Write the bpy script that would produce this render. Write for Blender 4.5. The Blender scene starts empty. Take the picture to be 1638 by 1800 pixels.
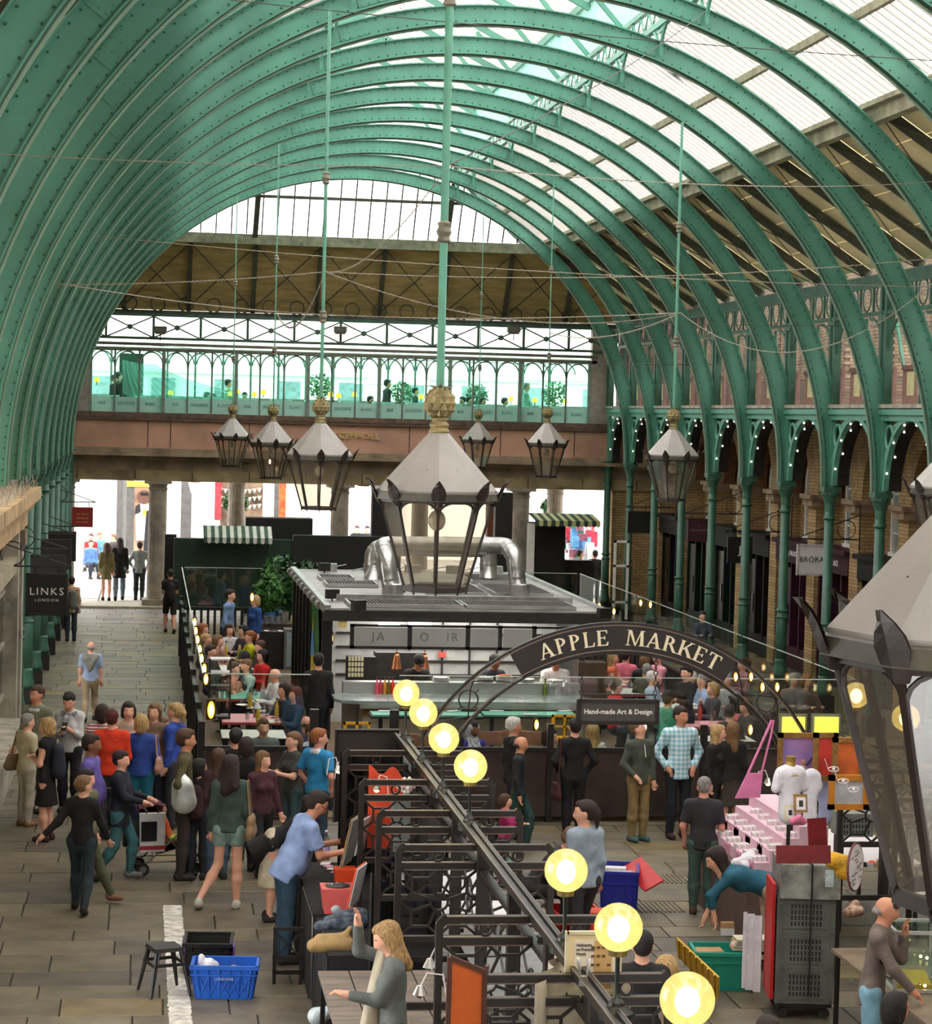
import bpy,bmesh,math,random
import numpy as np
from mathutils import Vector,Matrix
random.seed(7)
R=math.radians
PI=math.pi
C=bpy.context.scene.collection
SC=bpy.context.scene
HC=5.6
FPX,W_,H_=4000.0,1638,1800
YAW,PITCH,ROLL=R(7.94),R(2.39),math.atan(0.0255)
f0=Vector((math.sin(YAW)*math.cos(PITCH),math.cos(YAW)*math.cos(PITCH),-math.sin(PITCH)))
r0=Vector((math.cos(YAW),-math.sin(YAW),0))
u0=r0.cross(f0)
rr=r0*math.cos(ROLL)+u0*math.sin(ROLL)
uu=-r0*math.sin(ROLL)+u0*math.cos(ROLL)
cam=bpy.data.cameras.new('camera');camo=bpy.data.objects.new('camera',cam);C.objects.link(camo)
M3=Matrix((rr,uu,-f0)).transposed()
camo.matrix_world=Matrix.Translation((0,0,HC))@M3.to_4x4()
cam.sensor_fit='HORIZONTAL';cam.sensor_width=36;cam.lens=FPX/W_*36
cam.clip_start=.1;cam.clip_end=400
SC.camera=camo
def ray(px,py):
 return f0+rr*((px-W_/2)/FPX)-uu*((py-H_/2)/FPX)
def G(px,py,z=0.0):
 d=ray(px,py);t=(z-HC)/d.z
 return Vector((d.x*t,d.y*t,z))
def D(px,py,Y):
 d=ray(px,py);t=Y/d.y
 return Vector((d.x*t,Y,HC+d.z*t))
def height_at(px,py,Y):return D(px,py,Y).z
w=bpy.data.worlds.new('world');SC.world=w;w.use_nodes=True
nt=w.node_tree;bg=nt.nodes['Background']
bg.inputs[0].default_value=(1.0,.975,.97,1);bg.inputs[1].default_value=4.2
SC.view_settings.view_transform='Standard';SC.view_settings.look='None'
SC.view_settings.gamma=1;SC.view_settings.exposure=0.62
try:SC.view_settings.use_curve_mapping=False
except Exception:pass
MATS={}
def s2l(c):return tuple(((v/12.92)if v<=.04045 else((v+.055)/1.055)**2.4)for v in c)
def rgb(r,g,b):return s2l((r/255,g/255,b/255))
def mat(name,col,rough=.6,metal=0.0,var=.12,scale=6.0,bump=0.0,bscale=40.0,col2=None,stretch=(1,1,1),emit=0,coat=0,spec=.5,alpha=None):
 if name in MATS:return MATS[name]
 m=bpy.data.materials.new(name);m.use_nodes=True;n=m.node_tree.nodes;l=m.node_tree.links
 b=n['Principled BSDF']
 b.inputs['Roughness'].default_value=rough;b.inputs['Metallic'].default_value=metal
 b.inputs['Specular IOR Level'].default_value=spec
 if coat:b.inputs['Coat Weight'].default_value=coat
 tc=n.new('ShaderNodeTexCoord');mp=n.new('ShaderNodeMapping');mp.inputs['Scale'].default_value=stretch
 l.new(tc.outputs['Object'],mp.inputs[0])
 if var>0 or col2:
  no=n.new('ShaderNodeTexNoise');no.inputs['Scale'].default_value=scale;no.inputs['Detail'].default_value=5
  l.new(mp.outputs[0],no.inputs[0])
  mx=n.new('ShaderNodeMix');mx.data_type='RGBA'
  c2=col2 if col2 else tuple(c*(1-2.2*var)for c in col)
  c1=col if col2 else tuple(min(1,c*(1+var))for c in col)
  mx.inputs[6].default_value=(*c1,1);mx.inputs[7].default_value=(*[max(0,c)for c in c2],1)
  rp=n.new('ShaderNodeMapRange');rp.inputs[1].default_value=.35;rp.inputs[2].default_value=.7
  l.new(no.outputs[0],rp.inputs[0]);l.new(rp.outputs[0],mx.inputs[0]);l.new(mx.outputs[2],b.inputs['Base Color'])
 else:b.inputs['Base Color'].default_value=(*col,1)
 if bump:
  n2=n.new('ShaderNodeTexNoise');n2.inputs['Scale'].default_value=bscale;n2.inputs['Detail'].default_value=3
  bp=n.new('ShaderNodeBump');bp.inputs['Strength'].default_value=bump;bp.inputs['Distance'].default_value=.02
  l.new(mp.outputs[0],n2.inputs[0]);l.new(n2.outputs[0],bp.inputs['Height']);l.new(bp.outputs[0],b.inputs['Normal'])
 if emit:
  b.inputs['Emission Color'].default_value=(*col,1);b.inputs['Emission Strength'].default_value=emit
 MATS[name]=m;return m
def stripe_mat(name,c1,c2,scale,axis='X',duty=.5,rough=.8,second=None):
 if name in MATS:return MATS[name]
 m=mat(name,c1,rough,var=0);n=m.node_tree.nodes;l=m.node_tree.links;b=n['Principled BSDF']
 tc=n.new('ShaderNodeTexCoord');sx=n.new('ShaderNodeSeparateXYZ');l.new(tc.outputs['Object'],sx.inputs[0])
 def band(ax,sc):
  mu=n.new('ShaderNodeMath');mu.operation='MULTIPLY';mu.inputs[1].default_value=sc;l.new(sx.outputs[ax],mu.inputs[0])
  fr=n.new('ShaderNodeMath');fr.operation='FRACT';l.new(mu.outputs[0],fr.inputs[0])
  gt=n.new('ShaderNodeMath');gt.operation='GREATER_THAN';gt.inputs[1].default_value=duty;l.new(fr.outputs[0],gt.inputs[0])
  return gt
 g=band(axis,scale);out=g.outputs[0]
 if second:
  g2=band(second,scale);ad=n.new('ShaderNodeMath');ad.operation='ADD';l.new(out,ad.inputs[0]);l.new(g2.outputs[0],ad.inputs[1])
  dv=n.new('ShaderNodeMath');dv.operation='MULTIPLY';dv.inputs[1].default_value=.5;l.new(ad.outputs[0],dv.inputs[0]);out=dv.outputs[0]
 mx=n.new('ShaderNodeMix');mx.data_type='RGBA';mx.inputs[6].default_value=(*c1,1);mx.inputs[7].default_value=(*c2,1)
 l.new(out,mx.inputs[0]);l.new(mx.outputs[2],b.inputs['Base Color']);return m
def glass_mat(name,tint=(1,1,1),refl=.08,rough=.05,diff=0.0,dcol=(1,1,1),trans=0.0):
 if name in MATS:return MATS[name]
 m=bpy.data.materials.new(name);m.use_nodes=True;n=m.node_tree.nodes;l=m.node_tree.links
 n.remove(n['Principled BSDF']);out=n['Material Output']
 t=n.new('ShaderNodeBsdfTransparent');t.inputs[0].default_value=(*tint,1)
 g=n.new('ShaderNodeBsdfGlossy');g.inputs['Roughness'].default_value=rough
 mx=n.new('ShaderNodeMixShader');mx.inputs[0].default_value=refl
 l.new(t.outputs[0],mx.inputs[1]);l.new(g.outputs[0],mx.inputs[2]);last=mx
 if trans:
  d=n.new('ShaderNodeBsdfTranslucent');d.inputs[0].default_value=(*dcol,1)
  m2=n.new('ShaderNodeMixShader');m2.inputs[0].default_value=trans;l.new(last.outputs[0],m2.inputs[1]);l.new(d.outputs[0],m2.inputs[2]);last=m2
 if diff:
  d=n.new('ShaderNodeBsdfDiffuse');d.inputs[0].default_value=(*dcol,1)
  m2=n.new('ShaderNodeMixShader');m2.inputs[0].default_value=diff;l.new(last.outputs[0],m2.inputs[1]);l.new(d.outputs[0],m2.inputs[2]);last=m2
 l.new(last.outputs[0],out.inputs[0]);MATS[name]=m;return m
def glow_mat(name,col,s):
 if name in MATS:return MATS[name]
 m=bpy.data.materials.new(name);m.use_nodes=True;n=m.node_tree.nodes
 b=n['Principled BSDF'];b.inputs['Base Color'].default_value=(*col,1)
 b.inputs['Emission Color'].default_value=(*col,1);b.inputs['Emission Strength'].default_value=s
 MATS[name]=m;return m
def brick_mat(name,c1,c2,mortar,sx=1.0,bw=.225,bh=.075,plane='XZ',rough=.85):
 if name in MATS:return MATS[name]
 m=mat(name,c1,rough,var=0);n=m.node_tree.nodes;l=m.node_tree.links;b=n['Principled BSDF']
 tc=n.new('ShaderNodeTexCoord');sp=n.new('ShaderNodeSeparateXYZ');cb=n.new('ShaderNodeCombineXYZ');l.new(tc.outputs['Object'],sp.inputs[0])
 l.new(sp.outputs[plane[0]],cb.inputs[0]);l.new(sp.outputs[plane[1]],cb.inputs[1])
 br=n.new('ShaderNodeTexBrick');br.inputs['Scale'].default_value=1;br.inputs['Brick Width'].default_value=bw;br.inputs['Row Height'].default_value=bh
 br.inputs['Mortar Size'].default_value=.008;br.inputs['Color1'].default_value=(*c1,1);br.inputs['Color2'].default_value=(*c2,1);br.inputs['Mortar'].default_value=(*mortar,1)
 l.new(cb.outputs[0],br.inputs[0])
 no=n.new('ShaderNodeTexNoise');no.inputs['Scale'].default_value=1.3;no.inputs['Detail'].default_value=6;l.new(tc.outputs['Object'],no.inputs[0])
 hs=n.new('ShaderNodeMix');hs.data_type='RGBA';hs.blend_type='MULTIPLY';hs.inputs[0].default_value=.6
 cr=n.new('ShaderNodeMapRange');cr.inputs[1].default_value=.3;cr.inputs[2].default_value=.7;cr.inputs[3].default_value=.45;cr.inputs[4].default_value=1.1
 l.new(no.outputs[0],cr.inputs[0]);l.new(br.outputs[0],hs.inputs[6]);l.new(cr.outputs[0],hs.inputs[7]);l.new(hs.outputs[2],b.inputs['Base Color'])
 bp=n.new('ShaderNodeBump');bp.inputs['Strength'].default_value=.4;bp.inputs['Distance'].default_value=.01;bp.invert=True
 l.new(br.outputs['Fac'],bp.inputs['Height']);l.new(bp.outputs[0],b.inputs['Normal'])
 return m
class MB:
 def __init__(s):s.v=[];s.f=[];s.m=[];s.cur=0
 def add(s,vs,fs):
  o=len(s.v);s.v+=[tuple(v)for v in vs];s.f+=[tuple(i+o for i in f)for f in fs];s.m+=[s.cur]*len(fs);return s
 def box(s,x0,x1,y0,y1,z0,z1):
  v=[(x,y,z)for z in(z0,z1)for y in(y0,y1)for x in(x0,x1)]
  return s.add(v,[(0,2,3,1),(4,5,7,6),(0,1,5,4),(2,6,7,3),(0,4,6,2),(1,3,7,5)])
 def cbox(s,c,d,rz=0,rx=0,ry=0):
  m=Matrix.Translation(c)@Matrix.Rotation(rz,4,'Z')@Matrix.Rotation(ry,4,'Y')@Matrix.Rotation(rx,4,'X')
  v=[m@Vector((x*d[0]/2,y*d[1]/2,z*d[2]/2))for z in(-1,1)for y in(-1,1)for x in(-1,1)]
  return s.add(v,[(0,2,3,1),(4,5,7,6),(0,1,5,4),(2,6,7,3),(0,4,6,2),(1,3,7,5)])
 def frus(s,c,d0,d1,h,rz=0):
  m=Matrix.Translation(c)@Matrix.Rotation(rz,4,'Z')
  v=[m@Vector((x*d[0]/2,y*d[1]/2,z))for d,z in((d0,0),(d1,h))for y in(-1,1)for x in(-1,1)]
  return s.add(v,[(0,2,3,1),(4,5,7,6),(0,1,5,4),(2,6,7,3),(0,4,6,2),(1,3,7,5)])
 def lathe(s,prof,c=(0,0,0),n=16,ph=0.0,axis='Z',rib=None):
  vs=[];c=Vector(c)
  for k,(r,z)in enumerate(prof):
   for i in range(n):
    a=2*PI*i/n+ph;q=r*(rib(i,k)if rib else 1)
    p=(q*math.cos(a),q*math.sin(a),z)
    if axis=='Y':p=(p[0],p[2],p[1])
    if axis=='X':p=(p[2],p[0],p[1])
    vs.append(c+Vector(p))
  fs=[(k*n+i,k*n+(i+1)%n,(k+1)*n+(i+1)%n,(k+1)*n+i)for k in range(len(prof)-1)for i in range(n)]
  fs.append(tuple(range(n-1,-1,-1)));fs.append(tuple((len(prof)-1)*n+i for i in range(n)))
  return s.add(vs,fs)
 def cyl(s,a,b,r,r2=None,n=8,cap=True):
  return s.tube([a,b],[r,r if r2 is None else r2],n,cap)
 def tube(s,pts,rad,n=6,cap=True,closed=False):
  pts=[Vector(p)for p in pts];L=len(pts);rad=rad if isinstance(rad,(list,tuple))else[rad]*L
  vs=[];up=None
  for i,p in enumerate(pts):
   if closed:t=pts[(i+1)%L]-pts[i-1]
   else:t=(pts[min(i+1,L-1)]-pts[max(i-1,0)])
   t=t.normalized()if t.length>1e-9 else Vector((0,0,1))
   if up is None:up=Vector((0,0,1))if abs(t.z)<.9 else Vector((1,0,0))
   a=t.cross(up)
   if a.length<1e-4:a=t.cross(Vector((0,1,0)))
   a.normalize();b=t.cross(a).normalized();up=-b if b.dot(up)<0 else b
   b=up;a=t.cross(b).normalized()
   for k in range(n):
    an=2*PI*k/n;vs.append(p+(a*math.cos(an)+b*math.sin(an))*rad[i])
  fs=[]
  for i in range(L if closed else L-1):
   j=(i+1)%L
   fs+=[(i*n+k,j*n+k,j*n+(k+1)%n,i*n+(k+1)%n)for k in range(n)]
  if cap and not closed:fs+=[tuple(range(n-1,-1,-1)),tuple((L-1)*n+k for k in range(n))]
  return s.add(vs,fs)
 def beam(s,a,b,w,h,up=(0,0,1)):
  a=Vector(a);b=Vector(b);t=(b-a).normalized();u=Vector(up);x=t.cross(u)
  if x.length<1e-4:x=t.cross(Vector((1,0,0)))
  x.normalize();u=x.cross(t).normalized()
  vs=[p+x*(i*w/2)+u*(j*h/2)for p in(a,b)for j in(-1,1)for i in(-1,1)]
  return s.add(vs,[(0,1,3,2),(4,6,7,5),(0,4,5,1),(2,3,7,6),(0,2,6,4),(1,5,7,3)])
 def poly(s,pts,ext):
  n=len(pts);e=Vector(ext);pts=[Vector(p)for p in pts]
  vs=pts+[p+e for p in pts]
  return s.add(vs,[tuple(range(n-1,-1,-1)),tuple(range(n,2*n))]+[(i,(i+1)%n,(i+1)%n+n,i+n)for i in range(n)])
 def band(s,A,B,ext):
  e=Vector(ext);n=len(A);vs=[Vector(p)for p in A]+[Vector(p)for p in B];vs+=[v+e for v in vs]
  fs=[]
  for i in range(n-1):
   fs+=[(i,i+1,n+i+1,n+i),(2*n+i,3*n+i,3*n+i+1,2*n+i+1),(i,2*n+i,2*n+i+1,i+1),(n+i,n+i+1,3*n+i+1,3*n+i)]
  fs+=[(0,n,3*n,2*n),(n-1,3*n-1,4*n-1,2*n-1)]
  return s.add(vs,fs)
 def sheet(s,rows):
  nu=len(rows[0]);vs=[p for r_ in rows for p in r_]
  return s.add(vs,[(j*nu+i,j*nu+i+1,(j+1)*nu+i+1,(j+1)*nu+i)for j in range(len(rows)-1)for i in range(nu-1)])
 def ball(s,c,r,n=8,m=6,sc=(1,1,1)):
  c=Vector(c);vs=[c+Vector((0,0,-r*sc[2]))]
  for j in range(1,m):
   t=PI*j/m
   for i in range(n):
    a=2*PI*i/n;vs.append(c+Vector((r*sc[0]*math.sin(t)*math.cos(a),r*sc[1]*math.sin(t)*math.sin(a),-r*sc[2]*math.cos(t))))
  vs.append(c+Vector((0,0,r*sc[2])));last=len(vs)-1
  fs=[(0,1+(i+1)%n,1+i)for i in range(n)]
  for j in range(m-2):
   fs+=[(1+j*n+i,1+j*n+(i+1)%n,1+(j+1)*n+(i+1)%n,1+(j+1)*n+i)for i in range(n)]
  fs+=[(last,1+(m-2)*n+i,1+(m-2)*n+(i+1)%n)for i in range(n)]
  return s.add(vs,fs)
 def ring(s,c,r,t,n=20,axis='Y',k=6,a0=0,a1=2*PI):
  c=Vector(c);full=abs(a1-a0-2*PI)<1e-6;pts=[]
  for i in range(n if full else n+1):
   a=a0+(a1-a0)*i/n;p=(r*math.cos(a),0,r*math.sin(a))if axis=='Y' else((0,r*math.cos(a),r*math.sin(a))if axis=='X' else(r*math.cos(a),r*math.sin(a),0))
   pts.append(c+Vector(p))
  return s.tube(pts,t,k,closed=full)
 def mesh(s,name,mats,smooth=False):
  me=bpy.data.meshes.new(name);me.from_pydata(s.v,[],s.f)
  for m in(mats if isinstance(mats,(list,tuple))else[mats]):me.materials.append(m)
  if any(s.m):me.polygons.foreach_set('material_index',s.m)
  if smooth:me.polygons.foreach_set('use_smooth',[True]*len(s.f))
  me.update();return me
 def build(s,name,mats,parent=None,smooth=False,loc=None,rz=0,**kw):
  o=link(name,s.mesh(name,mats,smooth),parent,loc,rz)
  if smooth=='auto':shade(o)
  return tag(o,**kw)
def shade(o):
 try:o.data.set_sharp_from_angle(angle=R(35))
 except Exception:pass
def link(name,me,parent=None,loc=None,rz=0,rot=None):
 o=bpy.data.objects.new(name,me);C.objects.link(o)
 if parent is not None:o.parent=parent
 if loc is not None:o.location=loc
 if rot is not None:o.rotation_euler=rot
 elif rz:o.rotation_euler=(0,0,rz)
 return o
def tag(o,label=None,cat=None,group=None,kind=None):
 if label:o['label']=label
 if cat:o['category']=cat
 if group:o['group']=group
 if kind:o['kind']=kind
 return o
def thing(name,label,cat,loc=(0,0,0),rz=0,group=None,kind=None):
 o=bpy.data.objects.new(name,None);C.objects.link(o);o.location=loc;o.rotation_euler=(0,0,rz)
 o.empty_display_size=.1
 return tag(o,label,cat,group,kind)
def copy_tree(o,parent=None,loc=None,rz=None,label=None,group=None):
 c=o.copy();C.objects.link(c)
 if parent is not None:c.parent=parent
 if loc is not None:c.location=loc
 if rz is not None:c.rotation_euler=(0,0,rz)
 if label:c['label']=label
 if group:c['group']=group
 for ch in o.children:copy_tree(ch,c)
 return c
def text(name,body,m,parent,loc,size,rot=(R(90),0,0),ext=.004,align='CENTER',space=1.0,sx=1.0,bold=0.0):
 cu=bpy.data.curves.new(name,'FONT');cu.body=body;cu.size=size;cu.extrude=ext;cu.align_x=align;cu.align_y='CENTER'
 cu.space_character=space;cu.resolution_u=2;cu.offset=bold;cu.materials.append(m)
 o=bpy.data.objects.new(name,cu);C.objects.link(o)
 if parent is not None:o.parent=parent
 o.location=loc;o.rotation_euler=rot;o.scale=(sx,1,1);TEXTS.append(o);return o
TEXTS=[]
def adopt(o,par,nm=None):
 M=Matrix.Translation(par.location)@par.rotation_euler.to_matrix().to_4x4();o.parent=par;o.matrix_parent_inverse=M.inverted()
 for k in('label','category','group'):
  if k in o:del o[k]
 if nm:o.name=nm
ORD=['first','second','third','fourth','fifth','sixth','seventh','eighth','ninth','tenth','eleventh','twelfth','thirteenth','fourteenth','fifteenth','sixteenth','seventeenth','eighteenth','nineteenth','twentieth']
# == HALL ==
XC,ZC,RI,XL,XR,BAY,Y0=5.45,4.43,7.5,-2.2,13.1,3.1,64.5
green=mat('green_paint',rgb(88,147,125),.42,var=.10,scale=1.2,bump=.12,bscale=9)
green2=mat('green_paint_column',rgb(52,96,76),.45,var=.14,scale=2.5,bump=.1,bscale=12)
rivetm=mat('rivet_paint',rgb(44,92,72),.5,var=0)
stone=mat('stone',rgb(146,128,104),.85,var=.2,scale=2.2,bump=.4,bscale=12)
stoneg=mat('stone_grey',rgb(164,157,140),.85,var=.2,scale=3,bump=.4,bscale=14)
pink=mat('pink_render',rgb(190,148,124),.8,var=.13,scale=.9,bump=.15)
brickY=brick_mat('brick_yellow',rgb(190,158,106),rgb(160,128,84),rgb(116,100,76),plane='YZ')
brickX=brick_mat('brick_yellow_return',rgb(190,158,106),rgb(160,128,84),rgb(116,100,76),plane='XZ')
brickD=brick_mat('brick_brown',rgb(112,94,74),rgb(88,74,60),rgb(60,50,44),plane='YZ')
brickDX=brick_mat('brick_brown_return',rgb(108,82,66),rgb(84,64,52),rgb(60,50,44),plane='XZ')
blackp=mat('black_paint',rgb(30,28,27),.4,var=.15,scale=5,bump=.08)
dark=mat('dark_void',rgb(14,13,13),.8,var=0)
cream=mat('cream_board',rgb(222,208,160),.8,var=.10,scale=1.2,bump=.3,bscale=8)
timber=mat('dark_rafter',rgb(70,72,58),.7,var=.15)
sillm=mat('purlin_timber',rgb(150,146,120),.7,var=.2,scale=3)
white=mat('white_paint',rgb(215,212,204),.55,var=.06)
roofglass=glass_mat('roof_glass',(.80,.79,.785),.03,.2,trans=.4,dcol=(.9,.88,.88))
teal=glass_mat('gallery_glass',(.70,.97,.90),.08,.03)
clear=glass_mat('clear_glass',(.9,.93,.9),.07,.03)
frost=glass_mat('frosted_band',(.55,.78,.72),.1,.4,diff=.45,dcol=(.62,.84,.78))
floor=tag(MB().box(-9,24,2,110,-.3,-.02).build('floor',mat('floor_mortar',rgb(62,58,50),.9,var=.1)),kind='structure')
slabm=[mat('flagstone_%s'%n,rgb(*c),.48,var=.16,scale=2.6,bump=.35,bscale=7)for n,c in(('grey',(106,97,78)),('buff',(120,105,74)),('dark',(90,83,69)),('pale',(116,107,86)))]
random.seed(3)
nslab=0;rest=MB();y=19.0
slabmesh={}
while y<66:
 dy=random.choice((.55,.62,.7,.5))
 x=-6.2+random.random()*.6
 while x<14.4:
  dx=random.choice((.62,.8,.95,1.15))
  seen=(x+dx>y*-.072-.4 and x<1.3 and y<44)or(2.3<x<8.5 and 26.4<y<30.4)
  if seen and nslab<292:
   k=(dx,dy,random.randrange(4)if random.random()<.5 else 0)
   if k not in slabmesh:
    hx,hy=dx/2-.007,dy/2-.007
    b=MB();b.frus((0,0,-.04),(hx*2,hy*2),(hx*2,hy*2),.034);b.frus((0,0,-.006),(hx*2,hy*2),(hx*2-.012,hy*2-.012),.006)
    slabmesh[k]=b.mesh('paving_slab',slabm[k[2]])
   o=link('paving_slab',slabmesh[k],floor,(x+dx/2,y+dy/2,random.uniform(-.003,.003)));o.rotation_euler=(random.uniform(-.002,.002),random.uniform(-.002,.002),0);nslab+=1
  else:
   rest.cur=random.choice((0,0,1,2,3));z=random.uniform(-.003,.003)
   rest.box(x+.007,x+dx-.007,y+.007,y+dy-.007,-.03,z)
  x+=dx
 y+=dy
rest.build('paving',slabm,floor,kind='stuff')
pz=MB()
for i in range(60):
 for j in range(14):pz.box(-8+j*2.2+.02,-8+j*2.2+2.18,66.0+i*.7+.02,66.0+i*.7+.68,-.03,random.uniform(0,.01))
pz.build('piazza_paving',mat('piazza_setts',rgb(150,146,140),.8,var=.12),floor,kind='stuff')
tb=MB()
for(px,py)in((1150,1545),(1120,1595)):
 p=G(px,py)
 for i in range(20):tb.cbox((p.x-.55+i*.055,p.y,.005),(.025,.55,.012))
tb.build('tactile_bars',slabm[3],floor,kind='stuff')
def radius(a):
 s=math.sin(a);return RI,.31+.08*(1-s)*min(1,s*4+.25)if s>0 else.3
web,fi,fo,rv=MB(),MB(),MB(),MB()
N=64;A=[PI*i/N for i in range(N+1)]
def pr(a,r,y=0):return(XC+r*math.cos(a),y,ZC+r*math.sin(a))
I=[pr(a,RI)for a in A];O=[pr(a,RI+radius(a)[1])for a in A]
web.band([(p[0],-.012,p[2])for p in I],[(p[0],-.012,p[2])for p in O],(0,.024,0))
fi.band([(p[0],-.085,p[2])for p in I],[(*[pr(a,RI+.022)[0]],-.085,pr(a,RI+.022)[2])for a in A],(0,.17,0))
fo.band([(pr(a,RI+radius(a)[1]-.022)[0],-.085,pr(a,RI+radius(a)[1]-.022)[2])for a in A],[(p[0],-.085,p[2])for p in O],(0,.17,0))
nr=150
for i in range(nr):
 a=PI*(i+.5)/nr;d=radius(a)[1]
 for q in(RI+.06,RI+d-.06):
  c=pr(a,q,-.014);rv.lathe([(.016,0),(.010,-.015)],c,5,axis='Y')
  c=pr(a,q,.014)
 for q in((RI-.001,),):
  pass
sp=[]
for a0 in(R(40),R(140),R(72),R(108)):
 b=MB();d=radius(a0)[1];aa=[a0+R(-1.7+.85*k)for k in range(5)]
 b.band([(pr(a,RI+.05)[0],-.026,pr(a,RI+.05)[2])for a in aa],[(pr(a,RI+d-.05)[0],-.026,pr(a,RI+d-.05)[2])for a in aa],(0,.014,0))
 for da in(-1.3,-.5,.5,1.3):
  for t in(.25,.5,.75):b.lathe([(.014,0),(.009,-.012)],pr(a0+R(da),RI+d*t,-.026),5,axis='Y')
 sp.append(b.mesh('splice_plate',green))
so,be=MB(),MB()
so.band([(pr(a,RI-.004)[0],-.075,pr(a,RI-.004)[2])for a in A],[(p[0],-.075,p[2])for p in I],(0,.13,0))  # dark band: the shade under the flange, painted into the colour
be.band([(pr(a,RI-.03)[0],.068,pr(a,RI-.03)[2])for a in A],[(pr(a,RI+.0)[0],.068,pr(a,RI+.0)[2])for a in A],(0,.018,0))  # pale strip: light caught along the flange edge, painted into the colour
ms=dict(soffit_shade=so.mesh('soffit_shade',mat('soffit_green',rgb(38,74,58),.6,var=.2,scale=6)),edge_highlight=be.mesh('edge_highlight',mat('highlight_pale_green',rgb(150,176,150),.35,var=.05)),web=web.mesh('web',green),inner_flange=fi.mesh('inner_flange',green),outer_flange=fo.mesh('outer_flange',green),rivets=rv.mesh('rivets',rivetm))
NR=17
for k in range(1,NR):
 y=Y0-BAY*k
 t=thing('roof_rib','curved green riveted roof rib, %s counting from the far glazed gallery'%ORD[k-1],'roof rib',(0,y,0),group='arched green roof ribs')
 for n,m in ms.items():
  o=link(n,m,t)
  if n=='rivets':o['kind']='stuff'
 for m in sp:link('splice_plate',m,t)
shaft=MB();shaft.lathe([(.115,.45),(.115,1.6),(.098,1.62),(.092,3.98)],n=14)
colr=MB()
for z in(1.58,1.72):colr.lathe([(.118,z),(.132,z+.02),(.132,z+.04),(.11,z+.06)],n=14)
colr.lathe([(.095,3.78),(.118,3.8),(.118,3.83),(.095,3.85)],n=14)
capm=MB();capm.lathe([(.095,3.95),(.1,4.1),(.15,4.24),(.17,4.27),(.17,4.33)],n=14);capm.box(-.17,.17,-.17,.17,4.33,4.43)
bas=MB();bas.lathe([(.15,.36),(.16,.42),(.155,.47),(.135,.54),(.122,.62),(.128,.68),(.115,.74)],n=14)
pli=MB();pli.box(-.17,.17,-.17,.17,0,.36)
cm=[('shaft',shaft.mesh('shaft',green2,True)),('collar',colr.mesh('collar',green2,True)),('capital',capm.mesh('capital',green2)),('base',bas.mesh('base',green2,True)),('plinth',pli.mesh('plinth',blackp))]
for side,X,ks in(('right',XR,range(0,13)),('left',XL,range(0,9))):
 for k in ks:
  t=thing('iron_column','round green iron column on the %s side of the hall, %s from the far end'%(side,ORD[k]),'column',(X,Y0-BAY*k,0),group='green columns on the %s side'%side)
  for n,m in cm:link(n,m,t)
bulbm=glow_mat('arcade_bulb',rgb(255,246,225),1.2)
RA=1.27
def spandrel():
 b=MB();aa=[PI*i/24 for i in range(25)]
 b.band([(-.05,RA*math.cos(a),4.46+RA*math.sin(a))for a in aa],[(-.05,(RA+.09)*math.cos(a),4.46+(RA+.09)*math.sin(a))for a in aa],(.1,0,0))
 b.box(-.11,.11,-BAY/2,BAY/2,5.83,5.93);b.box(-.06,.06,-BAY/2,BAY/2,5.72,5.83)
 for s in(-1,1):b.box(-.05,.05,s*BAY/2-.1 if s>0 else-BAY/2,BAY/2 if s>0 else-BAY/2+.1,4.43,5.75)
 ring=MB()
 for s in(-1,1):
  ring.ring((0,s*1.16,5.42),.21,.035,18,'X')
  ring.beam((0,s*1.45,4.9),(0,s*1.25,5.2),.05,.06);ring.beam((0,s*.62,5.72),(0,s*.95,5.6),.04,.06)
 return b.mesh('arch_frame',green),ring.mesh('ring',green)
am,rm=spandrel()
sb=MB();aa=[PI*i/24 for i in range(25)]
sb.band([(.06,(RA-.01)*math.cos(a),4.46+(RA-.01)*math.sin(a))for a in aa],[(.06,(RA+.02)*math.cos(a),4.46+(RA+.02)*math.sin(a))for a in aa],(.22,0,0))
sm=sb.mesh('soffit_band',blackp)
bm=MB().ball((0,0,0),.024,6,4).mesh('bulb',bulbm)
for k in range(0,12):
 y=Y0-BAY*(k+.5)
 t=thing('arcade_arch','green iron arch studded with small white bulbs, %s bay from the far end'%ORD[k],'iron arch',(XR,y,0),group='bulb-lit iron arches between the right columns')
 link('arch_frame',am,t);link('ring',rm,t);link('soffit_band',sm,t)
 for i in range(1,12):
  a=PI*i/12;link('bulb',bm,t,(-.02 if i%2 else.08,(RA-.035)*math.cos(a),4.46+(RA-.035)*math.sin(a)))
pm=MB();pm.box(-.07,.07,-.2,-.08,5.93,8.25);pm.box(-.07,.07,.08,.2,5.93,8.25);pm.box(-.04,.04,-.08,.08,5.93,6.2);pm.box(-.09,.09,-.22,.22,7.55,7.63)
pm=pm.mesh('post_shaft',green2)
brk=MB()
for s in(-1,1):
 pts=[(0,s*(.2+.75*(1-math.cos(t))),7.0+.6*math.sin(t)*1.0)for t in[PI/2*i/6 for i in range(7)]]
 brk.tube(pts,.03,5)
brk=brk.mesh('bracket',green2)
colm=MB();colm.lathe([(.035,5.93),(.035,7.6)],(0,BAY/2-.4,0),6).mesh('x',green2)
colm=colm.mesh('colonnette',green2)
for k in range(0,13):
 t=thing('gallery_post','paired green posts above the right arcade, %s from the far end'%ORD[k],'post',(XR,Y0-BAY*k,0),group='green posts above the right arcade')
 link('post',pm,t);link('bracket',brk,t);link('colonnette',colm,t)
gd=MB()
for z in(7.64,8.15):gd.box(XR-.06,XR+.06,Y0-BAY*13,Y0,z,z+.07)
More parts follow.
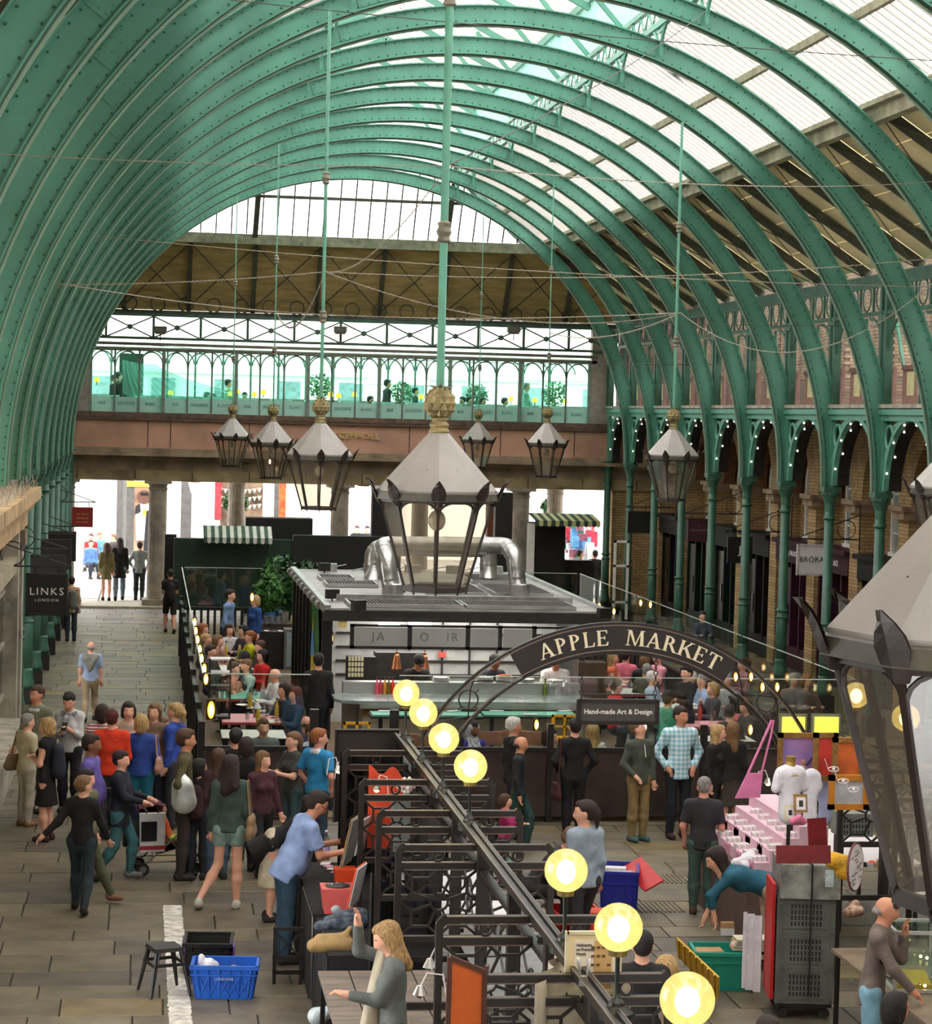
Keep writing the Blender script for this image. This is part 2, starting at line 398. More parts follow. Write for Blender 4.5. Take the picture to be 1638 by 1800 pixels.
for k in range(13):
 for j in range(4):
  y=Y0-BAY*k-j*BAY/4;gd.box(XR-.02,XR+.02,y-.02,y+.02,7.7,8.24)
  gd.ring((XR,y-BAY/8,7.97),.24,.018,12,'X',4)
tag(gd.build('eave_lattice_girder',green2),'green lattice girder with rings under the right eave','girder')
gl=MB()
for z in(7.9,8.12):gl.box(XL-.06,XL+.06,Y0-BAY*16,Y0,z,z+.07)
for k in range(8):
 gl.box(XL-.1,XL+.05,Y0-BAY*k-.15,Y0-BAY*k+.15,4.43,8.1)
tag(gl.build('left_eave_girder',green2),'green girder and posts behind the left ribs','girder')
pp=MB();pp.box(0,.06,-1.3,1.3,5.93,6.72);ins=MB()
for j in range(4):ins.box(-.012,.0,-1.15+j*.6,-1.15+j*.6+.38,6.18,6.6)
fr=MB()
for z in(5.98,6.68):fr.box(-.03,.0,-1.3,1.3,z-.04,z+.04)
ppm,inm,frm=pp.mesh('panel',mat('maroon_panel',rgb(150,112,104),.6,var=.08)),ins.mesh('inset',mat('cream_inset',rgb(206,198,150),.6,var=.05)),fr.mesh('rail',mat('maroon_rail',rgb(128,92,88),.6,var=.08))
for k in range(0,12):
 t=thing('parapet_panel','dusty pink parapet panel with cream insets, %s bay from the far end'%ORD[k],'parapet',(XR+.25,Y0-BAY*(k+.5),0),group='pink parapet panels over the right arcade')
 link('panel',ppm,t);link('inset',inm,t);link('rail',frm,t)
XW=14.6
wr=thing('wall_right','yellow brick arcade wall with shopfronts behind the right columns',None,kind='structure')
del wr['label']
MB().box(XW+.55,XW+.7,14,66,0,6).build('wall_face',brickY,wr)
MB().box(XW-1.6,XW+2.5,14,66,5.95,6.02).build('walkway_slab',stoneg,wr)
capst=MB();capst.box(XW-.18,XW+.6,-.42,.42,3.98,4.08);capst.box(XW-.12,XW+.6,-.36,.36,3.82,3.98)
capst=capst.mesh('pier_cap',mat('pier_cap_stone',rgb(150,126,100),.8,var=.2))
pil=MB();pil.box(XW,XW+.56,-.3,.3,0,3.84);pilm=pil.mesh('brick_pier',brickX)
pil2=MB();pil2.box(XW+.02,XW+.56,-.3,.3,4.06,6)
spn=MB();aa=[PI*i/20 for i in range(21)]
spn.band([(XW+.02,1.2*math.cos(a),4.06+1.35*math.sin(a))for a in aa],[(XW+.02,1.55*max(-1,min(1,1.4*math.cos(a))),6.0 if math.sin(a)>.25 else 4.06+7.7*math.sin(a))for a in aa],(.5,0,0))
spm=spn.mesh('arch_brickwork',brickY)
arc=MB();arc.band([(XW+.2,.98*math.cos(a),4.06+1.12*math.sin(a))for a in aa],[(XW+.2,1.22*math.cos(a),4.06+1.37*math.sin(a))for a in aa],(.3,0,0))
arm=arc.mesh('arch_ring',mat('arch_ring_brick',rgb(118,84,58),.85,var=.2,scale=5))
shopc=[('black',rgb(28,25,25)),('dark green',rgb(22,34,28)),('dark green',rgb(22,34,28)),('black',rgb(30,27,27)),('maroon',rgb(58,24,38)),('maroon',rgb(58,24,38)),('black',rgb(30,28,30)),('black',rgb(30,28,30)),('grey',rgb(60,58,56)),('black',rgb(34,30,30)),('black',rgb(34,30,30)),('black',rgb(34,30,30))]
for k in range(0,12):
 yc=Y0-BAY*(k+.5)
 link('brick_pier',pilm,wr,(0,Y0-BAY*k,0));link('pier_cap',capst,wr,(0,Y0-BAY*k,0))
 link('arch_brickwork',spm,wr,(0,yc,0));link('arch_ring',arm,wr,(0,yc,0))
 wn=thing('window_%d'%(k+1),None,None,(0,yc,0),kind='structure')
 f=MB();a2=[PI*i/14 for i in range(15)];hw=.5;wz=4.25
 I2=[(XW+.46,hw*math.cos(a),wz+hw*math.sin(a))for a in a2];O2=[(XW+.46,(hw+.09)*math.cos(a),wz+(hw+.09)*math.sin(a))for a in a2]
 f.band(I2,O2,(.09,0,0))
 for s in(-1,1):f.box(XW+.46,XW+.55,min(s*hw,s*(hw+.09)),max(s*hw,s*(hw+.09)),3.05,wz)
 f.box(XW+.42,XW+.55,-hw-.12,hw+.12,2.98,3.06);f.box(XW+.48,XW+.53,-.02,.02,3.05,wz+hw)
 for z in(3.45,3.85,4.25):f.box(XW+.48,XW+.53,-hw,hw,z-.015,z+.015)
 f.build('frame',white,wn)
 g=MB();g.poly([(XW+.51,-hw,3.06),(XW+.51,hw,3.06)]+[(XW+.51,hw*math.cos(a),wz+hw*math.sin(a))for a in a2],(.01,0,0));g.build('pane',mat('window_pane_pale',rgb(150,160,150),.15,var=.2,scale=1),wn)
 nm,c=shopc[k]
 sm_=mat('shop_paint_%s'%nm.replace(' ','_'),c,.6,var=.1,spec=.15)
 s=thing('shopfront','%s shopfront under the %s brick arch from the far end'%(nm,ORD[k]),'shopfront',(0,yc,0),group='shopfronts along the right wall')
 b=MB();b.box(XW-.02,XW+.5,-1.24,1.24,2.45,2.9);b.box(XW-.12,XW+.5,-1.27,1.27,2.88,2.98);b.build('fascia',sm_,s)
 b=MB();b.box(XW+.12,XW+.5,-1.24,1.24,0,.5);b.box(XW+.12,XW+.5,.35,.45,.5,2.45)
 for y in(-1.2,-.4,1.2):b.box(XW+.1,XW+.3,y-.05,y+.05,.4,2.45)
 b.build('frame',sm_,s)
 MB().box(XW+.28,XW+.3,-1.2,1.2,.5,2.45).build('pane',mat('shop_window_dark',rgb(24,22,22),.12,var=.3,scale=.7),s)
 b=MB();b.box(XW+.14,XW+.2,.48,1.14,.05,2.3);d=b.build('door',mat('shop_door_%s'%nm.replace(' ','_'),tuple(v*.8 for v in c),.3,var=0),s)
 MB().box(XW+.1,XW+.14,.55,.58,1.0,1.45).build('handle',mat('chrome',rgb(220,220,215),.2,1,var=0),d)
 if k==7 or k==9:
  b=MB()
  for j in range(8):b.box(XW+.06,XW+.1,-1.15+j*.2,-1.15+j*.2+.06,1.95,2.42)
  b.box(XW+.06,XW+.12,-.9,-.8,.3,1.9);b.box(XW+.06,XW+.12,-.2,-.12,.3,1.9)
  b.build('gold_bars',mat('gold_paint',rgb(206,160,70),.4,.2,var=.1),s)
lay=mat('sign_lettering',rgb(225,220,220),.6,var=0)
for k,body,sz in((4,'TEA PALACE',.17),(5,'TEA PALACE',.17),(6,'JOY',.3),(7,'JOY',.3)):
 sfo=[o for o in C.objects if o.name.startswith('shopfront')and abs(o.location.y-(Y0-BAY*(k+.5)))<.01][0]
 text('lettering',body,lay,sfo,(XW-.03,-.1,2.67),sz,(R(90),0,R(-90)),.005)
wu=thing('wall_right_upper',None,None,kind='structure')
MB().box(15.9,16.1,14,66,8.2,9.9).build('lintel',brickD,wu);MB().box(13.5,16.1,65.2,65.5,5.95,9.9).build('end_wall',brickDX,wu)
for k in range(0,12):
 yc=Y0-BAY*(k+.5)
 b=MB();yy0,yy1=(yc-.75,yc+.95)if k>3 else(yc-1.5,yc+1.5)
 b.box(15.5,16.1,yy0+.012,yy1,6.0,8.3);core=b.build('pier_core',brickD,wu)
 br=MB();z=6.7;row=0
 while z<8.25:
  x=15.49+(.11 if row%2 else 0)
  while x<16.09:
   e=min(x+.215,16.1);br.box(x,e,yy0-random.uniform(.002,.012),yy0+.02,z,z+.066);x+=.225
  y=yy0+(.11 if row%2 else 0)
  while y<yy1-.05:
   br.box(15.5-random.uniform(.002,.012),15.52,y,min(y+.215,yy1),z,z+.066);y+=.225
  z+=.076;row+=1
 br.build('brick',mat('brick_loose_brown',rgb(116,98,78),.9,var=.25,scale=4),wu,kind='stuff')
 b=MB();b.beam((15.6,yc-1.4,6.9),(15.6,yc-.8,7.9),.06,.08);b.build('brace',green2,wu)
wl=thing('wall_left',None,None,kind='structure')
MB().box(-3.9,-3.6,40,66,0,8.4).build('wall_face',brickY,wl)
MB().box(-3.9,-3.6,10,40,5.8,8.4).build('wall_face',brickY,wl)
for k in range(0,16):
 y=Y0-BAY*k;b=MB();b.box(-3.62,-2.75,y-1.0,y-.55,4.4,8.3);b.build('brick_pier',brickX,wl)
for k in range(6):
 y=Y0-BAY*k
 b=MB();b.box(-3.62,-3.3,y-2.9,y-.3,.1,2.9);b.build('shopfront_panel',mat('left_shopfront',rgb(34,36,32),.4,var=.2),wl)
wf=thing('wall_left_front',None,None,kind='structure')
pedge=G(56,1275);YP=38.6
sp_=mat('pale_stone',rgb(168,158,132),.8,var=.12,scale=1.5,bump=.2)
MB().box(-3.6,-2.35,20,YP,0,4.0).build('building_face',sp_,wf)
b=MB();b.box(-2.35,-2.08,YP-1.1,YP-.75,0,3.75);b.build('pilaster_shaft',stoneg,wf)
b=MB();b.box(-2.35,-2.05,YP-.5,YP,0,3.75);b.build('pilaster_shaft',stoneg,wf)
b=MB();b.box(-2.42,-2.0,YP-.7,YP+.02,3.3,3.55);b.build('pilaster_capital',stone,wf)
b=MB();b.box(-3.6,-2.0,20,YP+.1,3.62,3.92);b.box(-3.6,-1.9,20,YP+.2,3.92,4.05);b.box(-3.6,-1.8,20,YP+.3,4.05,4.25);b.build('cornice',mat('cornice_stone',rgb(190,160,118),.8,var=.2,scale=2,bump=.3),wf)
b=MB();b.box(-2.3,-2.1,22,YP-1.1,2.9,3.15);b.build('fascia_moulding',sp_,wf)
ed=MB()
for j in range(260):
 y=random.uniform(27,YP+.1);x=random.uniform(-2.6,-1.84);a=random.uniform(0,PI);z=4.26
 ed.tube([(x,y,z),(x+.05*math.cos(a),y+.05*math.sin(a),z+random.uniform(.08,.2))],.008,3)
ed.build('bird_spikes',mat('bird_spikes',rgb(170,160,145),.6,var=.2),wf,kind='stuff')
b=MB();b.box(-2.36,-2.3,YP-4.6,YP-1.2,.9,2.6);b.build('shop_window',mat('shop_window_dark',rgb(24,22,22),.12),wf)
for z in(.9,1.75,2.6):MB().box(-2.31,-2.27,YP-4.6,YP-1.2,z-.03,z+.03).build('window_bar',stoneg,wf)
b=MB();b.box(-2.5,-1.95,22,G(30,1330).y-.5,0,.55);b.box(-2.5,-1.9,22,G(30,1330).y-.45,.55,.68);b.build('stone_ledge',stoneg,wf)
b=MB();b.box(-3.5,-2.6,YP-4.5,YP-.1,4.05,4.7);b.build('white_panel',white,wf)
b=MB();b.box(-3.55,-2.55,YP-1.2,YP-.6,4.2,8.4);b.box(-3.55,-2.55,YP-4.4,YP-3.7,4.2,8.4);b.build('yellow_pier',brickX,wf)
b=MB();b.box(-3.6,-2.5,YP-4.4,YP-.6,4.72,4.95);b.build('sill',stone,wf)
ce=thing('ceiling',None,None,kind='structure')
ROOF=[(8.1,12.18),(10.8,10.43),(13.75,8.52)]
def rz(x):
 x=x if x>XC else 2*XC-x
 if x<10.8:return 12.18+(x-8.1)*(10.43-12.18)/2.7
 return 10.43+(x-10.8)*(8.52-10.43)/2.95
YE,YS=62.9,14.9
pw=BAY/11;Lg=math.hypot(2.7,1.75);ang=math.atan2(1.75,2.7)
pane=MB();pane.box(-Lg/2,Lg/2,-pw/2+.004,pw/2-.004,0,.012);pane=pane.mesh('glass_pane',roofglass)
bar=MB();bar.box(-Lg/2,Lg/2,-.016,.016,-.04,.02);bar=bar.mesh('glazing_bar',mat('glazing_bar',rgb(186,180,172),.5,var=.03))
restp,restb=MB(),MB()
for k in range(0,16):
 for j in range(11):
  y=Y0-.5*BAY-BAY*k-(j-.5)*pw
  if y>YE:continue
  for sgn,xc,in((1,9.45),(-1,2*XC-9.45)):
   if sgn>0 and y>27.5:
    link('glass_pane',pane,ce,(xc,y,(12.18+10.43)/2+.06),rot=(0,ang,0))
    if j%1==0:link('glazing_bar',bar,ce,(xc,y+pw/2,(12.18+10.43)/2+.06),rot=(0,ang,0))
   else:
    z0,z1=12.24,10.49;x0,x1=(8.1,10.8)if sgn>0 else(2*XC-8.1,2*XC-10.8)
    restp.poly([(x0,y-pw/2,z0),(x1,y-pw/2,z1),(x1,y+pw/2,z1),(x0,y+pw/2,z0)],(0,0,.01))
    restb.beam((x0,y+pw/2,z0-.03),(x1,y+pw/2,z1-.03),.045,.09)
restp.build('glass_panes',roofglass,ce,kind='stuff');restb.build('glazing_bars',MATS['glazing_bar'],ce,kind='stuff')
for sgn in(1,-1):
 X=lambda x:x if sgn>0 else 2*XC-x
 for k in range(0,16):
  y1,y0=Y0-BAY*k+(.5 if k==0 else 0)-.02,Y0-BAY*(k+1)+.02
  for q in range(4):
   xa,xb=10.85+q*.73,10.85+(q+1)*.73-.012
   b=MB();b.poly([(X(xa),y0,rz(xa)+.14),(X(xb),y0,rz(xb)+.14),(X(xb),y0,rz(xb)+.165),(X(xa),y0,rz(xa)+.165)],(0,y1-y0,0));b.build('roof_board',cream,ce)
  for yy in(Y0-BAY*k,Y0-BAY*(k+.5)):
   b=MB();b.beam((X(10.85),yy,rz(10.85)+.02),(X(13.75),yy,rz(13.75)+.02),.075,.16);b.build('rafter',timber,ce)
  b=MB();b.cyl((X(10.9),Y0-BAY*k,rz(10.9)-.1),(X(13.6),Y0-BAY*(k+1),rz(13.6)-.1),.012,n=4);b.cyl((X(10.9),Y0-BAY*(k+1),rz(10.9)-.1),(X(13.6),Y0-BAY*k,rz(13.6)-.1),.012,n=4);b.build('tie_rod',timber,ce)
 b=MB();b.box(min(X(10.72),X(10.9)),max(X(10.72),X(10.9)),YS,63.3,10.2,10.5);b.build('purlin',sillm,ce)
 b=MB();b.box(min(X(10.6),X(10.72)),max(X(10.6),X(10.72)),YS,63.3,10.42,10.5);b.build('glazing_sill',sillm,ce)
 b=MB();b.box(min(X(13.6),X(13.85)),max(X(13.6),X(13.85)),YS,65,8.3,8.5);b.build('eave_beam',green2,ce)
 b=MB();b.box(min(X(9.42),X(9.5)),max(X(9.42),X(9.5)),YS,62.6,rz(9.46)-.14,rz(9.46)-.02);b.build('mid_purlin',sillm,ce)
 b=MB();b.box(min(X(8.05),X(8.15)),max(X(8.05),X(8.15)),YS,62.2,12.02,12.12);b.box(min(X(8.05),X(8.15)),max(X(8.05),X(8.15)),YS,62.2,12.42,12.5)
 for i in range(int(47/.62)):
  y=YS+i*.62;b.beam((X(8.1),y,12.1),(X(8.1),y+.31,12.44),.03,.05);b.beam((X(8.1),y+.31,12.44),(X(8.1),y+.62,12.1),.03,.05)
 b.build('monitor_truss',green,ce)
 b=MB()
 for k in range(1,16):
  y=Y0-BAY*k
  for s in(-1,1):
   b.tube([(X(8.1),y+s*(.08+.75*(1-math.cos(t))),11.55+.55*math.sin(t))for t in[PI/2*i/6 for i in range(7)]],.035,5)
   b.beam((X(8.1),y,11.95),(X(8.1),y+s*.5,12.04),.03,.06)
 b.build('monitor_brackets',green,ce)
 b=MB()
 for i in range(int(47/.26)):
  y=YS+i*.26;b.box(min(X(8.1),X(8.16)),max(X(8.1),X(8.16)),y-.03,y+.03,12.5,13.5)
 b.build('monitor_mullions',mat('monitor_paint',rgb(150,200,188),.5,var=.05),ce,kind='stuff')
 b=MB();b.box(min(X(8.05),X(8.25)),max(X(8.05),X(8.25)),YS,62.2,13.5,13.65);b.build('monitor_head',green,ce)
 b=MB();b.poly([(X(8.3),YS,13.6),(XC,YS,14.9),(XC,YS,14.92),(X(8.3),YS,13.62)],(0,62.2-YS,0));b.build('monitor_glass',roofglass,ce)
 b=MB()
 for i in range(int(47/.5)):
  y=YS+i*.5;b.beam((X(8.3),y,13.56),(XC,y,14.86),.04,.07)
 b.build('monitor_bars',MATS['glazing_bar'],ce,kind='stuff')
 b=MB()
 for k in range(1,16):
  y=Y0-BAY*k;b.beam((X(8.1),y,13.4),(XC,y,14.7),.08,.12);b.beam((X(8.1),y,12.5),(X(6.8),y,13.9),.06,.08)
 b.build('monitor_rafters',green,ce)
for sgn in(1,-1):
 X=lambda x:x if sgn>0 else 2*XC-x
 b=MB();b.poly([(X(8.1),-6,12.24),(X(10.8),-6,10.49),(X(10.8),-6,10.51),(X(8.1),-6,12.26)],(0,YS+6,0));b.build('glass_sheet',roofglass,ce)
 b=MB();b.poly([(X(10.8),-6,10.55),(X(13.8),-6,8.6),(X(13.8),-6,8.63),(X(10.8),-6,10.58)],(0,YS+6,0));b.build('roof_board',cream,ce)
 b=MB();b.poly([(X(8.1),-6,12.3),(XC,-6,13.9),(XC,-6,13.93),(X(8.1),-6,12.33)],(0,YS+6,0));b.build('roof_board',cream,ce)
wb=thing('wall_back',None,None,kind='structure')
MB().box(-4,15.6,-6.3,-6,0,12.5).build('wall_face',brickDX,wb)
MB().box(-4,15.6,-6,2.5,3.7,3.95).build('terrace_floor',stoneg,wb)
MB().box(-4.2,-3.9,-6,14,0,8.5).build('wall_face',brickD,wb);MB().box(15.2,15.5,-6,14,0,8.6).build('wall_face',brickD,wb)
def hy(z):return 64.9-(z-8.4)*.8
hz=[8.4,10.43,12.18]
nm=26;hw=MB()
for i in range(nm):
 x0=2*XC-10.9+i*(10.9*2-2*XC)/nm;x1=x0+(10.9*2-2*XC)/nm
 b=MB();b.poly([(x0+.01,hy(10.5),10.5),(x1-.01,hy(10.5),10.5),(x1-.01,hy(12.4),12.4),(x0+.01,hy(12.4),12.4)],(0,.012,.01));b.build('glass_pane',roofglass,ce)
 b=MB();b.beam((x0,hy(10.5)-.02,10.5),(x0,hy(12.4)-.02,12.4),.035,.05);b.build('glazing_bar',MATS['dark_rafter'],ce)
b=MB();b.box(2*XC-11,11,hy(10.43)-.15,hy(10.43)+.05,10.2,10.48);b.build('purlin',mat('lichen_purlin',rgb(120,126,100),.7,var=.2),ce)
b=MB();b.box(2*XC-10.5,10.5,hy(11.45)-.09,hy(11.45),11.42,11.5);b.build('mid_purlin',timber,ce)
nb=9
for i in range(nb):
 x0=-2.6+i*16.2/nb;x1=x0+16.2/nb
 b=MB();b.poly([(x0+.01,hy(8.4)+.1,8.4),(x1-.01,hy(8.4)+.1,8.4),(x1-.01,hy(10.4)+.1,10.4),(x0+.01,hy(10.4)+.1,10.4)],(0,.02,.02));b.build('roof_board',mat('ochre_board',rgb(176,152,98),.8,var=.15,scale=1.5,stretch=(1,1,6)),ce)
 b=MB();b.beam((x0,hy(8.3),8.3),(x0+.0,hy(10.3),10.3),.12,.12);b.build('rafter',timber,ce)
 b=MB();b.cyl((x0,hy(8.5)-.05,8.5),(x1,hy(10.2)-.05,10.2),.02,n=4);b.cyl((x1,hy(8.5)-.05,8.5),(x0,hy(10.2)-.05,10.2),.02,n=4);b.build('tie_rod',timber,ce)
for xx in(XC-2.65,XC+2.65):
 b=MB();b.beam((xx-.05,hy(10.4)-.1,10.4),(xx,hy(12.4)-.1,12.4),.14,.14);b.build('hip_rafter',timber,ce)
b=MB();b.box(2*XC-8.2,8.2,62.2,62.25,12.3,14.9);b.build('monitor_gable',roofglass,ce)
b=MB();b.beam((11.2,64.2,9.9),(8.3,61.6,12.1),.14,.3);b.beam((2*XC-11.2,64.2,9.9),(2*XC-8.3,61.6,12.1),.14,.3);b.build('hip_beam',green,ce)
for sx in(1,-1):
 q=lambda x:XC+sx*(x-XC)
 b=MB();b.poly([(q(10.8),hy(10.43)+.1,10.55),(q(13.9),64.9,8.5),(q(13.9),61.4,8.5),(q(10.8),61.4,10.5)],(0,0,.02));b.build('roof_board',cream,ce)
b=MB();b.box(-2.6,13.7,64.7,64.9,8.28,8.38);b.box(-2.6,13.7,64.7,65.2,8.22,8.28)
b.build('end_eave_beam',timber,ce)
b=MB()
for i in range(21):b.ring((-2.2+i*.78,64.6,8.55),.2,.02,12,'Y',4)
b.build('eave_rings',timber,ce,kind='stuff')
# == FAR GALLERY BRIDGE ==
YB=64.7
wf2=thing('wall_far',None,None,kind='structure')
b=MB();b.box(-3.6,15.2,YB,YB+.3,4.5,5.28);b.build('parapet',pink,wf2)
b=MB();b.box(-3.6,15.2,YB-.1,YB+.3,5.28,5.36);b.box(-3.6,15.2,YB-.12,YB+.3,5.36,5.5);b.build('coping',mat('coping_brown',rgb(104,84,70),.8,var=.2),wf2)
for px in(260,300,438,720,880,1010):
 p=D(px,760,YB-.02);b=MB();b.box(p.x-.012,p.x+.012,YB-.015,YB+.02,4.52,5.28);b.build('panel_joint',mat('joint',rgb(84,58,50),.9,var=0),wf2)
b=MB();b.box(-3.6,15.2,YB-.28,YB+3.4,4.38,4.5);b.box(-3.6,15.2,YB-.4,YB+3.4,4.28,4.38);b.box(-3.6,15.2,YB-.16,YB+3.4,4.16,4.28);b.build('cornice',stone,wf2)
b=MB();b.box(-3.6,15.2,YB-.02,YB+.5,3.88,4.16);b.build('frieze',stone,wf2)
MB().box(-3.6,15.2,YB+.1,YB+.45,3.6,3.9).build('lintel_core',stoneg,wf2)
x=-3.6
while x<15:
 b=MB();b.box(x+.008,x+1.58,YB-.08,YB+.5,3.58,3.88);b.build('lintel_stone',mat('lintel_buff',rgb(150,132,98),.85,var=.2,scale=2,bump=.3),wf2);x+=1.6
b=MB();b.box(-3.6,15.2,YB+.5,YB+3.4,3.9,4.1);b.build('soffit',stoneg,wf2);MB().box(-3.6,15.2,YB+.3,YB+3.4,4.5,4.88).build('gallery_deck',stoneg,wf2)
gold=mat('gilt',rgb(206,184,110),.4,.1,var=.1)
p=D(618,765,YB-.05)
text('raised_lettering','ITECEPAOLL',gold,wf2,(p.x+.02,YB-.05,4.98),.26,(R(90),0,0),.02,space=1.1)
sc=MB();sc.lathe([(.29,0),(.27,.3),(.25,3.3),(.27,3.32),(.27,3.36),(.25,3.38),(.26,3.46),(.36,3.52)],n=18);sc.box(-.38,.38,-.38,.38,3.5,3.58)
sc=sc.mesh('shaft',mat('column_stone',rgb(150,140,124),.8,var=.2,scale=2.5,bump=.3));pl=MB().box(-.4,.4,-.4,.4,-.01,.22).mesh('plinth',MATS['column_stone'])
for i,(px,dy)in enumerate(((277,0),(597,0),(915,0),(415,3.2),(975,3.2),(738,3.2),(115,0),(1092,.1))):
 p=D(px,900,YB+.3+dy)
 t=thing('stone_column',['stone column at the head of the left walkway','stone column behind the dark green stall','stone column left of the striped market awning','banded stone column beside the round clipped bush','stone column on the terrace side of the right topiary','stone column behind the big hanging lantern','stone half column against the far left pier','stone half column against the far right pier'][i],'column',(p.x,p.y,0),group='stone columns carrying the far gallery')
 link('shaft',sc,t);link('plinth',pl,t)
b=MB();b.box(13.3,15.2,YB,YB+.6,0,3.6);b.build('end_pier',brickX,wf2);b=MB();b.box(-3.6,-2.6,YB,YB+.6,0,3.6);b.build('end_pier',brickDX,wf2)
b=MB();b.box(-2.2,13.1,YB-.5,YB+1.2,0,.06);b.build('threshold_step',mat('step_stone',rgb(176,170,150),.7,var=.15),wf2)
XG0,XG1=D(158,700,YB).x,D(1036,700,YB).x;ZG0,ZG1=5.5,7.22
NP=21;pwg=(XG1-XG0)/NP
wg=thing('window_gallery',None,None,kind='structure')
fr=MB();a2=[PI*i/10 for i in range(11)];hw=pwg/2-.025
fr.band([(hw*math.cos(a),-.03,ZG1-.46+.42*math.sin(a))for a in a2],[((hw+.035)*math.cos(a),-.03,ZG1-.46+.46*math.sin(a))for a in a2],(0,.05,0))
for s in(-1,1):fr.box(min(s*(hw-.0),s*(hw+.03)),max(s*hw,s*(hw+.03)),-.03,.02,ZG0,ZG1)
gf=mat('gallery_frame',rgb(120,134,120),.5,var=.1);frm_=fr.mesh('window_frame',gf)
gp=MB();gp.box(-pwg/2+.01,pwg/2-.01,.0,.008,ZG0+.42,ZG1);gp=gp.mesh('pane',teal)
fp=MB();fp.box(-pwg/2+.01,pwg/2-.01,.0,.008,ZG0,ZG0+.42);fp=fp.mesh('frosted_pane',frost)
tl=mat('etched_text',rgb(70,110,100),.7,var=0)
WORDS=['BAR','BRASSERIE','BLANC']
for i in range(NP):
 x=XG0+(i+.5)*pwg
 f=link('window_frame',frm_,wg,(x,YB+.1,0));link('pane',gp,wg,(x,YB+.12,0));link('frosted_pane',fp,wg,(x,YB+.12,0))
 text('etched_lettering',WORDS[i%3],tl,wg,(x,YB+.11,ZG0+.24),.13,ext=.002,sx=.8)
b=MB()
for i in range(0,NP+1,3):b.box(XG0+i*pwg-.05,XG0+i*pwg+.05,YB+.0,YB+.12,ZG0,ZG1)
b.build('main_mullions',gf,wg)
b=MB();b.box(XG0-.1,XG1+.2,YB,YB+.14,ZG1,ZG1+.09);b.box(XG0-.1,XG1+.2,YB-.05,YB+.14,ZG1+.16,ZG1+.24);b.build('head_rail',mat('head_rail',rgb(110,108,92),.6,var=.1),wg)
b=MB();b.box(XG1+.05,XG1+.6,YB,YB+.3,5.4,8.3);b.box(-3.6,XG0-.05,YB,YB+.3,5.4,8.3);b.build('gallery_end_wall',mat('end_wall_paint',rgb(150,140,128),.8,var=.1),wg)
b=MB();b.box(-3.6,15.2,YB+3.3,YB+3.4,4.88,6.0);b.build('back_parapet',MATS['end_wall_paint'],wg)
b=MB()
for i in range(18):
 x=XG0-.3+i*.82;b.box(x-.03,x+.03,YB+3.3,YB+3.36,5.5,7.3)
 b.ring((x+.41,YB+3.33,6.95),.37,.022,10,'Y',4,0,PI)
b.box(-3.6,15.2,YB+3.25,YB+3.4,7.3,7.42);b.build('back_mullions',gf,wg)
b=MB();b.poly([(-3.6,YB+.2,7.5),(15.2,YB+.2,7.5),(15.2,YB+3.5,7.42),(-3.6,YB+3.5,7.42)],(0,0,.02));b.build('gallery_glass_roof',glass_mat('gallery_roof_glass',(.8,.97,.93),.05,.1),wg)
tr=MB();zt0,zt1=7.55,8.2;xa,xb=-2.6,13.2;nx=12;dx=(xb-xa)/nx
tr.box(xa,xb,YB-.06,YB+.06,zt0,zt0+.07);tr.box(xa,xb,YB-.06,YB+.06,zt1,zt1+.09)
for i in range(nx):
 x=xa+i*dx;tr.beam((x,YB,zt0+.05),(x+dx,YB,zt1),.04,.06,(0,1,0));tr.beam((x,YB,zt1),(x+dx,YB,zt0+.05),.04,.06,(0,1,0));tr.box(x-.035,x+.035,YB-.05,YB+.05,zt0,zt1)
 tr.lathe([(.08,-.04),(.08,.04)],(x+dx/2,YB,(zt0+zt1)/2+.02),8,axis='Y')
tag(tr.build('braced_truss',mat('truss_paint',rgb(62,92,78),.5,var=.1)),'long X-braced green truss above the glazed gallery','truss')
for px,nmx in((282,'leftmost'),(598,'middle'),(903,'rightmost')):
 p=D(px,580,YB-.35);t=thing('speaker_box','small grey floodlight box, %s of three on the braced truss'%nmx,'floodlight',(p.x,p.y,0),group='floodlight boxes on the truss')
 b=MB();b.frus((0,0,p.z-.12),(.26,.2),(.36,.24),.08);b.box(-.18,.18,-.12,.12,p.z-.04,p.z+.1);b.build('housing',mat('floodlight_grey',rgb(96,94,82),.6),t)
 b=MB();b.box(-.02,.02,.1,.3,p.z-.02,p.z+.02);b.cyl((0,0,p.z-.1),(0,0,p.z-.3),.015,n=5);b.build('bracket',blackp,t)
lampm=glow_mat('table_lamp_glow',rgb(255,190,40),1.6)
for i,(px,py)in enumerate(((300,691),(405,693),(418,689),(447,694),(463,690),(581,694),(595,696),(623,694),(740,698),(898,702),(940,704),(994,706),(170,668))):
 p=D(px,py,YB+.7);t=thing('table_lamp','small glowing yellow table lamp in the gallery window, %s from left'%ORD[[12,0,1,2,3,4,5,6,7,8,9,10,11].index(i)if i<13 else 0],'lamp',(p.x,p.y,p.z-.12),group='table lamps in the glazed gallery')
 b=MB();b.lathe([(.085,.07),(.055,.2)],n=10);b.build('lamp_shade',lampm,t);b=MB();b.lathe([(.05,-.02),(.012,0),(.012,.1)],n=8);b.build('base',blackp,t)
b=MB()
for i in range(14):
 x=XG0+.5+i*.98;b.box(x-.3,x+.3,YB+.5,YB+1.1,5.93,5.97);b.box(x-.03,x+.03,YB+.78,YB+.82,4.88,5.93)
tag(b.build('gallery_tables',mat('table_white',rgb(220,222,216),.5,var=0)),'row of pale tables just inside the gallery glass','table',kind='stuff')
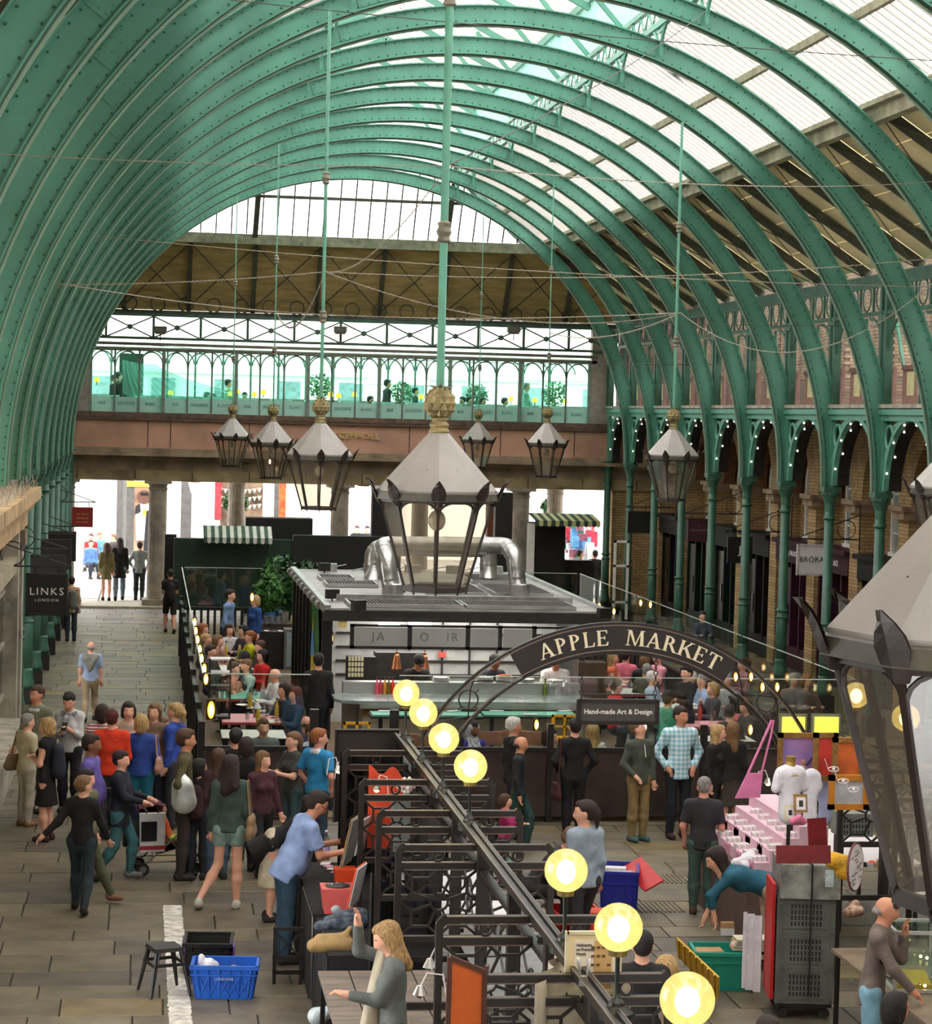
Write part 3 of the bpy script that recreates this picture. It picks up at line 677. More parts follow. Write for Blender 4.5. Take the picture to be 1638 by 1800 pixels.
def leafball(name,label,c,r,n,col,parent=None,sc=(1,1,1),ls=.07):
 b=MB();c=Vector(c)
 for i in range(n):
  d=Vector((random.gauss(0,1),random.gauss(0,1),random.gauss(0,1))).normalized()*r*random.uniform(.55,1)**.6
  p=c+Vector((d.x*sc[0],d.y*sc[1],d.z*sc[2]));a=Vector((random.gauss(0,1),random.gauss(0,1),random.gauss(0,1))).normalized();q=a.cross(d).normalized()if a.cross(d).length>.01 else Vector((1,0,0))
  b.add([p-a*ls,p+q*ls*.45,p+a*ls,p-q*ls*.45],[(0,1,2,3)])
 return b.build(name,mat('leaf_%s'%col,{'dark':rgb(36,82,40),'mid':rgb(66,120,52),'pale':rgb(98,140,90)}[col],.6,var=.3,scale=9),parent)
for i,(px,py,r)in enumerate(((562,678,.38),(706,690,.36),(838,694,.36),(975,692,.4))):
 p=D(px,py,YB+2.6);t=thing('potted_tree','small round-headed tree on the gallery terrace, %s from left'%ORD[i],'plant',(p.x,p.y,4.88),group='potted trees on the gallery terrace')
 o=leafball('foliage','',(0,0,p.z-4.88),r,260,'pale',t);o['kind']='stuff'
 b=MB();b.cyl((0,0,.2),(0,0,p.z-4.88),.02,n=5);b.build('trunk',timber,t);b=MB();b.lathe([(.13,0),(.17,.3)],n=10);b.build('pot',blackp,t)
um=mat('umbrella_white',rgb(235,238,235),.8,var=.03)
for i,(px,py)in enumerate(((700,668),(972,662),(1085,664))):
 p=D(px,py,YB+7);t=thing('parasol','white parasol beyond the gallery glass, %s from left'%ORD[i],'parasol',(p.x,p.y,5.6),group='white terrace parasols')
 b=MB();b.lathe([(1.35,p.z-5.75),(.6,p.z-5.45),(.04,p.z-5.2)],n=8);b.build('canopy',um,t);b=MB();b.cyl((0,0,0),(0,0,p.z-5.3),.03,n=6);b.build('pole',blackp,t)
p=D(230,640,YB+.6);b=MB();b.box(p.x-.35,p.x+.35,YB+2.6,YB+2.7,5.5,p.z+.35);b.build('gallery_screen',mat('screen_green',rgb(40,66,50),.7),None,label='dark screen panel at the left of the gallery',cat='screen')
b=MB();rows=[]
for j in range(9):
 v=j/8;rows.append([])
 for i in range(33):
  u=i/32;px=215+u*(60+170*v**1.5);py=632+v*(58+38*math.sin(PI*min(1,u*1.1))**1)+8*math.sin(u*2)
  q=D(px,py,YB+.42+.04*math.sin(i*1.9));rows[-1].append(q)
b.sheet(rows);b.build('draped_netting',glass_mat('netting',(.62,.85,.78),.1,.3,diff=.3,dcol=(.7,.9,.85)),None,label='striped translucent drape sagging inside the left gallery panes',cat='drape')
ws=mat('facade_white',rgb(225,222,214),.8,var=.04)
fac=thing('building','pale plaster building across the piazza behind the gallery','building',(0,0,0))
b=MB();b.box(-16,34,88,89,0,11.5);b.build('wall',ws,fac)
b=MB()
for z in(3.9,4.2,7.0,8.3,9.3):b.box(-16,34,87.85,88,z,z+.12)
b.build('string_course',mat('facade_course',rgb(200,198,190),.8,var=.04),fac)  # string courses in a slightly greyer tone than the wall
for i in range(18):
 x=-12+i*2.4;b=MB();b.box(x,x+.9,87.9,88,5.2,6.8);o=b.build('window',mat('far_window',rgb(120,140,140),.2),fac)
for px0,px1,c in((205,214,'far_dark'),(222,236,'far_dark'),(318,336,'far_dark'),(410,430,'far_dark'),(482,498,'far_dark'),(657,700,'far_dark'),(640,655,'facade_white')):
 a,b_=D(px0,900,87.7),D(px1,900,87.7);b=MB();b.box(a.x,b_.x,87.6,87.95,0,3.9);b.build('dark_bay',mat(c,rgb(88,86,84),.5),fac)
a=D(236,855,87.5);c=D(262,975,87.5);t=thing('poster','tall window poster of a person in sunglasses and black suit','poster',(0,87.5,0))
def quad(name,m,x0,z0,x1,z1,y,par):b=MB();b.box(min(x0,x1),max(x0,x1),y,y+.02,min(z0,z1),max(z0,z1));return b.build(name,m,par)
zz=lambda py:height_at(250,py,87.5);xx=lambda px:D(px,900,87.5).x
quad('sheet',mat('poster_tan',rgb(170,130,100),.6,var=.3,scale=1),xx(236),zz(850),xx(270),zz(975),.1,t)
quad('poster_yellow_band',mat('poster_yellow',rgb(226,190,60),.6),xx(222),zz(846),xx(270),zz(856),.04,t)
b=MB();b.lathe([(.02,-.01),(.28,0),(.02,.01)],(xx(253),.03,zz(874)),12,axis='Y');b.build('printed_head',mat('poster_skin',rgb(96,64,50),.6),t)
quad('printed_shades',dark,xx(246),zz(866),xx(260),zz(871),.0,t)
b=MB();b.poly([(xx(240),.03,zz(950)),(xx(268),.03,zz(950)),(xx(264),.03,zz(887)),(xx(256),.03,zz(882)),(xx(250),.03,zz(882)),(xx(238),.03,zz(892))],(0,.01,0));b.build('printed_shirt',mat('poster_white',rgb(225,225,228),.6),t)
b=MB();b.poly([(xx(253),.0,zz(975)),(xx(268),.0,zz(975)),(xx(266),.0,zz(893)),(xx(257),.0,zz(899))],(0,.01,0));b.poly([(xx(237),.0,zz(905)),(xx(247),.0,zz(900)),(xx(246),.0,zz(885)),(xx(238),.0,zz(890))],(0,.01,0));b.build('printed_jacket',mat('poster_black',rgb(26,26,28),.6),t)
quad('printed_bow',MATS['poster_yellow'],xx(251),zz(896),xx(257),zz(906),-.02,t)
a,c=D(383,850,84),D(465,925,84)
t=thing('shop_window','shop window hung with three rows of cream bunting','shop window',(0,84,0))
b=MB();b.box(a.x,c.x,0,.1,0,3.9);b.build('backing',mat('shop_interior',rgb(120,100,80),.8,var=.4,scale=1.5),t)
for xq in(383,465):q=D(xq,900,84).x;MB().box(q-.08,q+.08,-.1,.05,0,3.9).build('frame',ws,t)
bunt=MB()
for r_,py in enumerate((858,872,886)):
 for j in range(9):
  q=D(388+j*8.5,py+3*math.sin(j*.4),83.8);bunt.poly([(q.x-.08,-.15,q.z),(q.x+.08,-.15,q.z),(q.x,-.15,q.z-.17)],(0,.01,0))
bunt.build('bunting',mat('bunting_cream',rgb(226,214,184),.8),t)
for px,c_ in((383,rgb(170,50,60)),(496,rgb(200,90,40))):
 q=D(px,890,83.9);MB().box(q.x-.12,q.x+.12,-.2,0,1.6,3.4).build('hanging_cloth',mat('shop_cloth_%d'%px,c_,.8,var=.3,scale=8),t)
for i,(px,py)in enumerate(((414,884),(970,890))):
 p=D(px,py,YB+3.7);t=thing('hanging_bush',['clipped green ball bush behind the banded stone column','clipped green ball bush above the right market awning'][i],'plant',(p.x,p.y,p.z))
 o=leafball('foliage','',(0,0,0),.42 if i==0 else.34,700,'mid',t,sc=(1.0,.8,.75));o['kind']='stuff'
 b=MB();b.lathe([(.05,-.34),(.25,-.2),(.25,-.12)],n=10);b.cyl((0,0,.2),(0,0,4.1-p.z),.012,n=4);b.build('hanging_basket',blackp,t)
for i,(px,py)in enumerate(((341,855),(639,862),(918,866),(1012,900))[:3]):
 p=D(px,py,YB+.9);t=thing('wall_lantern','small lit lantern under the far gallery, %s from left'%ORD[i],'lantern',(p.x,p.y,p.z),group='small lit lanterns under the gallery')
 b=MB();b.lathe([(.08,-.2),(.17,.12)],n=6);b.build('glazing',glow_mat('lantern_lit',rgb(255,236,190),2.2),t);b=MB();b.lathe([(.19,.12),(.06,.26),(.02,.3)],n=6);b.cyl((0,0,.3),(0,0,3.95-p.z),.012,n=4);b.build('cap',blackp,t)
# == HANGING LANTERNS ==
leadm=mat('lantern_roof',rgb(150,146,138),.45,var=.06,scale=3,bump=.08)
ironm=mat('lantern_iron',rgb(44,34,28),.45,var=.15,scale=6)
bandm=mat('lantern_band',rgb(74,70,56),.5,var=.25,scale=8)
goldm=mat('pineapple_gold',rgb(138,124,82),.45,.25,var=.2,scale=9)
lglass=glass_mat('lantern_glass',(.80,.77,.70),.10,.12,diff=.07,dcol=(.62,.56,.45))
RB=.475
PH=R(22.5)
def oct_(r,z,ph=0):return[(r*math.cos(R(45)*i+ph),r*math.sin(R(45)*i+ph),z)for i in range(8)]
def lantern_meshes():
 m={}
 b=MB();b.lathe([(RB,.0),(RB+.0,.015),(.075,.47),(.07,.47)],n=8);m['roof']=[(b.mesh('roof',leadm),'lantern_roof')]
 b=MB()
 for i in range(8):
  for q in((.33,.16),(.22,.27)):
   a=R(45)*i+R(22.5)+(.1 if q[0]>.3 else-.05);b.ball((q[0]*math.cos(a)*.93,q[0]*math.sin(a)*.93,q[1]+.015),.006,5,4)
 m['roof'].append((b.mesh('rivet',ironm),'roof_rivets'))
 b=MB();b.lathe([(RB+.0,-.07),(RB+.02,-.065),(RB+.02,-.008),(RB,0)],n=8);m['brim']=[(b.mesh('brim',bandm),'brim_band')]
 b=MB();b.lathe([(.07,.46),(.083,.47),(.083,.485),(.07,.5),(.07,.51),(.077,.515),(.077,.535),(.062,.55),(.06,.56),(.067,.565),(.067,.58),(.05,.59)],n=16);m['neck']=[(b.mesh('neck_rings',goldm,True),'neck_rings')]
 b=MB();rows,cols=6,10;rr_=.118;zc=.70
 def P(i,j,k=1.0):
  t=PI*(.1+.8*j/rows);a=2*PI*i/cols;r_=rr_*math.sin(t)*k;return(r_*math.cos(a),r_*math.sin(a),zc-rr_*1.05*math.cos(t)*(k if k>1 else 1))
 for j in range(0,rows+1):
  for i in range(cols):
   o=.5*(j%2)
   if j+2>rows+1:continue
   c=P(i+o,j+1 if j+1<=rows else rows,1.14);p=[P(i+o,j),P(i+o+.5,j+1),P(i+o,min(j+2,rows)),P(i+o-.5,j+1)]
   if j+1>rows:continue
   b.add(p+[c],[(0,1,4),(1,2,4),(2,3,4),(3,0,4)])
 b.lathe([(.04,zc-.12),(.1,zc-.06),(.108,zc),(.1,zc+.06),(.06,zc+.12)],n=10)
 m['finial']=[(b.mesh('pineapple',goldm),'pineapple_finial')]
 b=MB()
 for i in range(9):
  a=2*PI*i/9;b.add([(0,0,zc+.1),(.09*math.cos(a-.2),.09*math.sin(a-.2),zc+.13),(.16*math.cos(a),.16*math.sin(a),zc+.15),(.09*math.cos(a+.2),.09*math.sin(a+.2),zc+.13)],[(0,1,2,3)])
 m['finial'].append((b.mesh('crown_leaves',mat('crown_leaf',rgb(120,112,78),.5,.3)),'crown_leaves'))
 zt,zb,rt,rb=-.07,-.77,RB-.025,.245
 b=MB()
 for p,q in zip(oct_(rt,zt),oct_(rb,zb)):b.beam(p,q,.022,.022)
 tb=oct_(rt,zt);bb=oct_(rb,zb)
 for i in range(8):
  b.beam(tb[i],tb[(i+1)%8],.03,.03);b.beam(bb[i],bb[(i+1)%8],.03,.045)
  c0,c1=Vector(tb[i]),Vector(tb[(i+1)%8]);d0,d1=Vector(bb[i]),Vector(bb[(i+1)%8])
  pts=[]
  for k in range(13):
   t=k/12;s=.5-.5*math.cos(PI*t);v=.24*(1-math.sin(PI*t)**.55)
   L0=c0.lerp(d0,v);L1=c1.lerp(d1,v);pts.append(L0.lerp(L1,s))
  b.tube(pts,.010,5)
 for p in bb:b.ball((p[0],p[1],p[2]-.03),.012,6,5)
 m['cage']=[(b.mesh('cage',ironm),'cage')]
 b=MB()
 for i in range(8):
  a=R(45)*i;c,s=math.cos(a),math.sin(a)
  prof=[(-.11,.022,RB-.03),(-.06,.05,RB+.0),(-.01,.06,RB+.02),(.03,.05,RB+.036),(.065,.028,RB+.055),(.10,.002,RB+.085)]
  rows_=[]
  for z,w_,r_ in prof:
   rows_.append([(r_*c-w_*-s*-1,r_*s-w_*c,z),(r_*1.012*c+.012*c,r_*1.012*s+.012*s,z),(r_*c+w_*-s,r_*s+w_*c,z)])
  rows_=[[(r_*c+w_*s,r_*s-w_*c,z),((r_+.02)*c,(r_+.02)*s,z),(r_*c-w_*s,r_*s+w_*c,z)]for z,w_,r_ in prof]
  b.sheet(rows_)
  b.sheet([[(x-.01*c,y-.01*s,z)for x,y,z in rw]for rw in rows_])
  m.setdefault('leaf',[]).append((b.mesh('leaf',ironm),'leaf'));b=MB()
 for i in range(8):
  q=MB();q.add([tb[i],tb[(i+1)%8],bb[(i+1)%8],bb[i]],[(0,1,2,3)]);m.setdefault('glass',[]).append((q.mesh('pane',lglass),'pane'))
 b=MB();b.lathe([(.02,-.08),(.05,-.1),(.05,-.14)],n=10);b.ball((0,0,-.23),.07,12,9,(1,1,1.2));m['bulb']=[(b.mesh('lamp_glass',mat('opal_bulb',rgb(205,196,170),.25,var=0)),'lamp_bulb')]
 return m
LM=lantern_meshes()
LANT=[(769,864,17.9,'large central grey-roofed lantern hanging nearest the middle of the picture'),(562,800,33.0,'grey-roofed hanging lantern just left of the large central one'),(479,778,50.0,'hanging lantern with a small lit flame, second from the left'),(408,767,59.5,'smallest hanging lantern at the far left of the row'),(840,773,62.6,'small hanging lantern half hidden behind the large central one'),(961,779,52.0,'hanging lantern in front of the pink parapet, right of the central one'),(1182,801,39.2,'hanging lantern in front of the right arcade'),(1680,858,22.9,'lantern roof showing behind the huge near lantern at the right edge'),(1739,1118,6.35,'huge near lantern cut by the right edge of the view')]
polem=mat('pole_green',rgb(96,158,132),.4,var=.1,scale=4)
flame=glow_mat('small_flame',rgb(255,214,150),5)
POLETOP={}
for i,(px,py,Y,lab)in enumerate(LANT):
 p=D(px,py,Y);t=thing('hanging_lantern','octagonal '+lab if not lab.startswith('octa')else lab,'lantern',p,R({0:-96,8:-98,1:-92}.get(i,-90+i*3)),group='octagonal lanterns hung from the roof')
 for k,lst in LM.items():
  for me,nm in lst:
   if nm in('roof_rivets','crown_leaves'):par=[o for o in t.children if o.name.split('.')[0]==('lantern_roof' if nm=='roof_rivets' else 'pineapple_finial')][0]
   else:par=t
   link(nm,me,par)
 if i==2:MB().ball((.0,-.05,-.42),.022,8,6,(1,1,2.4)).build('flame',flame,t)
 zr=ZC+math.sqrt(max(.1,(RI+.1)**2-(p.x-XC)**2))if abs(p.x-XC)<RI else 9
 if px>1100:zr={6:10.85,7:11.2,8:8.5}[i]
 if i==5:zr=ZC+math.sqrt((RI+.1)**2-(p.x-XC)**2)
 h=zr-p.z;b=MB();r_=.026 if i!=0 else.032
 b.cyl((0,0,.8),(0,0,h),r_ if i in(0,1,6)else.016,n=8)
 b.build('pole',polem,t)
 b=MB()
 for zc in((2.0,4.0)if i else(2.05,3.9)):
  b.lathe([(.03,zc-.09),(.055,zc-.07),(.045,zc-.04),(.062,zc),(.045,zc+.04),(.055,zc+.07),(.03,zc+.09)],n=8)
 b.build('pole_collar',mat('collar_bronze',rgb(120,116,96),.5,var=.2),t)
for px,py,Y in((1195,120,39.2),(975,275,52.0)):
 p=D(px,py,Y);b=MB();b.box(p.x-.1,p.x+.1,Y-1.5,Y+.15,p.z-.12,p.z+.1);tag(b.build('lantern_beam',green2),'short green beam carrying the lantern pole over the %s right lantern'%('near' if px>1100 else 'far'),'beam')
cab=mat('cable',rgb(150,142,124),.6,var=.1);cabd=mat('cable_dark',rgb(70,66,58),.6,var=.1)
def cable(a,c,sag,label,rope=True,r_=.012):
 if rope:r_=.0055*max(.55,min(1.6,(Vector(a).y+Vector(c).y)/2/30))
 n=28;pts=[]
 for k in range(n+1):
  t=k/n;p=Vector(a).lerp(Vector(c),t);p.z-=4*sag*t*(1-t);pts.append(p)
 b=MB();b.tube(pts,r_,5)
 if rope:
  for k in range(n*5):
   t=(k+.5)/(n*5);p=Vector(a).lerp(Vector(c),t);p.z-=4*sag*t*(1-t);b.ball(p+Vector((0,0,-r_*1.6 if k%2 else r_*1.4)),r_*1.3,4,3)
 tag(b.build('cable',cab if rope else cabd),label,'cable','cables strung between the lantern poles')
A_,B_,C_,F_,G_=D(787,292,17.9),D(571,478,33),D(486,548,50),D(966,585,52),D(1196,550,39.2)
cable(D(-10,270,19.5),A_,.03,'cable from the left edge to the collar of the central lantern pole')
cable(A_,D(1650,318,33),.12,'cable from the central pole to the upper right edge')
cable(B_,G_,.42,'rope light from the second pole sagging to the right lantern pole')
cable(D(80,494,36),C_+Vector((0,0,0)),.05,'cable from the left ribs to the third lantern pole')
cable(D(100,500,33),B_,.05,'cable from the left ribs to the second lantern pole')
cable(B_,D(1660,452,33),.18,'rope light crossing from the second pole to the right edge')
cable(B_,A_,.25,'rope light rising from the second pole to the central pole')
cable(C_,B_,.55,'rope light rising steeply from the third pole to the second pole')
cable(C_,G_,.12,'rope light from the third pole level across to the right lantern pole')
cable(G_,D(1660,478,34),.95,'rope light sagging from the right lantern pole to the right edge')
cable(F_,G_,.25,'rope light between the two right-hand lantern poles')
cable(D(100,408,37),D(1660,505,36),.15,'long cable crossing the whole hall below the skylights')
cable(D(360,-5,25),D(1660,108,26),.05,'thin dark cable across the top of the arches',False,.006)
cable(D(640,560,50),D(1660,575,40),.02,'thin cable level with the gallery truss at right',False,.006)
cable(D(180,600,62),D(1300,640,52),.2,'thin cable in front of the gallery truss',False,.008)
cable(D(785,292,17.9),D(1240,20,33),.1,'thin wire rising from the central pole to the skylight',False,.006)
# == HANGING SHOP SIGNS ==
signb=mat('sign_black',rgb(20,19,18),.45,var=.05);signm=mat('sign_maroon',rgb(62,30,40),.45,var=.05);signw=mat('sign_white',rgb(205,200,196),.5,var=.03)
lett=mat('letter_white',rgb(232,228,218),.6,var=0);lettd=mat('letter_dark',rgb(52,52,52),.6,var=0);lettg=mat('letter_dim',rgb(150,130,130),.6,var=0)
def hang_sign(px,py,Y,w,h,m,label,lines,side,fm=None,lm=None,arm=1.6):
 p=D(px,py,Y);t=thing('hanging_sign',label,'sign',p,group='hanging shop signs')
 b=MB();b.box(-w/2,w/2,-.025,.025,-h/2,h/2);b.build('board',m,t)
 if fm:
  b=MB()
  for s in(-1,1):b.box(s*w/2-.02,s*w/2+.02,-.04,.04,-h/2-.02,h/2+.02);b.box(-w/2,w/2,-.04,.04,s*h/2-.02,s*h/2+.02)
  b.build('frame',fm,t)
 for body,z,sz,sxx,sp_ in lines:text('lettering',body,lm or lett,t,(0,-.03,z),sz,space=sp_,sx=sxx,ext=.003)
 b=MB();s=side;x1=s*arm
 b.cyl((-s*w*.62,0,h/2+.13),(x1,0,h/2+.13),.014,n=5);b.cyl((-s*w*.62,0,h/2+.13),(x1,0,h/2+.13+arm*.5),.011,n=5);b.ring((s*arm*.72,0,h/2+.13+.2),.19,.01,18,'Y',4)
 for q in(-.3,.3):b.cyl((q*w,0,h/2),(q*w,0,h/2+.13),.008,n=4)
 if s>0:b.cyl((x1,0,h/2-.1),(x1,0,h/2+.13+arm*.5+.2),.016,n=5)
 b.build('bracket',blackp,t)
hang_sign(82,1045,36.6,.62,.63,signb,'black LINKS LONDON sign hanging by the left stone pilaster',[('LINKS',.045,.165,1.05,1.25),('LONDON',-.09,.06,1.1,1.5)],-1,blackp,arm=.75)
hang_sign(84,1002,41,.58,.5,signb,'blank black sign just behind the lettered left one',[],-1,blackp,arm=.6)
hang_sign(96,974,46,.62,.56,signb,'third black hanging sign on the left, half covered',[('lk',-.15,.1,1,1)],-1,blackp,arm=.7)
hang_sign(108,960,51,.6,.62,signb,'fourth black hanging sign on the left, near the red one',[('P',-.13,.1,1,1)],-1,blackp,arm=.7)
hang_sign(145,909,58,.52,.5,mat('sign_red',rgb(140,34,26),.5,var=.05),'red hanging sign with cream script on the far left',[('MY TENT',.07,.07,1,1),('MASALA',-.03,.08,1,1),('KITCHEN',-.13,.07,1,1)],-1,lm=mat('letter_cream',rgb(214,150,110),.6,var=0),arm=.8)
hang_sign(1123,918,59,.58,.54,signb,'unlit black hanging sign furthest along the right wall',[],1,blackp,arm=1.0)
hang_sign(1228,932,54.2,.56,.56,signm,'maroon TEA PALACE sign hanging on the right',[('TEA PALACE',.0,.07,1,1.1),('*',.1,.08,1,1)],1,lm=lettg,arm=1.2)
hang_sign(1300,967,50.5,.58,.6,signb,'black square JOY sign hanging on the right',[('J',0,.26,1,1)],1,arm=1.2)
js=[o for o in C.objects if o.get('label')=='black square JOY sign hanging on the right'][0]
text('lettering','O',lett,js,(.08,-.03,.05),.14);text('lettering','Y',lett,js,(.09,-.03,-.07),.16)
hang_sign(1426,984,45,.58,.6,signw,'white framed BRORA sign hanging on the right',[('BR\u00D6RA',0,.155,1,1.05)],1,mat('sign_frame_grey',rgb(176,170,168),.5),lettd,arm=1.0)
# == RESTAURANT ENCLOSURE ==
XF0,XF1,YF0,YF1=.77,9.96,31.0,52.0
ZG=2.02
decks=mat('deck_board',rgb(112,92,72),.7,var=.2,scale=3,stretch=(1,8,1))
def T(name,label,cat,loc=(0,0,0),rz=0,group=None):return thing(name,label,cat,loc,rz,group)
dk=T('timber_deck','weathered timber decking of the fenced restaurant','decking',(0,0,0))
pl=MB().box(XF0+.15,XF1-.15,-.075,.075,.0,.045).mesh('plank',decks)
y=YF0+.2;n=0
while y<YF1-.3:link('plank',pl,dk,(0,y,0));y+=.165;n+=1
def fence_run(label,a,c,slats=True,gz=ZG,zs=1.25,gap=.16,panel=2.05,red=False):
 a,c=Vector(a),Vector(c);L=(c-a).length;ang=math.atan2(c.y-a.y,c.x-a.x)
 t=T('glass_fence',label,'fence',a,ang,'glazed fence round the restaurant');n=max(1,round(L/panel));st=L/n
 post=MB().box(-.045,.045,-.045,.045,0,zs+.12).mesh('post',blackp)
 gl=MB().box(.06,st-.06,-.006,.006,zs+.02 if slats else 1.02,gz).mesh('pane',clear)
 edge=MB().box(.06,st-.06,-.009,.009,gz,gz+.012).mesh('glass_edge',mat('glass_edge',rgb(190,200,190),.2,var=0))
 bp=MB().box(.05,st-.05,-.02,.02,.08,.98).mesh('panel',mat('fence_panel',rgb(64,52,48),.22,var=.2,scale=2))
 sl=MB().box(-.03,.03,-.012,.012,.05,zs).mesh('slat',mat('fence_slat',rgb(40,36,32),.5,var=.15))
 rl=MB().box(0,st,-.03,.03,zs-.02 if slats else.98,zs+.03 if slats else 1.04).mesh('top_rail',blackp)
 for i in range(n+1):link('post',post,t,(i*st,0,0))
 for i in range(n):
  link('pane',gl,t,(i*st,0,0));link('glass_edge',edge,t,(i*st,0,0));link('top_rail',rl,t,(i*st,0,0))
  if slats:
   k=int(st/gap)
   for j in range(1,k+1):link('slat',sl,t,(i*st+j*st/(k+1),0,0))
  else:link('panel',bp,t,(i*st,0,0))
 return t
fence_run('long left run of the dark slatted fence with glass above',(XF0,YF0,0),(XF0,YF1,0))
fence_run('back run of the glazed fence by the plant wall',(XF0,YF1,0),(XF1,YF1,0),True,zs=1.1)
fence_run('long right run of the glazed fence before the shops',(XF1,YF0,0),(XF1,YF1,0),True,zs=.9)
fence_run('front left run of the fence behind the crowd',(XF0,YF0,0),(2.3,YF0,0),False)
fence_run('long front run of the fence behind the boy and plaid man',(3.4,YF0,0),(XF1,YF0,0),False)
for s_ in(0,1):
 b=MB();x=2.3 if s_==0 else 3.4;b.box(x-.06,x+.06,YF0-.06,YF0+.06,0,1.55);tag(b.build('gate_post',blackp),'black %s post of the fence gateway'%('left','right')[s_],'post')
b=MB();b.box(3.7,9.6,YF0+.1,YF0+.55,.42,.5);bn=T('banquette','dark red banquette behind the front fence','bench');b.build('cushion',mat('red_cushion',rgb(110,36,40),.5,var=.1),bn);MB().box(3.7,9.6,YF0+.1,YF0+.5,.05,.42).build('base',blackp,bn)
KX0,KX1,KY0,KY1,KZ=3.1,7.45,38.6,46.6,2.4
kk=T('kitchen_kiosk','corrugated metal kitchen kiosk with flat vented roof','kiosk')
steel=mat('brushed_steel',rgb(168,170,166),.3,.6,var=.1,scale=2);galv=mat('galvanised',rgb(180,180,176),.28,.85,var=.15,scale=4,bump=.15,bscale=6)
darkm=mat('dark_metal',rgb(48,46,44),.45,.3,var=.15)
MB().box(KX0+.1,KX1-.1,KY1-.2,KY1-.1,0,KZ).build('back_wall',steel,kk)
MB().box(KX0,KX1,KY0+2.2,KY0+2.3,.0,KZ-.05).build('inner_wall',mat('kitchen_wall',rgb(176,178,174),.5,.1,var=.08),kk)
for z in(.9,1.15,1.4,1.65):MB().box(KX0+.3,KX1-.2,KY0+2.14,KY0+2.2,z,z+.03).build('wall_rail',darkm,kk)
for x in(4.7,5.3,5.8,6.3):MB().box(x,x+.03,KY0+2.13,KY0+2.18,.9,KZ-.3).build('rack_upright',darkm,kk)
b=MB();b.box(KX0-.02,KX0+.04,KY0,KY1,0,KZ-.02);b.build('side_wall',darkm,kk)
for i in range(9):
 yy=KY0+i*(KY1-KY0)/8;b=MB();b.box(KX0-.14,KX0-.02,yy-.06,yy+.06,0,KZ-.02);b.build('side_post',blackp,kk)
 b=MB();b.cyl((KX0-.2,yy-.1,KZ-.06),(KX0-.2,yy+.22,KZ-.06),.07,n=8);b.build('roof_bracket',mat('bracket_grey',rgb(120,118,114),.5,var=.1),kk)
MB().box(KX1-.04,KX1+.04,KY0,KY1,0,KZ-.02).build('side_wall',darkm,kk)
MB().box(KX0-.2,KX1+.2,KY0-1.3,KY1,KZ-.1,KZ).build('roof_slab',mat('kiosk_roof',rgb(150,148,142),.5,.2,var=.15,scale=1.5),kk)
MB().box(KX0-.22,KX1+.22,KY0-1.42,KY0-1.3,KZ-.2,KZ-.02).build('roof_edge',darkm,kk)
for s in(0,1):
 x=(KX0-.2,KX1+.1)[s];MB().box(x,x+.1,KY0-1.3,KY1,KZ,KZ+.05).build('roof_rail',galv,kk)
grm=mat('grille_bar',rgb(74,66,60),.6,.3,var=.1)
def grille(x0,x1,y0,y1,z):
 t=MB();t.box(x0,x1,y0,y1,z,z+.015);f=t.build('roof_grille',mat('grille_dark',rgb(58,52,48),.7,var=.1),kk)
 b=MB();n=int((x1-x0)/.055)
 for i in range(n):b.box(x0+i*.055,x0+i*.055+.028,y0,y1,z+.015,z+.045)
 b.build('grille_bars',grm,f,kind='stuff')
 b=MB()
 for a_,c_ in((x0-.03,x0),(x1,x1+.03)):b.box(a_,c_,y0-.03,y1+.03,z,z+.06)
 for a_,c_ in((y0-.03,y0),(y1,y1+.03)):b.box(x0,x1,a_,c_,z,z+.06)
 b.build('grille_frame',steel,f)
for x0,x1 in((3.35,5.2),(5.3,7.1)):grille(x0,x1,KY0-1.15,KY0-.1,KZ+.01)
for(x0,x1,y0,y1)in((3.3,4.2,41.8,42.7),(3.3,3.9,43.4,44.2),(5.0,6.0,40.2,42.6),(6.2,7.2,40.2,42.4),(6.2,7.2,43.2,45)):grille(x0,x1,y0,y1,KZ+.01)
MB().box(3.2,7.3,KY0+.1,KY0+.2,KZ,KZ+.12).build('roof_rail',galv,kk)
for i,(a,c)in enumerate(((622,716),(724,818),(827,875),(884,935))):
 p,q=D(a,1120,KY0-1.35),D(c,1120,KY0-1.35);z0,z1=height_at(700,1136,KY0-1.35),height_at(700,1103,KY0-1.35)
 b=MB();b.box(p.x,q.x,KY0-1.37,KY0-1.33,z0,z1);pn=b.build('sign_panel',mat('sign_steel',rgb(186,186,182),.3,.5,var=.08,scale=1),kk)
 t_=['JA','O   IR','',''][i]
 if t_:text('lettering',t_,mat('faded_letter',rgb(110,112,112),.5,var=0),pn,(p.x+(q.x-p.x)*(.45 if i==0 else.5),KY0-1.38,(z0+z1)/2),.2,space=1.3)
b=MB();z0,z1=height_at(700,1141,KY0-1.35),height_at(700,1098,KY0-1.35);p,q=D(615,1120,KY0-1.35),D(1062,1120,KY0-1.35)
b.box(p.x,q.x,KY0-1.36,KY0-1.3,z0,z0+.05);b.box(p.x,q.x,KY0-1.36,KY0-1.3,z1-.04,z1)
for a in(615,716,818,875,935,1000,1058):xq=D(a+4,1120,KY0-1.35).x;b.box(xq-.035,xq+.035,KY0-1.36,KY0-1.3,z0,z1)
b.build('sign_frame',darkm,kk)
for a,c in((665,703),(718,758)):
 p,q=D(a,1096,KY0-1.5),D(c,1096,KY0-1.5);MB().box(p.x,q.x,KY0-1.52,KY0-1.46,p.z-.02,p.z+.02).build('tube_light',glow_mat('tube_white',rgb(245,250,250),1.3),kk)
p,q=D(655,1090,KY0-1.5),D(770,1090,KY0-1.5);MB().box(p.x,q.x,KY0-1.54,KY0-1.44,p.z-.0,p.z+.03).build('light_bar',darkm,kk)
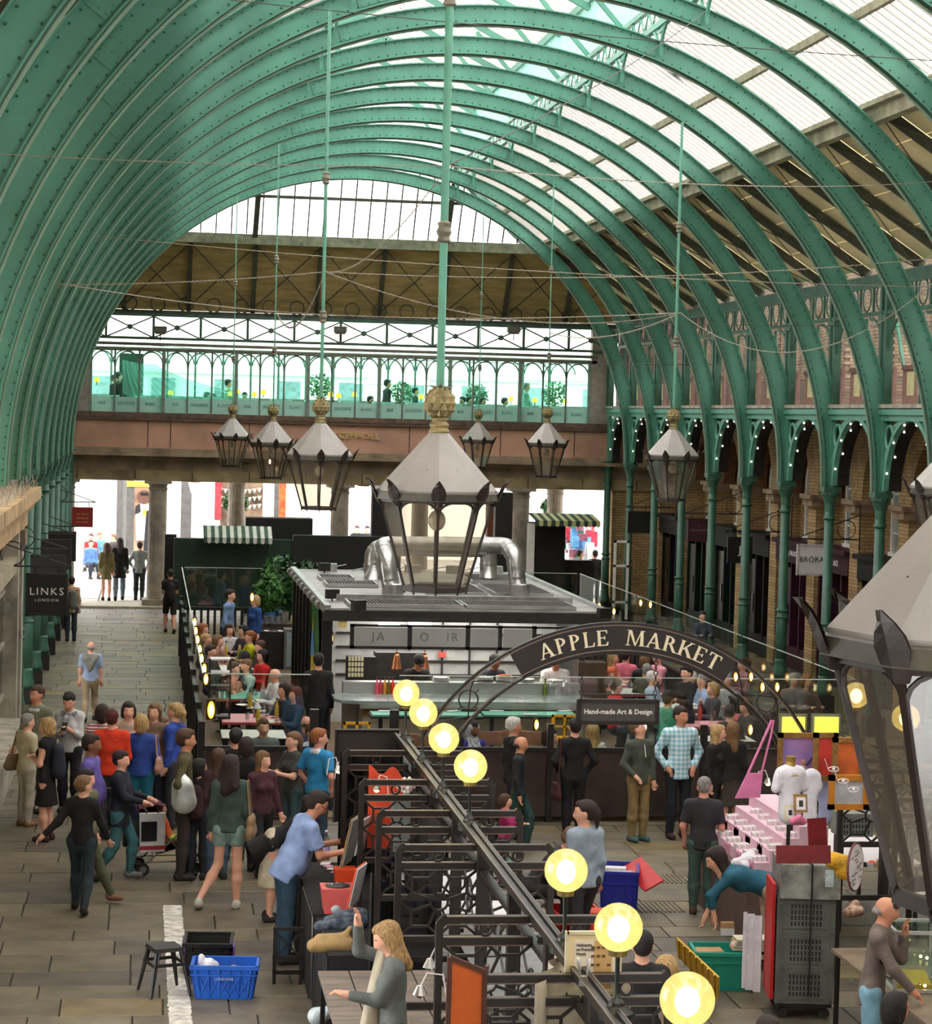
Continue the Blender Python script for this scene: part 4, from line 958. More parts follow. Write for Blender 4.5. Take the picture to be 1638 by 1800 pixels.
for px,py in((630,1068),(1062,1082),(584,1048),(570,1000)):
 p=G(px,py,KZ+.08);b=MB();b.cbox((p.x,p.y,KZ+.12),(.22,.12,.16),R(20));b.cyl((p.x,p.y,KZ),(p.x,p.y,KZ+.1),.015,n=5);t=T('spotlight','small black floodlight on the kiosk roof at %s'%{630:'its front left corner',1062:'its front right corner',584:'its left edge',570:'its back left corner'}[px],'floodlight',group='floodlights on the kiosk roof');b.build('housing',blackp,t)
b=MB()
for i in range(5):b.cyl((KX0+.3+i*.7,KY1-.3,KZ),(KX0+.9+i*.7,KY1-.5,KZ+.14),.012,n=4);b.box(KX0+.4+i*.85,KX0+.7+i*.85,KY1-.7,KY1-.45,KZ,KZ+.16)
tag(b.build('junction_boxes',steel),'row of small steel junction boxes along the back roof edge','box')
du=T('flue_duct','shiny galvanised flue duct with two bent legs on the kiosk roof','duct')
def duct(pts,r,par=du,seg=5):
 P=[Vector(p)for p in pts];out=[]
 for i,p in enumerate(P):
  if 0<i<len(P)-1:
   a=p+(P[i-1]-p).normalized()*r*1.25;c=p+(P[i+1]-p).normalized()*r*1.25
   for k in range(seg+1):t=k/seg;out.append(a.lerp(p,t).lerp(p.lerp(c,t),t))
  else:out.append(p)
 b=MB();b.tube(out,r,18);b.build('duct',galv,par,smooth=True).data.materials
 b=MB()
 for i in range(len(P)-1):
  d=P[i+1]-P[i];n=max(1,int(d.length/.75))
  for k in range(n):q=P[i]+d*((k+.5)/n);b.tube([q-d.normalized()*.02,q+d.normalized()*.02],r*1.035,18)
 b.build('seam_ring',galv,par,smooth=False)
 return out
la=G(690,1052,KZ);lb=G(912,1052,KZ)
zt=height_at(690,968,la.y)
l_top=D(680,975,la.y);r_top=D(905,975,lb.y)
bk=D(690,958,la.y+1.3)
duct([(la.x,la.y,KZ),(l_top.x,la.y,l_top.z-.1),(l_top.x,la.y+.9,l_top.z+.12),(r_top.x,lb.y+.9,l_top.z+.12),(r_top.x,lb.y,l_top.z-.02),(lb.x,lb.y,KZ)],.155)
c1=G(655,1018,KZ);duct([(c1.x,c1.y,KZ),(c1.x,c1.y,KZ+.62),(c1.x+2.3,c1.y+.2,KZ+.62),(c1.x+2.3,c1.y+.2,KZ)],.17)
for q in(la,lb):b=MB();b.lathe([(.19,KZ-.01),(.19,KZ+.25),(.165,KZ+.27)],(q.x,q.y,0),18);b.build('duct_collar',galv,du)
kl=bpy.data.lights.new('kitchen_fill','AREA');kl.energy=120;kl.size=3.2;kl.color=(1,.95,.88);klo=bpy.data.objects.new('kitchen_fill',kl);C.objects.link(klo);klo.location=(5.3,KY0+.5,KZ-.13)  # fill lamp added under the kiosk roof to brighten the cooks
cnt=T('bar_counter','curved grey-topped bar counter in front of the kiosk','counter')
zc_=1.12;q0=G(600,1232,zc_);yc0=q0.y
ct=mat('zinc_top',rgb(150,162,158),.25,.3,var=.1,scale=2)
b=MB();xl,xr=D(590,1230,yc0).x,D(1040,1250,yc0).x
b.poly([(xl+.35,yc0,zc_-.05),(xr,yc0,zc_-.05),(xr,yc0+1.0,zc_-.05),(xl,yc0+1.0,zc_-.05),(xl,yc0+.3,zc_-.05),(xl+.1,yc0+.08,zc_-.05)],(0,0,.05));b.build('top',ct,cnt)
b=MB();b.poly([(xl+.38,yc0-.01,zc_-.12),(xr,yc0-.01,zc_-.12),(xr,yc0+.03,zc_-.12),(xl+.38,yc0+.03,zc_-.12)],(0,0,.07));b.build('top_edge',steel,cnt)
MB().box(xl+.45,xr-.1,yc0+.25,yc0+.9,0,zc_-.05).build('front',mat('counter_front',rgb(176,172,154),.5,var=.15,scale=3),cnt)
MB().box(xl+.45,xr-.1,yc0+.22,yc0+.25,.85,.98).build('ochre_band',mat('ochre_band',rgb(150,120,50),.4,var=.3,scale=6),cnt)
MB().box(xl+.2,xr,yc0+1.0,yc0+1.25,0,1.3).build('back_shelf',steel,cnt)
p=D(650,1170,KY0+.0);t=T('order_screen','boxy kiosk monitor showing a cream grid, on the bar','screen')
z0,z1=height_at(640,1200,KY0),height_at(640,1155,KY0)
MB().box(D(610,1170,KY0).x,D(660,1170,KY0).x,KY0,KY0+.3,z0,z1).build('case',darkm,t)
b=MB()
for i in range(5):
 for j in range(4):
  xa=D(612+i*5.6,1170,KY0).x;za=z0+.1+j*.09;b.box(xa,xa+.042,KY0-.012,KY0-.004,za,za+.07)
b.build('key_grid',mat('screen_cream',rgb(214,208,170),.4,var=0),t)
MB().box(D(660,1170,KY0+.3).x,D(745,1170,KY0+.3).x,KY0+.3,KY0+.7,height_at(640,1195,KY0+.3),height_at(640,1147,KY0+.3)).build('oven',darkm,kk)
cop=mat('copper',rgb(168,108,70),.3,.8,var=.1)
for i,(px,py)in enumerate(((697,1162),(746,1164))):
 p=D(px,py,KY0-.5);t=T('pendant_lamp','tapered copper heat lamp over the bar, %s one'%('left','right')[i],'lamp',p,group='copper heat lamps')
 b=MB();b.lathe([(.09,-.13),(.045,.1),(.03,.12),(.03,.16)],n=14);b.build('shade',cop,t);b=MB();b.cyl((0,0,.16),(0,0,2.3-p.z),.006,n=4);b.build('cord',blackp,t);MB().ball((0,0,-.11),.06,8,5,(1,1,.5)).build('bulb',glow_mat('heat_bulb',rgb(255,190,150),6),t)
p=D(777,1151,KY0+2.1);MB().box(p.x-.07,p.x+.07,KY0+2.1,KY0+2.12,p.z-.05,p.z+.05).build('fire_notice',mat('notice_red',rgb(200,80,70),.5,var=.2,scale=30),None,label='small red and white notice on the kitchen wall',cat='notice')
p=D(600,1096,KY0-1.3);MB().box(p.x-.06,p.x+.08,KY0-1.4,KY0-1.36,p.z-.06,p.z+.05).build('isolator_switch',mat('switch_yellow',rgb(220,190,120),.5,var=0),None,label='small pale switch box with red knob at the kiosk corner',cat='switch')
t=T('flag','green and yellow flag with blue disc hanging on the kiosk side','flag')
p0,p1=D(548,1045,39.5),D(570,1165,39.5);rows=[]
for j in range(11):rows.append([(KX0-.17+.03*math.sin(i*2.2+j*.3),39.2+i*.24,KZ-.15-j*.135*(1+.04*i))for i in range(7)])
MB().sheet(rows).build('cloth',mat('flag_green',rgb(40,98,42),.8,var=.2),t)
b=MB();b.sheet([[(x-.012,y,z)for x,y,z in r_[2:5]]for r_ in rows[1:9]]);b.build('yellow_field',mat('flag_yellow',rgb(212,180,50),.8),t)
b=MB();b.sheet([[(x-.02,y,z)for x,y,z in r_[3:5]]for r_ in rows[3:7]]);b.build('blue_disc',mat('flag_blue',rgb(90,140,180),.8),t)
amb=glow_mat('amber_lamp',rgb(255,160,60),2.2);ambc=glow_mat('amber_core',rgb(255,232,170),8)
def amber(px,py,Y,label,s=1.0):
 p=D(px,py,Y);t=T('bulkhead_lamp',label,'lamp',p,group='glowing amber bulkhead lamps')
 MB().ball((0,0,0),.048*s,12,8,(.75,.75,1.8)).build('glass',amb,t);MB().ball((0,-.03*s,0),.034*s,8,6,(.7,.7,1.7)).build('core',ambc,t);MB().cbox((0,.07*s,0),(.09*s,.05*s,.2*s)).build('back_plate',blackp,t)
pts=[(342,1094),(344,1110),(347,1125),(351,1142),(354,1158),(359,1176),(362,1194)]
for i,(px,py)in enumerate(pts):amber(px,py,(5.6-1.42)*4000/(py-719),'glowing amber lamp on the left slatted fence, %s from the back'%ORD[i])
amber(371,1248,31.2,'largest amber lamp at the front left fence corner',1.4)
amber(540,1072,44,'amber lamp on the kiosk side beside the flag, furthest back')
amber(571,1108,40.3,'amber lamp on the kiosk side, middle one');amber(581,1122,38.9,'amber lamp on the kiosk side, nearest front',1.1)
amber(443,1050,47,'amber lamp hanging behind the fair-haired waitress')
for i,(px,py,Y)in enumerate(((1126,1060,47),(1143,1063,46.5),(1053,1065,50),(1079,1075,48),(1211,1157,40),(1252,1172,37.5),(1293,1190,36),(1320,1190,36),(1340,1208,34),(1366,1208,34),(943,1274,31.2),(1133,1278,31.2),(1319,1283,31.2))):
 amber(px,py,Y,'amber flame-shaped lamp on the right side of the restaurant, %s from left'%ORD[[2,3,0,1,5,6,7,9,10,11,12,4,8][i]],.85)
tw=mat('table_pale',rgb(206,206,196),.4,var=.08);tg=mat('table_green',rgb(94,176,150),.4,var=.08);tr_=mat('table_red',rgb(176,70,74),.4,var=.1);tpink=mat('table_pink',rgb(220,150,158),.5,var=.1)
chairm=mat('chair_brown',rgb(146,102,78),.5,var=.15);yel=mat('chair_yellow',rgb(214,160,30),.4,var=.05)
def table(px,py,w,d,m,label,z=.76,edge=None,rz=0):
 p=G(px,py,z);t=T('dining_table',label,'table',(p.x,p.y,0),rz,'restaurant tables')
 MB().box(-w/2,w/2,-d/2,d/2,z-.035,z).build('tabletop',m,t);MB().box(-w/2-.012,w/2+.012,-d/2-.012,d/2+.012,z-.04,z-.006).build('edge_band',edge or blackp,t)
 for sx in(-1,1):
  for sy in(-1,1):MB().box(sx*(w/2-.06)-.025,sx*(w/2-.06)+.025,sy*(d/2-.06)-.025,sy*(d/2-.06)+.025,0,z-.04).build('leg',blackp,t)
 return t
def chair(x,y,rz,label,m=chairm,hi=False,yel_back=False):
 zs=.68 if hi else.45;t=T('bar_stool' if hi else 'dining_chair',label,'stool' if hi else 'chair',(x,y,0),rz,'bar stools' if hi else 'restaurant chairs')
 b=MB();b.lathe([(.2,zs-.03),(.21,zs),(.19,zs+.02)],n=14)if hi else b.box(-.2,.2,-.2,.2,zs-.02,zs+.02);b.build('seat',m,t)
 for sx in(-1,1):
  for sy in(-1,1):b=MB();b.beam((sx*.13,sy*.13,zs-.02),(sx*.19,sy*.19,0),.028,.028);b.build('leg',m if yel_back else blackp,t)
 b=MB()
 for sx in(-1,1):b.beam((sx*.15,.18,zs),(sx*.16,.23,zs+.38),.022,.022)
 if yel_back:b.box(-.2,.2,.2,.225,zs+.36,zs+.4);b.box(-.2,.2,.2,.225,zs+.2,zs+.23);b.box(-.2,-.17,.2,.225,zs+.2,zs+.4);b.box(.17,.2,.2,.225,zs+.2,zs+.4);b.box(-.02,.02,.2,.225,0.1,zs+.4)
 else:b.box(-.19,.19,.2,.235,zs+.2,zs+.4)
 b.build('backrest',m,t)
 if hi:MB().ring((0,0,.3),.2,.012,14,'Z',5).build('foot_ring',blackp,t)
 return t
chromeM=mat('chrome',rgb(220,220,215),.2,1,var=0)
glassm=glass_mat('tumbler_glass',(.86,.9,.9),.2,.05)
def item(kind,x,y,z,label,col=None,s=1.0,group=None):
 t=T(kind,label,kind.split('_')[-1],(x,y,z),0,group)
 if kind in('drinking_glass','wine_glass'):MB().lathe([(.03*s,0),(.035*s,.12*s),(.031*s,.12*s),(.027*s,.01)],n=8).build('bowl',glassm,t)
 elif kind=='plate':MB().lathe([(.05*s,0),(.12*s,.02),(.115*s,.022),(.05*s,.006)],n=14).build('dish',mat('china',rgb(226,224,216),.3,var=0),t)
 elif kind.endswith('bottle'):MB().lathe([(.035*s,0),(.035*s,.16*s),(.014*s,.22*s),(.014*s,.27*s)],n=9).build('glass',mat('bottle_%s'%abs(hash(col)),col,.15,var=0),t);MB().lathe([(.016*s,.27*s),(.016*s,.3*s)],n=8).build('cap',blackp,t)
 elif kind=='menu_card':MB().cbox((0,0,.005),(.2*s,.28*s,.008),random.uniform(-.5,.5)).build('card',mat('card_white',rgb(228,226,220),.6,var=0),t)
 elif kind.endswith('jug'):MB().lathe([(.05*s,0),(.055*s,.14*s),(.04*s,.2*s),(.045*s,.22*s)],n=10).build('body',glassm,t);MB().ring((.06*s,0,.12*s),.04*s,.008,8,'Y',4).build('handle',glassm,t)
 return t
# == MARKET STALLS: IRON SPINE, PANELS, GLOBES, ARCH ==
XS,ZT=2.72,2.15
stallm=mat('stall_iron',rgb(38,32,29),.38,var=.15,scale=6,bump=.06)
stalle=mat('stall_iron_edge',rgb(120,106,92),.35,var=.1)
bottom,halfw,halfv,zc5=1.375,.31,.25,1.72
def pattern(b,cx,cz,w,h,y=0,th=.02):
 for sx in(-1,1):
  for sz in(-1,1):
   q=lambda x,z:(cx+sx*x*w,y,cz+sz*z*h)
   a=math.atan2(.72,.27);a2=math.atan2(.27,.71)
   b.beam(q(.2*math.cos(a),.2*math.sin(a)),q(.27,.72),th,th,(0,1,0));b.beam(q(.2*math.cos(a2),.2*math.sin(a2)),q(.71,.27),th,th,(0,1,0))
   b.beam(q(.27,.72),q(0,1),th,th,(0,1,0));b.beam(q(.71,.27),q(1,0),th,th,(0,1,0))
   b.beam(q(.27,.72),q(.71,.72),th,th,(0,1,0));b.beam(q(.71,.72),q(.71,.27),th,th,(0,1,0));b.beam(q(.71,.72),q(1,1),th,th,(0,1,0))
 n=16
 b.tube([(cx+.2*w*1.15*math.cos(2*PI*i/n),y,cz+.2*h*1.25*math.sin(2*PI*i/n))for i in range(n)],th*.6,5,closed=True)
def panel_meshes(s,w=.7):
 fr=MB();x1=s*w;e=.035
 fr.box(min(x1,x1-s*.05),max(x1,x1-s*.05),-.03,.03,0,ZT-.05)
 fr.beam((x1-s*.025,0,ZT-.06),(x1-s*.08,0,ZT-.005),.06,.055,(0,1,0))
 for z0,z1 in((ZT-.05,ZT),(ZT-.2,ZT-.145),(bottom-.02,bottom+.03)):fr.box(min(s*.02,x1-s*.05),max(s*.02,x1-s*.05),-.028,.028,z0,z1)
 hl=MB()
 for z in(ZT-.001,ZT-.056,ZT-.146,ZT-.204):hl.box(min(s*.06,x1-s*.08),max(s*.06,x1-s*.08),-.031,-.024,z-.003,z+.004)
 rg=MB();rg.ring((s*w/2,0,ZT-.097),.042,.012,14,'Y',5)
 pt=MB();pattern(pt,s*(w-.05+.02)/2,(ZT-.2+bottom+.03)/2,(w-.07)/2,(ZT-.2-bottom-.03)/2)
 tx=MB();tx.cbox((s*w/2,0,.835),(w-.04,.04,.05))
 return[('panel_frame',fr.mesh('panel_frame',stallm)),('moulding',hl.mesh('moulding',stalle)),('ring',rg.mesh('ring',stallm)),('petal_lattice',pt.mesh('petal_lattice',stallm)),('cross_rail',tx.mesh('cross_rail',stallm))]
PL,PR_=panel_meshes(-1),panel_meshes(1,.6)
PRW=panel_meshes(1,.7)
for j,(Y,full)in enumerate(((23.2,1),(21.33,1),(19.66,1),(18.09,1),(15.47,1),(13.83,1))):
 t=thing('stall_partition','black iron stall partition with petal lattice, %s from the arch'%ORD[j],'partition',(XS,Y,0),group='iron stall partitions of the left row')
 for n,m in PL:link(n,m,t)
 for n,m in PR_:
  if not(j==4 and n in()):link(n,m,t)
for j,(Y,lab)in enumerate(((23.8,'behind the mannequin'),(22.1,'seen through the huge near lantern'),(20.4,'behind the stack of grey crates'))):
 t=thing('stall_partition','black iron stall partition of the right row %s'%lab,'partition',(7.65,Y,0),group='iron stall partitions of the right row')
 for n,m in PL:link(n,m,t)
 for n,m in PRW:link(n,m,t)
for X,y0,lab in((XS,8,'left'),(7.65,12,'right')):
 sp=thing('stall_spine','long black iron rail and posts along the %s row of stalls'%lab,'rail',(X,0,0))
 b=MB();b.box(-.05,.05,y0,24.3,ZT-.03,ZT+.01);b.box(-.05,-.02,y0,24.3,ZT+.01,ZT+.03);b.box(.02,.05,y0,24.3,ZT+.01,ZT+.03);b.box(-.03,.03,y0,24.3,ZT-.22,ZT-.18);b.build('top_rail',stallm,sp)
 b=MB();b.box(-.052,-.045,y0,24.3,ZT+.028,ZT+.034);b.box(.045,.052,y0,24.3,ZT+.028,ZT+.034);b.build('moulding',stalle,sp)
 y=24.25;pm_=MB().box(-.045,.045,-.045,.045,0,ZT).mesh('post',stallm)
 while y>y0:
  link('post',pm_,sp,(0,y,0));y-=1.566
 y=24.2
 while y>y0+1.5:
  cy=y-.78;b=MB()
  for s in(-1,1):
   for z in(1.6,):
    b.beam((0,cy,z),(0,cy+s*.7,z+.35),.015,.02);b.beam((0,cy,z),(0,cy+s*.7,z-.35),.015,.02)
  b.ring((0,cy,1.6),.14,.014,12,'X',4);y-=1.566;b.build('spine_lattice',stallm,sp)
gl_=bpy.data.materials.new('amber_globe');gl_.use_nodes=True
_n,_l=gl_.node_tree.nodes,gl_.node_tree.links;_n.remove(_n['Principled BSDF'])
_t=_n.new('ShaderNodeBsdfTransparent');_t.inputs[0].default_value=(.97,.90,.48,1);_g=_n.new('ShaderNodeBsdfGlossy');_g.inputs['Roughness'].default_value=.15
_d=_n.new('ShaderNodeBsdfTranslucent');_d.inputs[0].default_value=(1,.88,.5,1);_m=_n.new('ShaderNodeMixShader');_m.inputs[0].default_value=.26
_m2=_n.new('ShaderNodeMixShader');_m2.inputs[0].default_value=.10
_l.new(_t.outputs[0],_m.inputs[1]);_l.new(_d.outputs[0],_m.inputs[2]);_l.new(_m.outputs[0],_m2.inputs[1]);_l.new(_g.outputs[0],_m2.inputs[2]);_l.new(_m2.outputs[0],_n['Material Output'].inputs[0])
gbulb=glow_mat('globe_bulb',rgb(255,238,180),9)
glm=MB().ball((0,0,0),.142,28,18).mesh('globe',gl_,True)
bbm=MB().ball((0,0,.0),.066,14,10,(1,1,1.2)).mesh('bulb',gbulb,True)
stm=MB();stm.lathe([(.012,-.46),(.015,-.2),(.012,-.15)],n=8);stm.lathe([(.1,-.58),(.1,-.54),(.075,-.52),(.05,-.5),(.045,-.48),(.025,-.455),(.015,-.43)],n=16);stm=stm.mesh('stem',mat('globe_stand',rgb(52,56,50),.35,.4,var=.2),False)
gcup=MB().lathe([(.055,-.165),(.06,-.13),(.05,-.125)],n=14).mesh('gallery_cup',mat('cup_brass',rgb(150,130,80),.4,.5,var=.1))
for i,(px,py)in enumerate(((714,1218),(744,1253),(780,1298),(827,1347),(995,1530),(1087,1630),(1208,1757))):
 p=G(px,py,2.65);t=thing('globe_lamp','lit amber glass globe lamp on a black stand, %s from the arch'%ORD[i],'lamp',(XS,p.y,p.z-.05+.05),group='amber globe lamps along the left stall row')
 t.location.x=p.x
 link('stem',stm,t,(0,0,.04));link('gallery_cup',gcup,t,(0,0,.0));link('globe',glm,t);link('bulb',bbm,t,(0,0,-.01))
for i,(px,py)in enumerate(((1505,1222),(1592,1262))):
 p=G(px,py,2.65);t=thing('globe_lamp','lit amber globe lamp seen through the huge near lantern, %s one'%('left','right')[i],'lamp',p,group='amber globe lamps along the right stall row')
 link('stem',stm,t,(0,0,.04));link('gallery_cup',gcup,t);link('globe',glm,t);link('bulb',bbm,t,(0,0,-.01))
YA=24.25;ca=D(1080,1488,YA);cx_,cz_=ca.x,ca.z;sc_=3925/YA;RO,RI2=399/sc_,346/sc_
ar=thing('market_arch','black iron arch reading APPLE MARKET across the stall entrance','arch',(cx_,YA,cz_))
a0=math.acos(min(1,352/399));aa=[a0+(PI-2*a0)*i/48 for i in range(49)]
for R_,nm in((RO,'outer_bar'),(RI2,'inner_bar')):
 b=MB();b.band([((R_-.025)*math.cos(a),-.03,(R_-.025)*math.sin(a))for a in aa],[(R_*math.cos(a),-.03,R_*math.sin(a))for a in aa],(0,.06,0));b.build(nm,stallm,ar)
ab=[R(57.5)+R(62.5)*i/30 for i in range(31)]
b=MB();b.band([((RI2+.0)*math.cos(a),-.022,(RI2+.0)*math.sin(a))for a in ab],[((RO-.02)*math.cos(a),-.022,(RO-.02)*math.sin(a))for a in ab],(0,.044,0));b.build('name_board',mat('name_board_paint',rgb(44,38,36),.45,var=.06),ar)
b=MB()
for R_ in(RO-.035,RI2+.02):b.band([((R_-.006)*math.cos(a),-.035,(R_-.006)*math.sin(a))for a in aa],[((R_+.006)*math.cos(a),-.035,(R_+.006)*math.sin(a))for a in aa],(0,.012,0))
b.build('moulding',stalle,ar)
def seg(b,a,r_):return(r_*math.cos(a),0,r_*math.sin(a))
mid=(RO+RI2)/2
for sgn in(1,-1):
 b=MB()
 for k in range(4):
  a=R(90)+sgn*(R(37)+R(7.5)*k);o=R(3.2)
  pts=[((RI2,RO-.02)[k%2],a-o*1.2),(mid+(.07 if k%2 else-.07),a-o*.3),(mid-(.07 if k%2 else-.07),a+o),((RO-.02,RI2)[k%2],a+o*2)]
  for q in range(3):b.beam(seg(b,pts[q][1],pts[q][0]),seg(b,pts[q+1][1],pts[q+1][0]),.014,.014,(0,1,0))
 a=R(90)+sgn*R(46);b.ring(seg(b,a,mid),.105,.009,18,'Y',5)
 a=R(90)+sgn*R(46)
 for d in(45,135,225,315):
  c_=Vector(seg(b,a,mid));v=Vector((math.cos(R(d)),0,math.sin(R(d))));b.beam(c_+v*.105,c_+v*.16,.012,.012,(0,1,0))
 b.build('lattice',stallm,ar)
pass
xr_=math.sqrt(RO**2-(ZT-cz_)**2)-.05;MB().box(xr_-.045,xr_+.045,-.045,.045,-cz_,ZT-cz_).build('post',stallm,ar);MB().box(xr_-.04,7.65-cx_,-.03,.03,ZT-cz_-.06,ZT-cz_).build('end_bar',stallm,ar)
cletter=mat('cream_letter',rgb(232,220,186),.6,var=0)
def serif_glyph(ch,h):
 P=[];W={'A':.82,'P':.62,'L':.6,'E':.64,'M':1.0,'R':.74,'K':.78,'T':.72}[ch];t=.15;th=.07;s=.05
 def rect(x0,z0,x1,z1):P.append([(x0,z0),(x1,z0),(x1,z1),(x0,z1)])
 def stem(x):rect(x,0,x+t,1);rect(x-s,0,x+t+s,.045);rect(x-s,.955,x+t+s,1)
 if ch=='A':P+=[[(.05,0),(.12,0),(.42,.86),(.36,1)],[(.56,0),(.74,0),(.46,1),(.36,1)]];rect(.2,.3,.58,.37);rect(-.02,0,.22,.045);rect(.46,0,.84,.045)
 if ch=='L':stem(.06);rect(.1,0,.52,.06);P.append([(.46,0),(.56,0),(.6,.26),(.55,.26)])
 if ch=='E':stem(.06);rect(.1,0,.55,.06);rect(.1,.94,.52,1);rect(.1,.48,.44,.54);P.append([(.46,0),(.58,0),(.62,.24),(.57,.24)]);P.append([(.48,1),(.53,.78),(.57,.78),(.57,1)]);rect(.4,.4,.45,.62)
 if ch in 'PR':
  stem(.06);n=12;o=[(.2+.34*math.sin(PI*i/n),.73+.27*math.cos(PI*i/n))for i in range(n+1)];i_=[(.2+.19*math.sin(PI*i/n),.73+.21*math.cos(PI*i/n))for i in range(n+1)]
  for i in range(n):P.append([i_[i],o[i],o[i+1],i_[i+1]])
  if ch=='R':P.append([(.3,.47),(.44,.5),(.74,0),(.56,0)]);rect(.56,0,.82,.045)
 if ch=='M':P+=[[(.08,0),(.14,0),(.2,1),(.12,1)],[(.12,1),(.28,1),(.54,.12),(.48,0)],[(.48,0),(.54,0),(.84,1),(.78,1)],[(.78,0),(.96,0),(.9,1),(.76,1)]];rect(0,0,.24,.045);rect(.72,0,1.02,.045);rect(.04,.955,.2,1);rect(.82,.955,.98,1)
 if ch=='K':stem(.06);P+=[[(.2,.45),(.26,.4),(.66,.97),(.56,.97)],[(.3,.5),(.44,.58),(.8,0),(.6,0)]];rect(.5,.955,.76,1);rect(.56,0,.88,.045)
 if ch=='T':rect(.29,0,.44,1);rect(.22,0,.51,.045);rect(.02,.94,.71,1);P.append([(.02,1),(.02,.74),(.06,.74),(.12,1)]);P.append([(.61,1),(.67,.74),(.71,.74),(.71,1)])
 return[[(x*h*1.24,z*h)for x,z in p]for p in P],W*h*1.24
adv=[('A',0),('P',0),('P',0),('L',0),('E',0),(' ',0),('M',0),('A',0),('R',0),('K',0),('E',0),('T',0)]
h_=.168;total=0;ws=[]
for ch,_ in adv:
 wd=.17 if ch==' ' else serif_glyph(ch,h_)[1]*.98+.027;ws.append(wd);total+=wd
Rm=RI2+.076;acur=R(90)+(total/2)/(Rm+h_/2)+R(-2.9)
for(ch,_),wd in zip(adv,ws):
 am_=acur-wd/2/(Rm+h_/2)
 if ch!=' ':
  P,gw=serif_glyph(ch,h_);b=MB();rt=am_-R(90);co,si=math.cos(rt),math.sin(rt)
  for k,p in enumerate(P):
   pts=[]
   for x,z in p:
    x-=gw/2;X,Z=x,z+Rm;pts.append((X*co-Z*si,-.034-.0004*k,X*si+Z*co))
   b.poly(pts,(0,.008,0))
  b.build('letter',cletter,ar)
 acur-=wd/(Rm+h_/2)
sg=D(1086,1251,YA);w2,h2=144/sc_,42/sc_
hs=thing('hanging_sign','charcoal framed Hand-made Art & Design sign under the arch','sign',(sg.x,YA,sg.z-.0),0,'signs of the market arch')
b=MB();b.cbox((0,0,0),(w2,.04,h2),0);b.build('board',mat('charcoal_sign',rgb(72,68,64),.5,var=.05),hs)
b=MB()
for k in(0,1):
 e=.02*k
 for s in(-1,1):b.box(s*(w2/2-e)-.012,s*(w2/2-e)+.012,-.03-.004*k,.03,-h2/2+e,h2/2-e);b.box(-w2/2+e,w2/2-e,-.03-.004*k,.03,s*(h2/2-e)-.01,s*(h2/2-e)+.01)
b.build('frame',stallm,hs)
text('lettering','Hand-made Art & Design',lett,hs,(0,-.024,0),.075,ext=.003,sx=.99,bold=.0012)
b=MB()
for s in(-1,1):
 x=s*w2*.46;top=math.sqrt(RI2**2-(sg.x+x-cx_)**2)+cz_-sg.z
 for k in range(9):zz0=h2/2+(top-h2/2)*k/9;b.ring((x,0,zz0+(top-h2/2)/18),(top-h2/2)/20,.005,8,'Y' if k%2 else 'X',4)
b.box(-w2*.48,w2*.48,-.01,.01,h2/2+.05,h2/2+.065)
b.build('chain',stallm,hs)
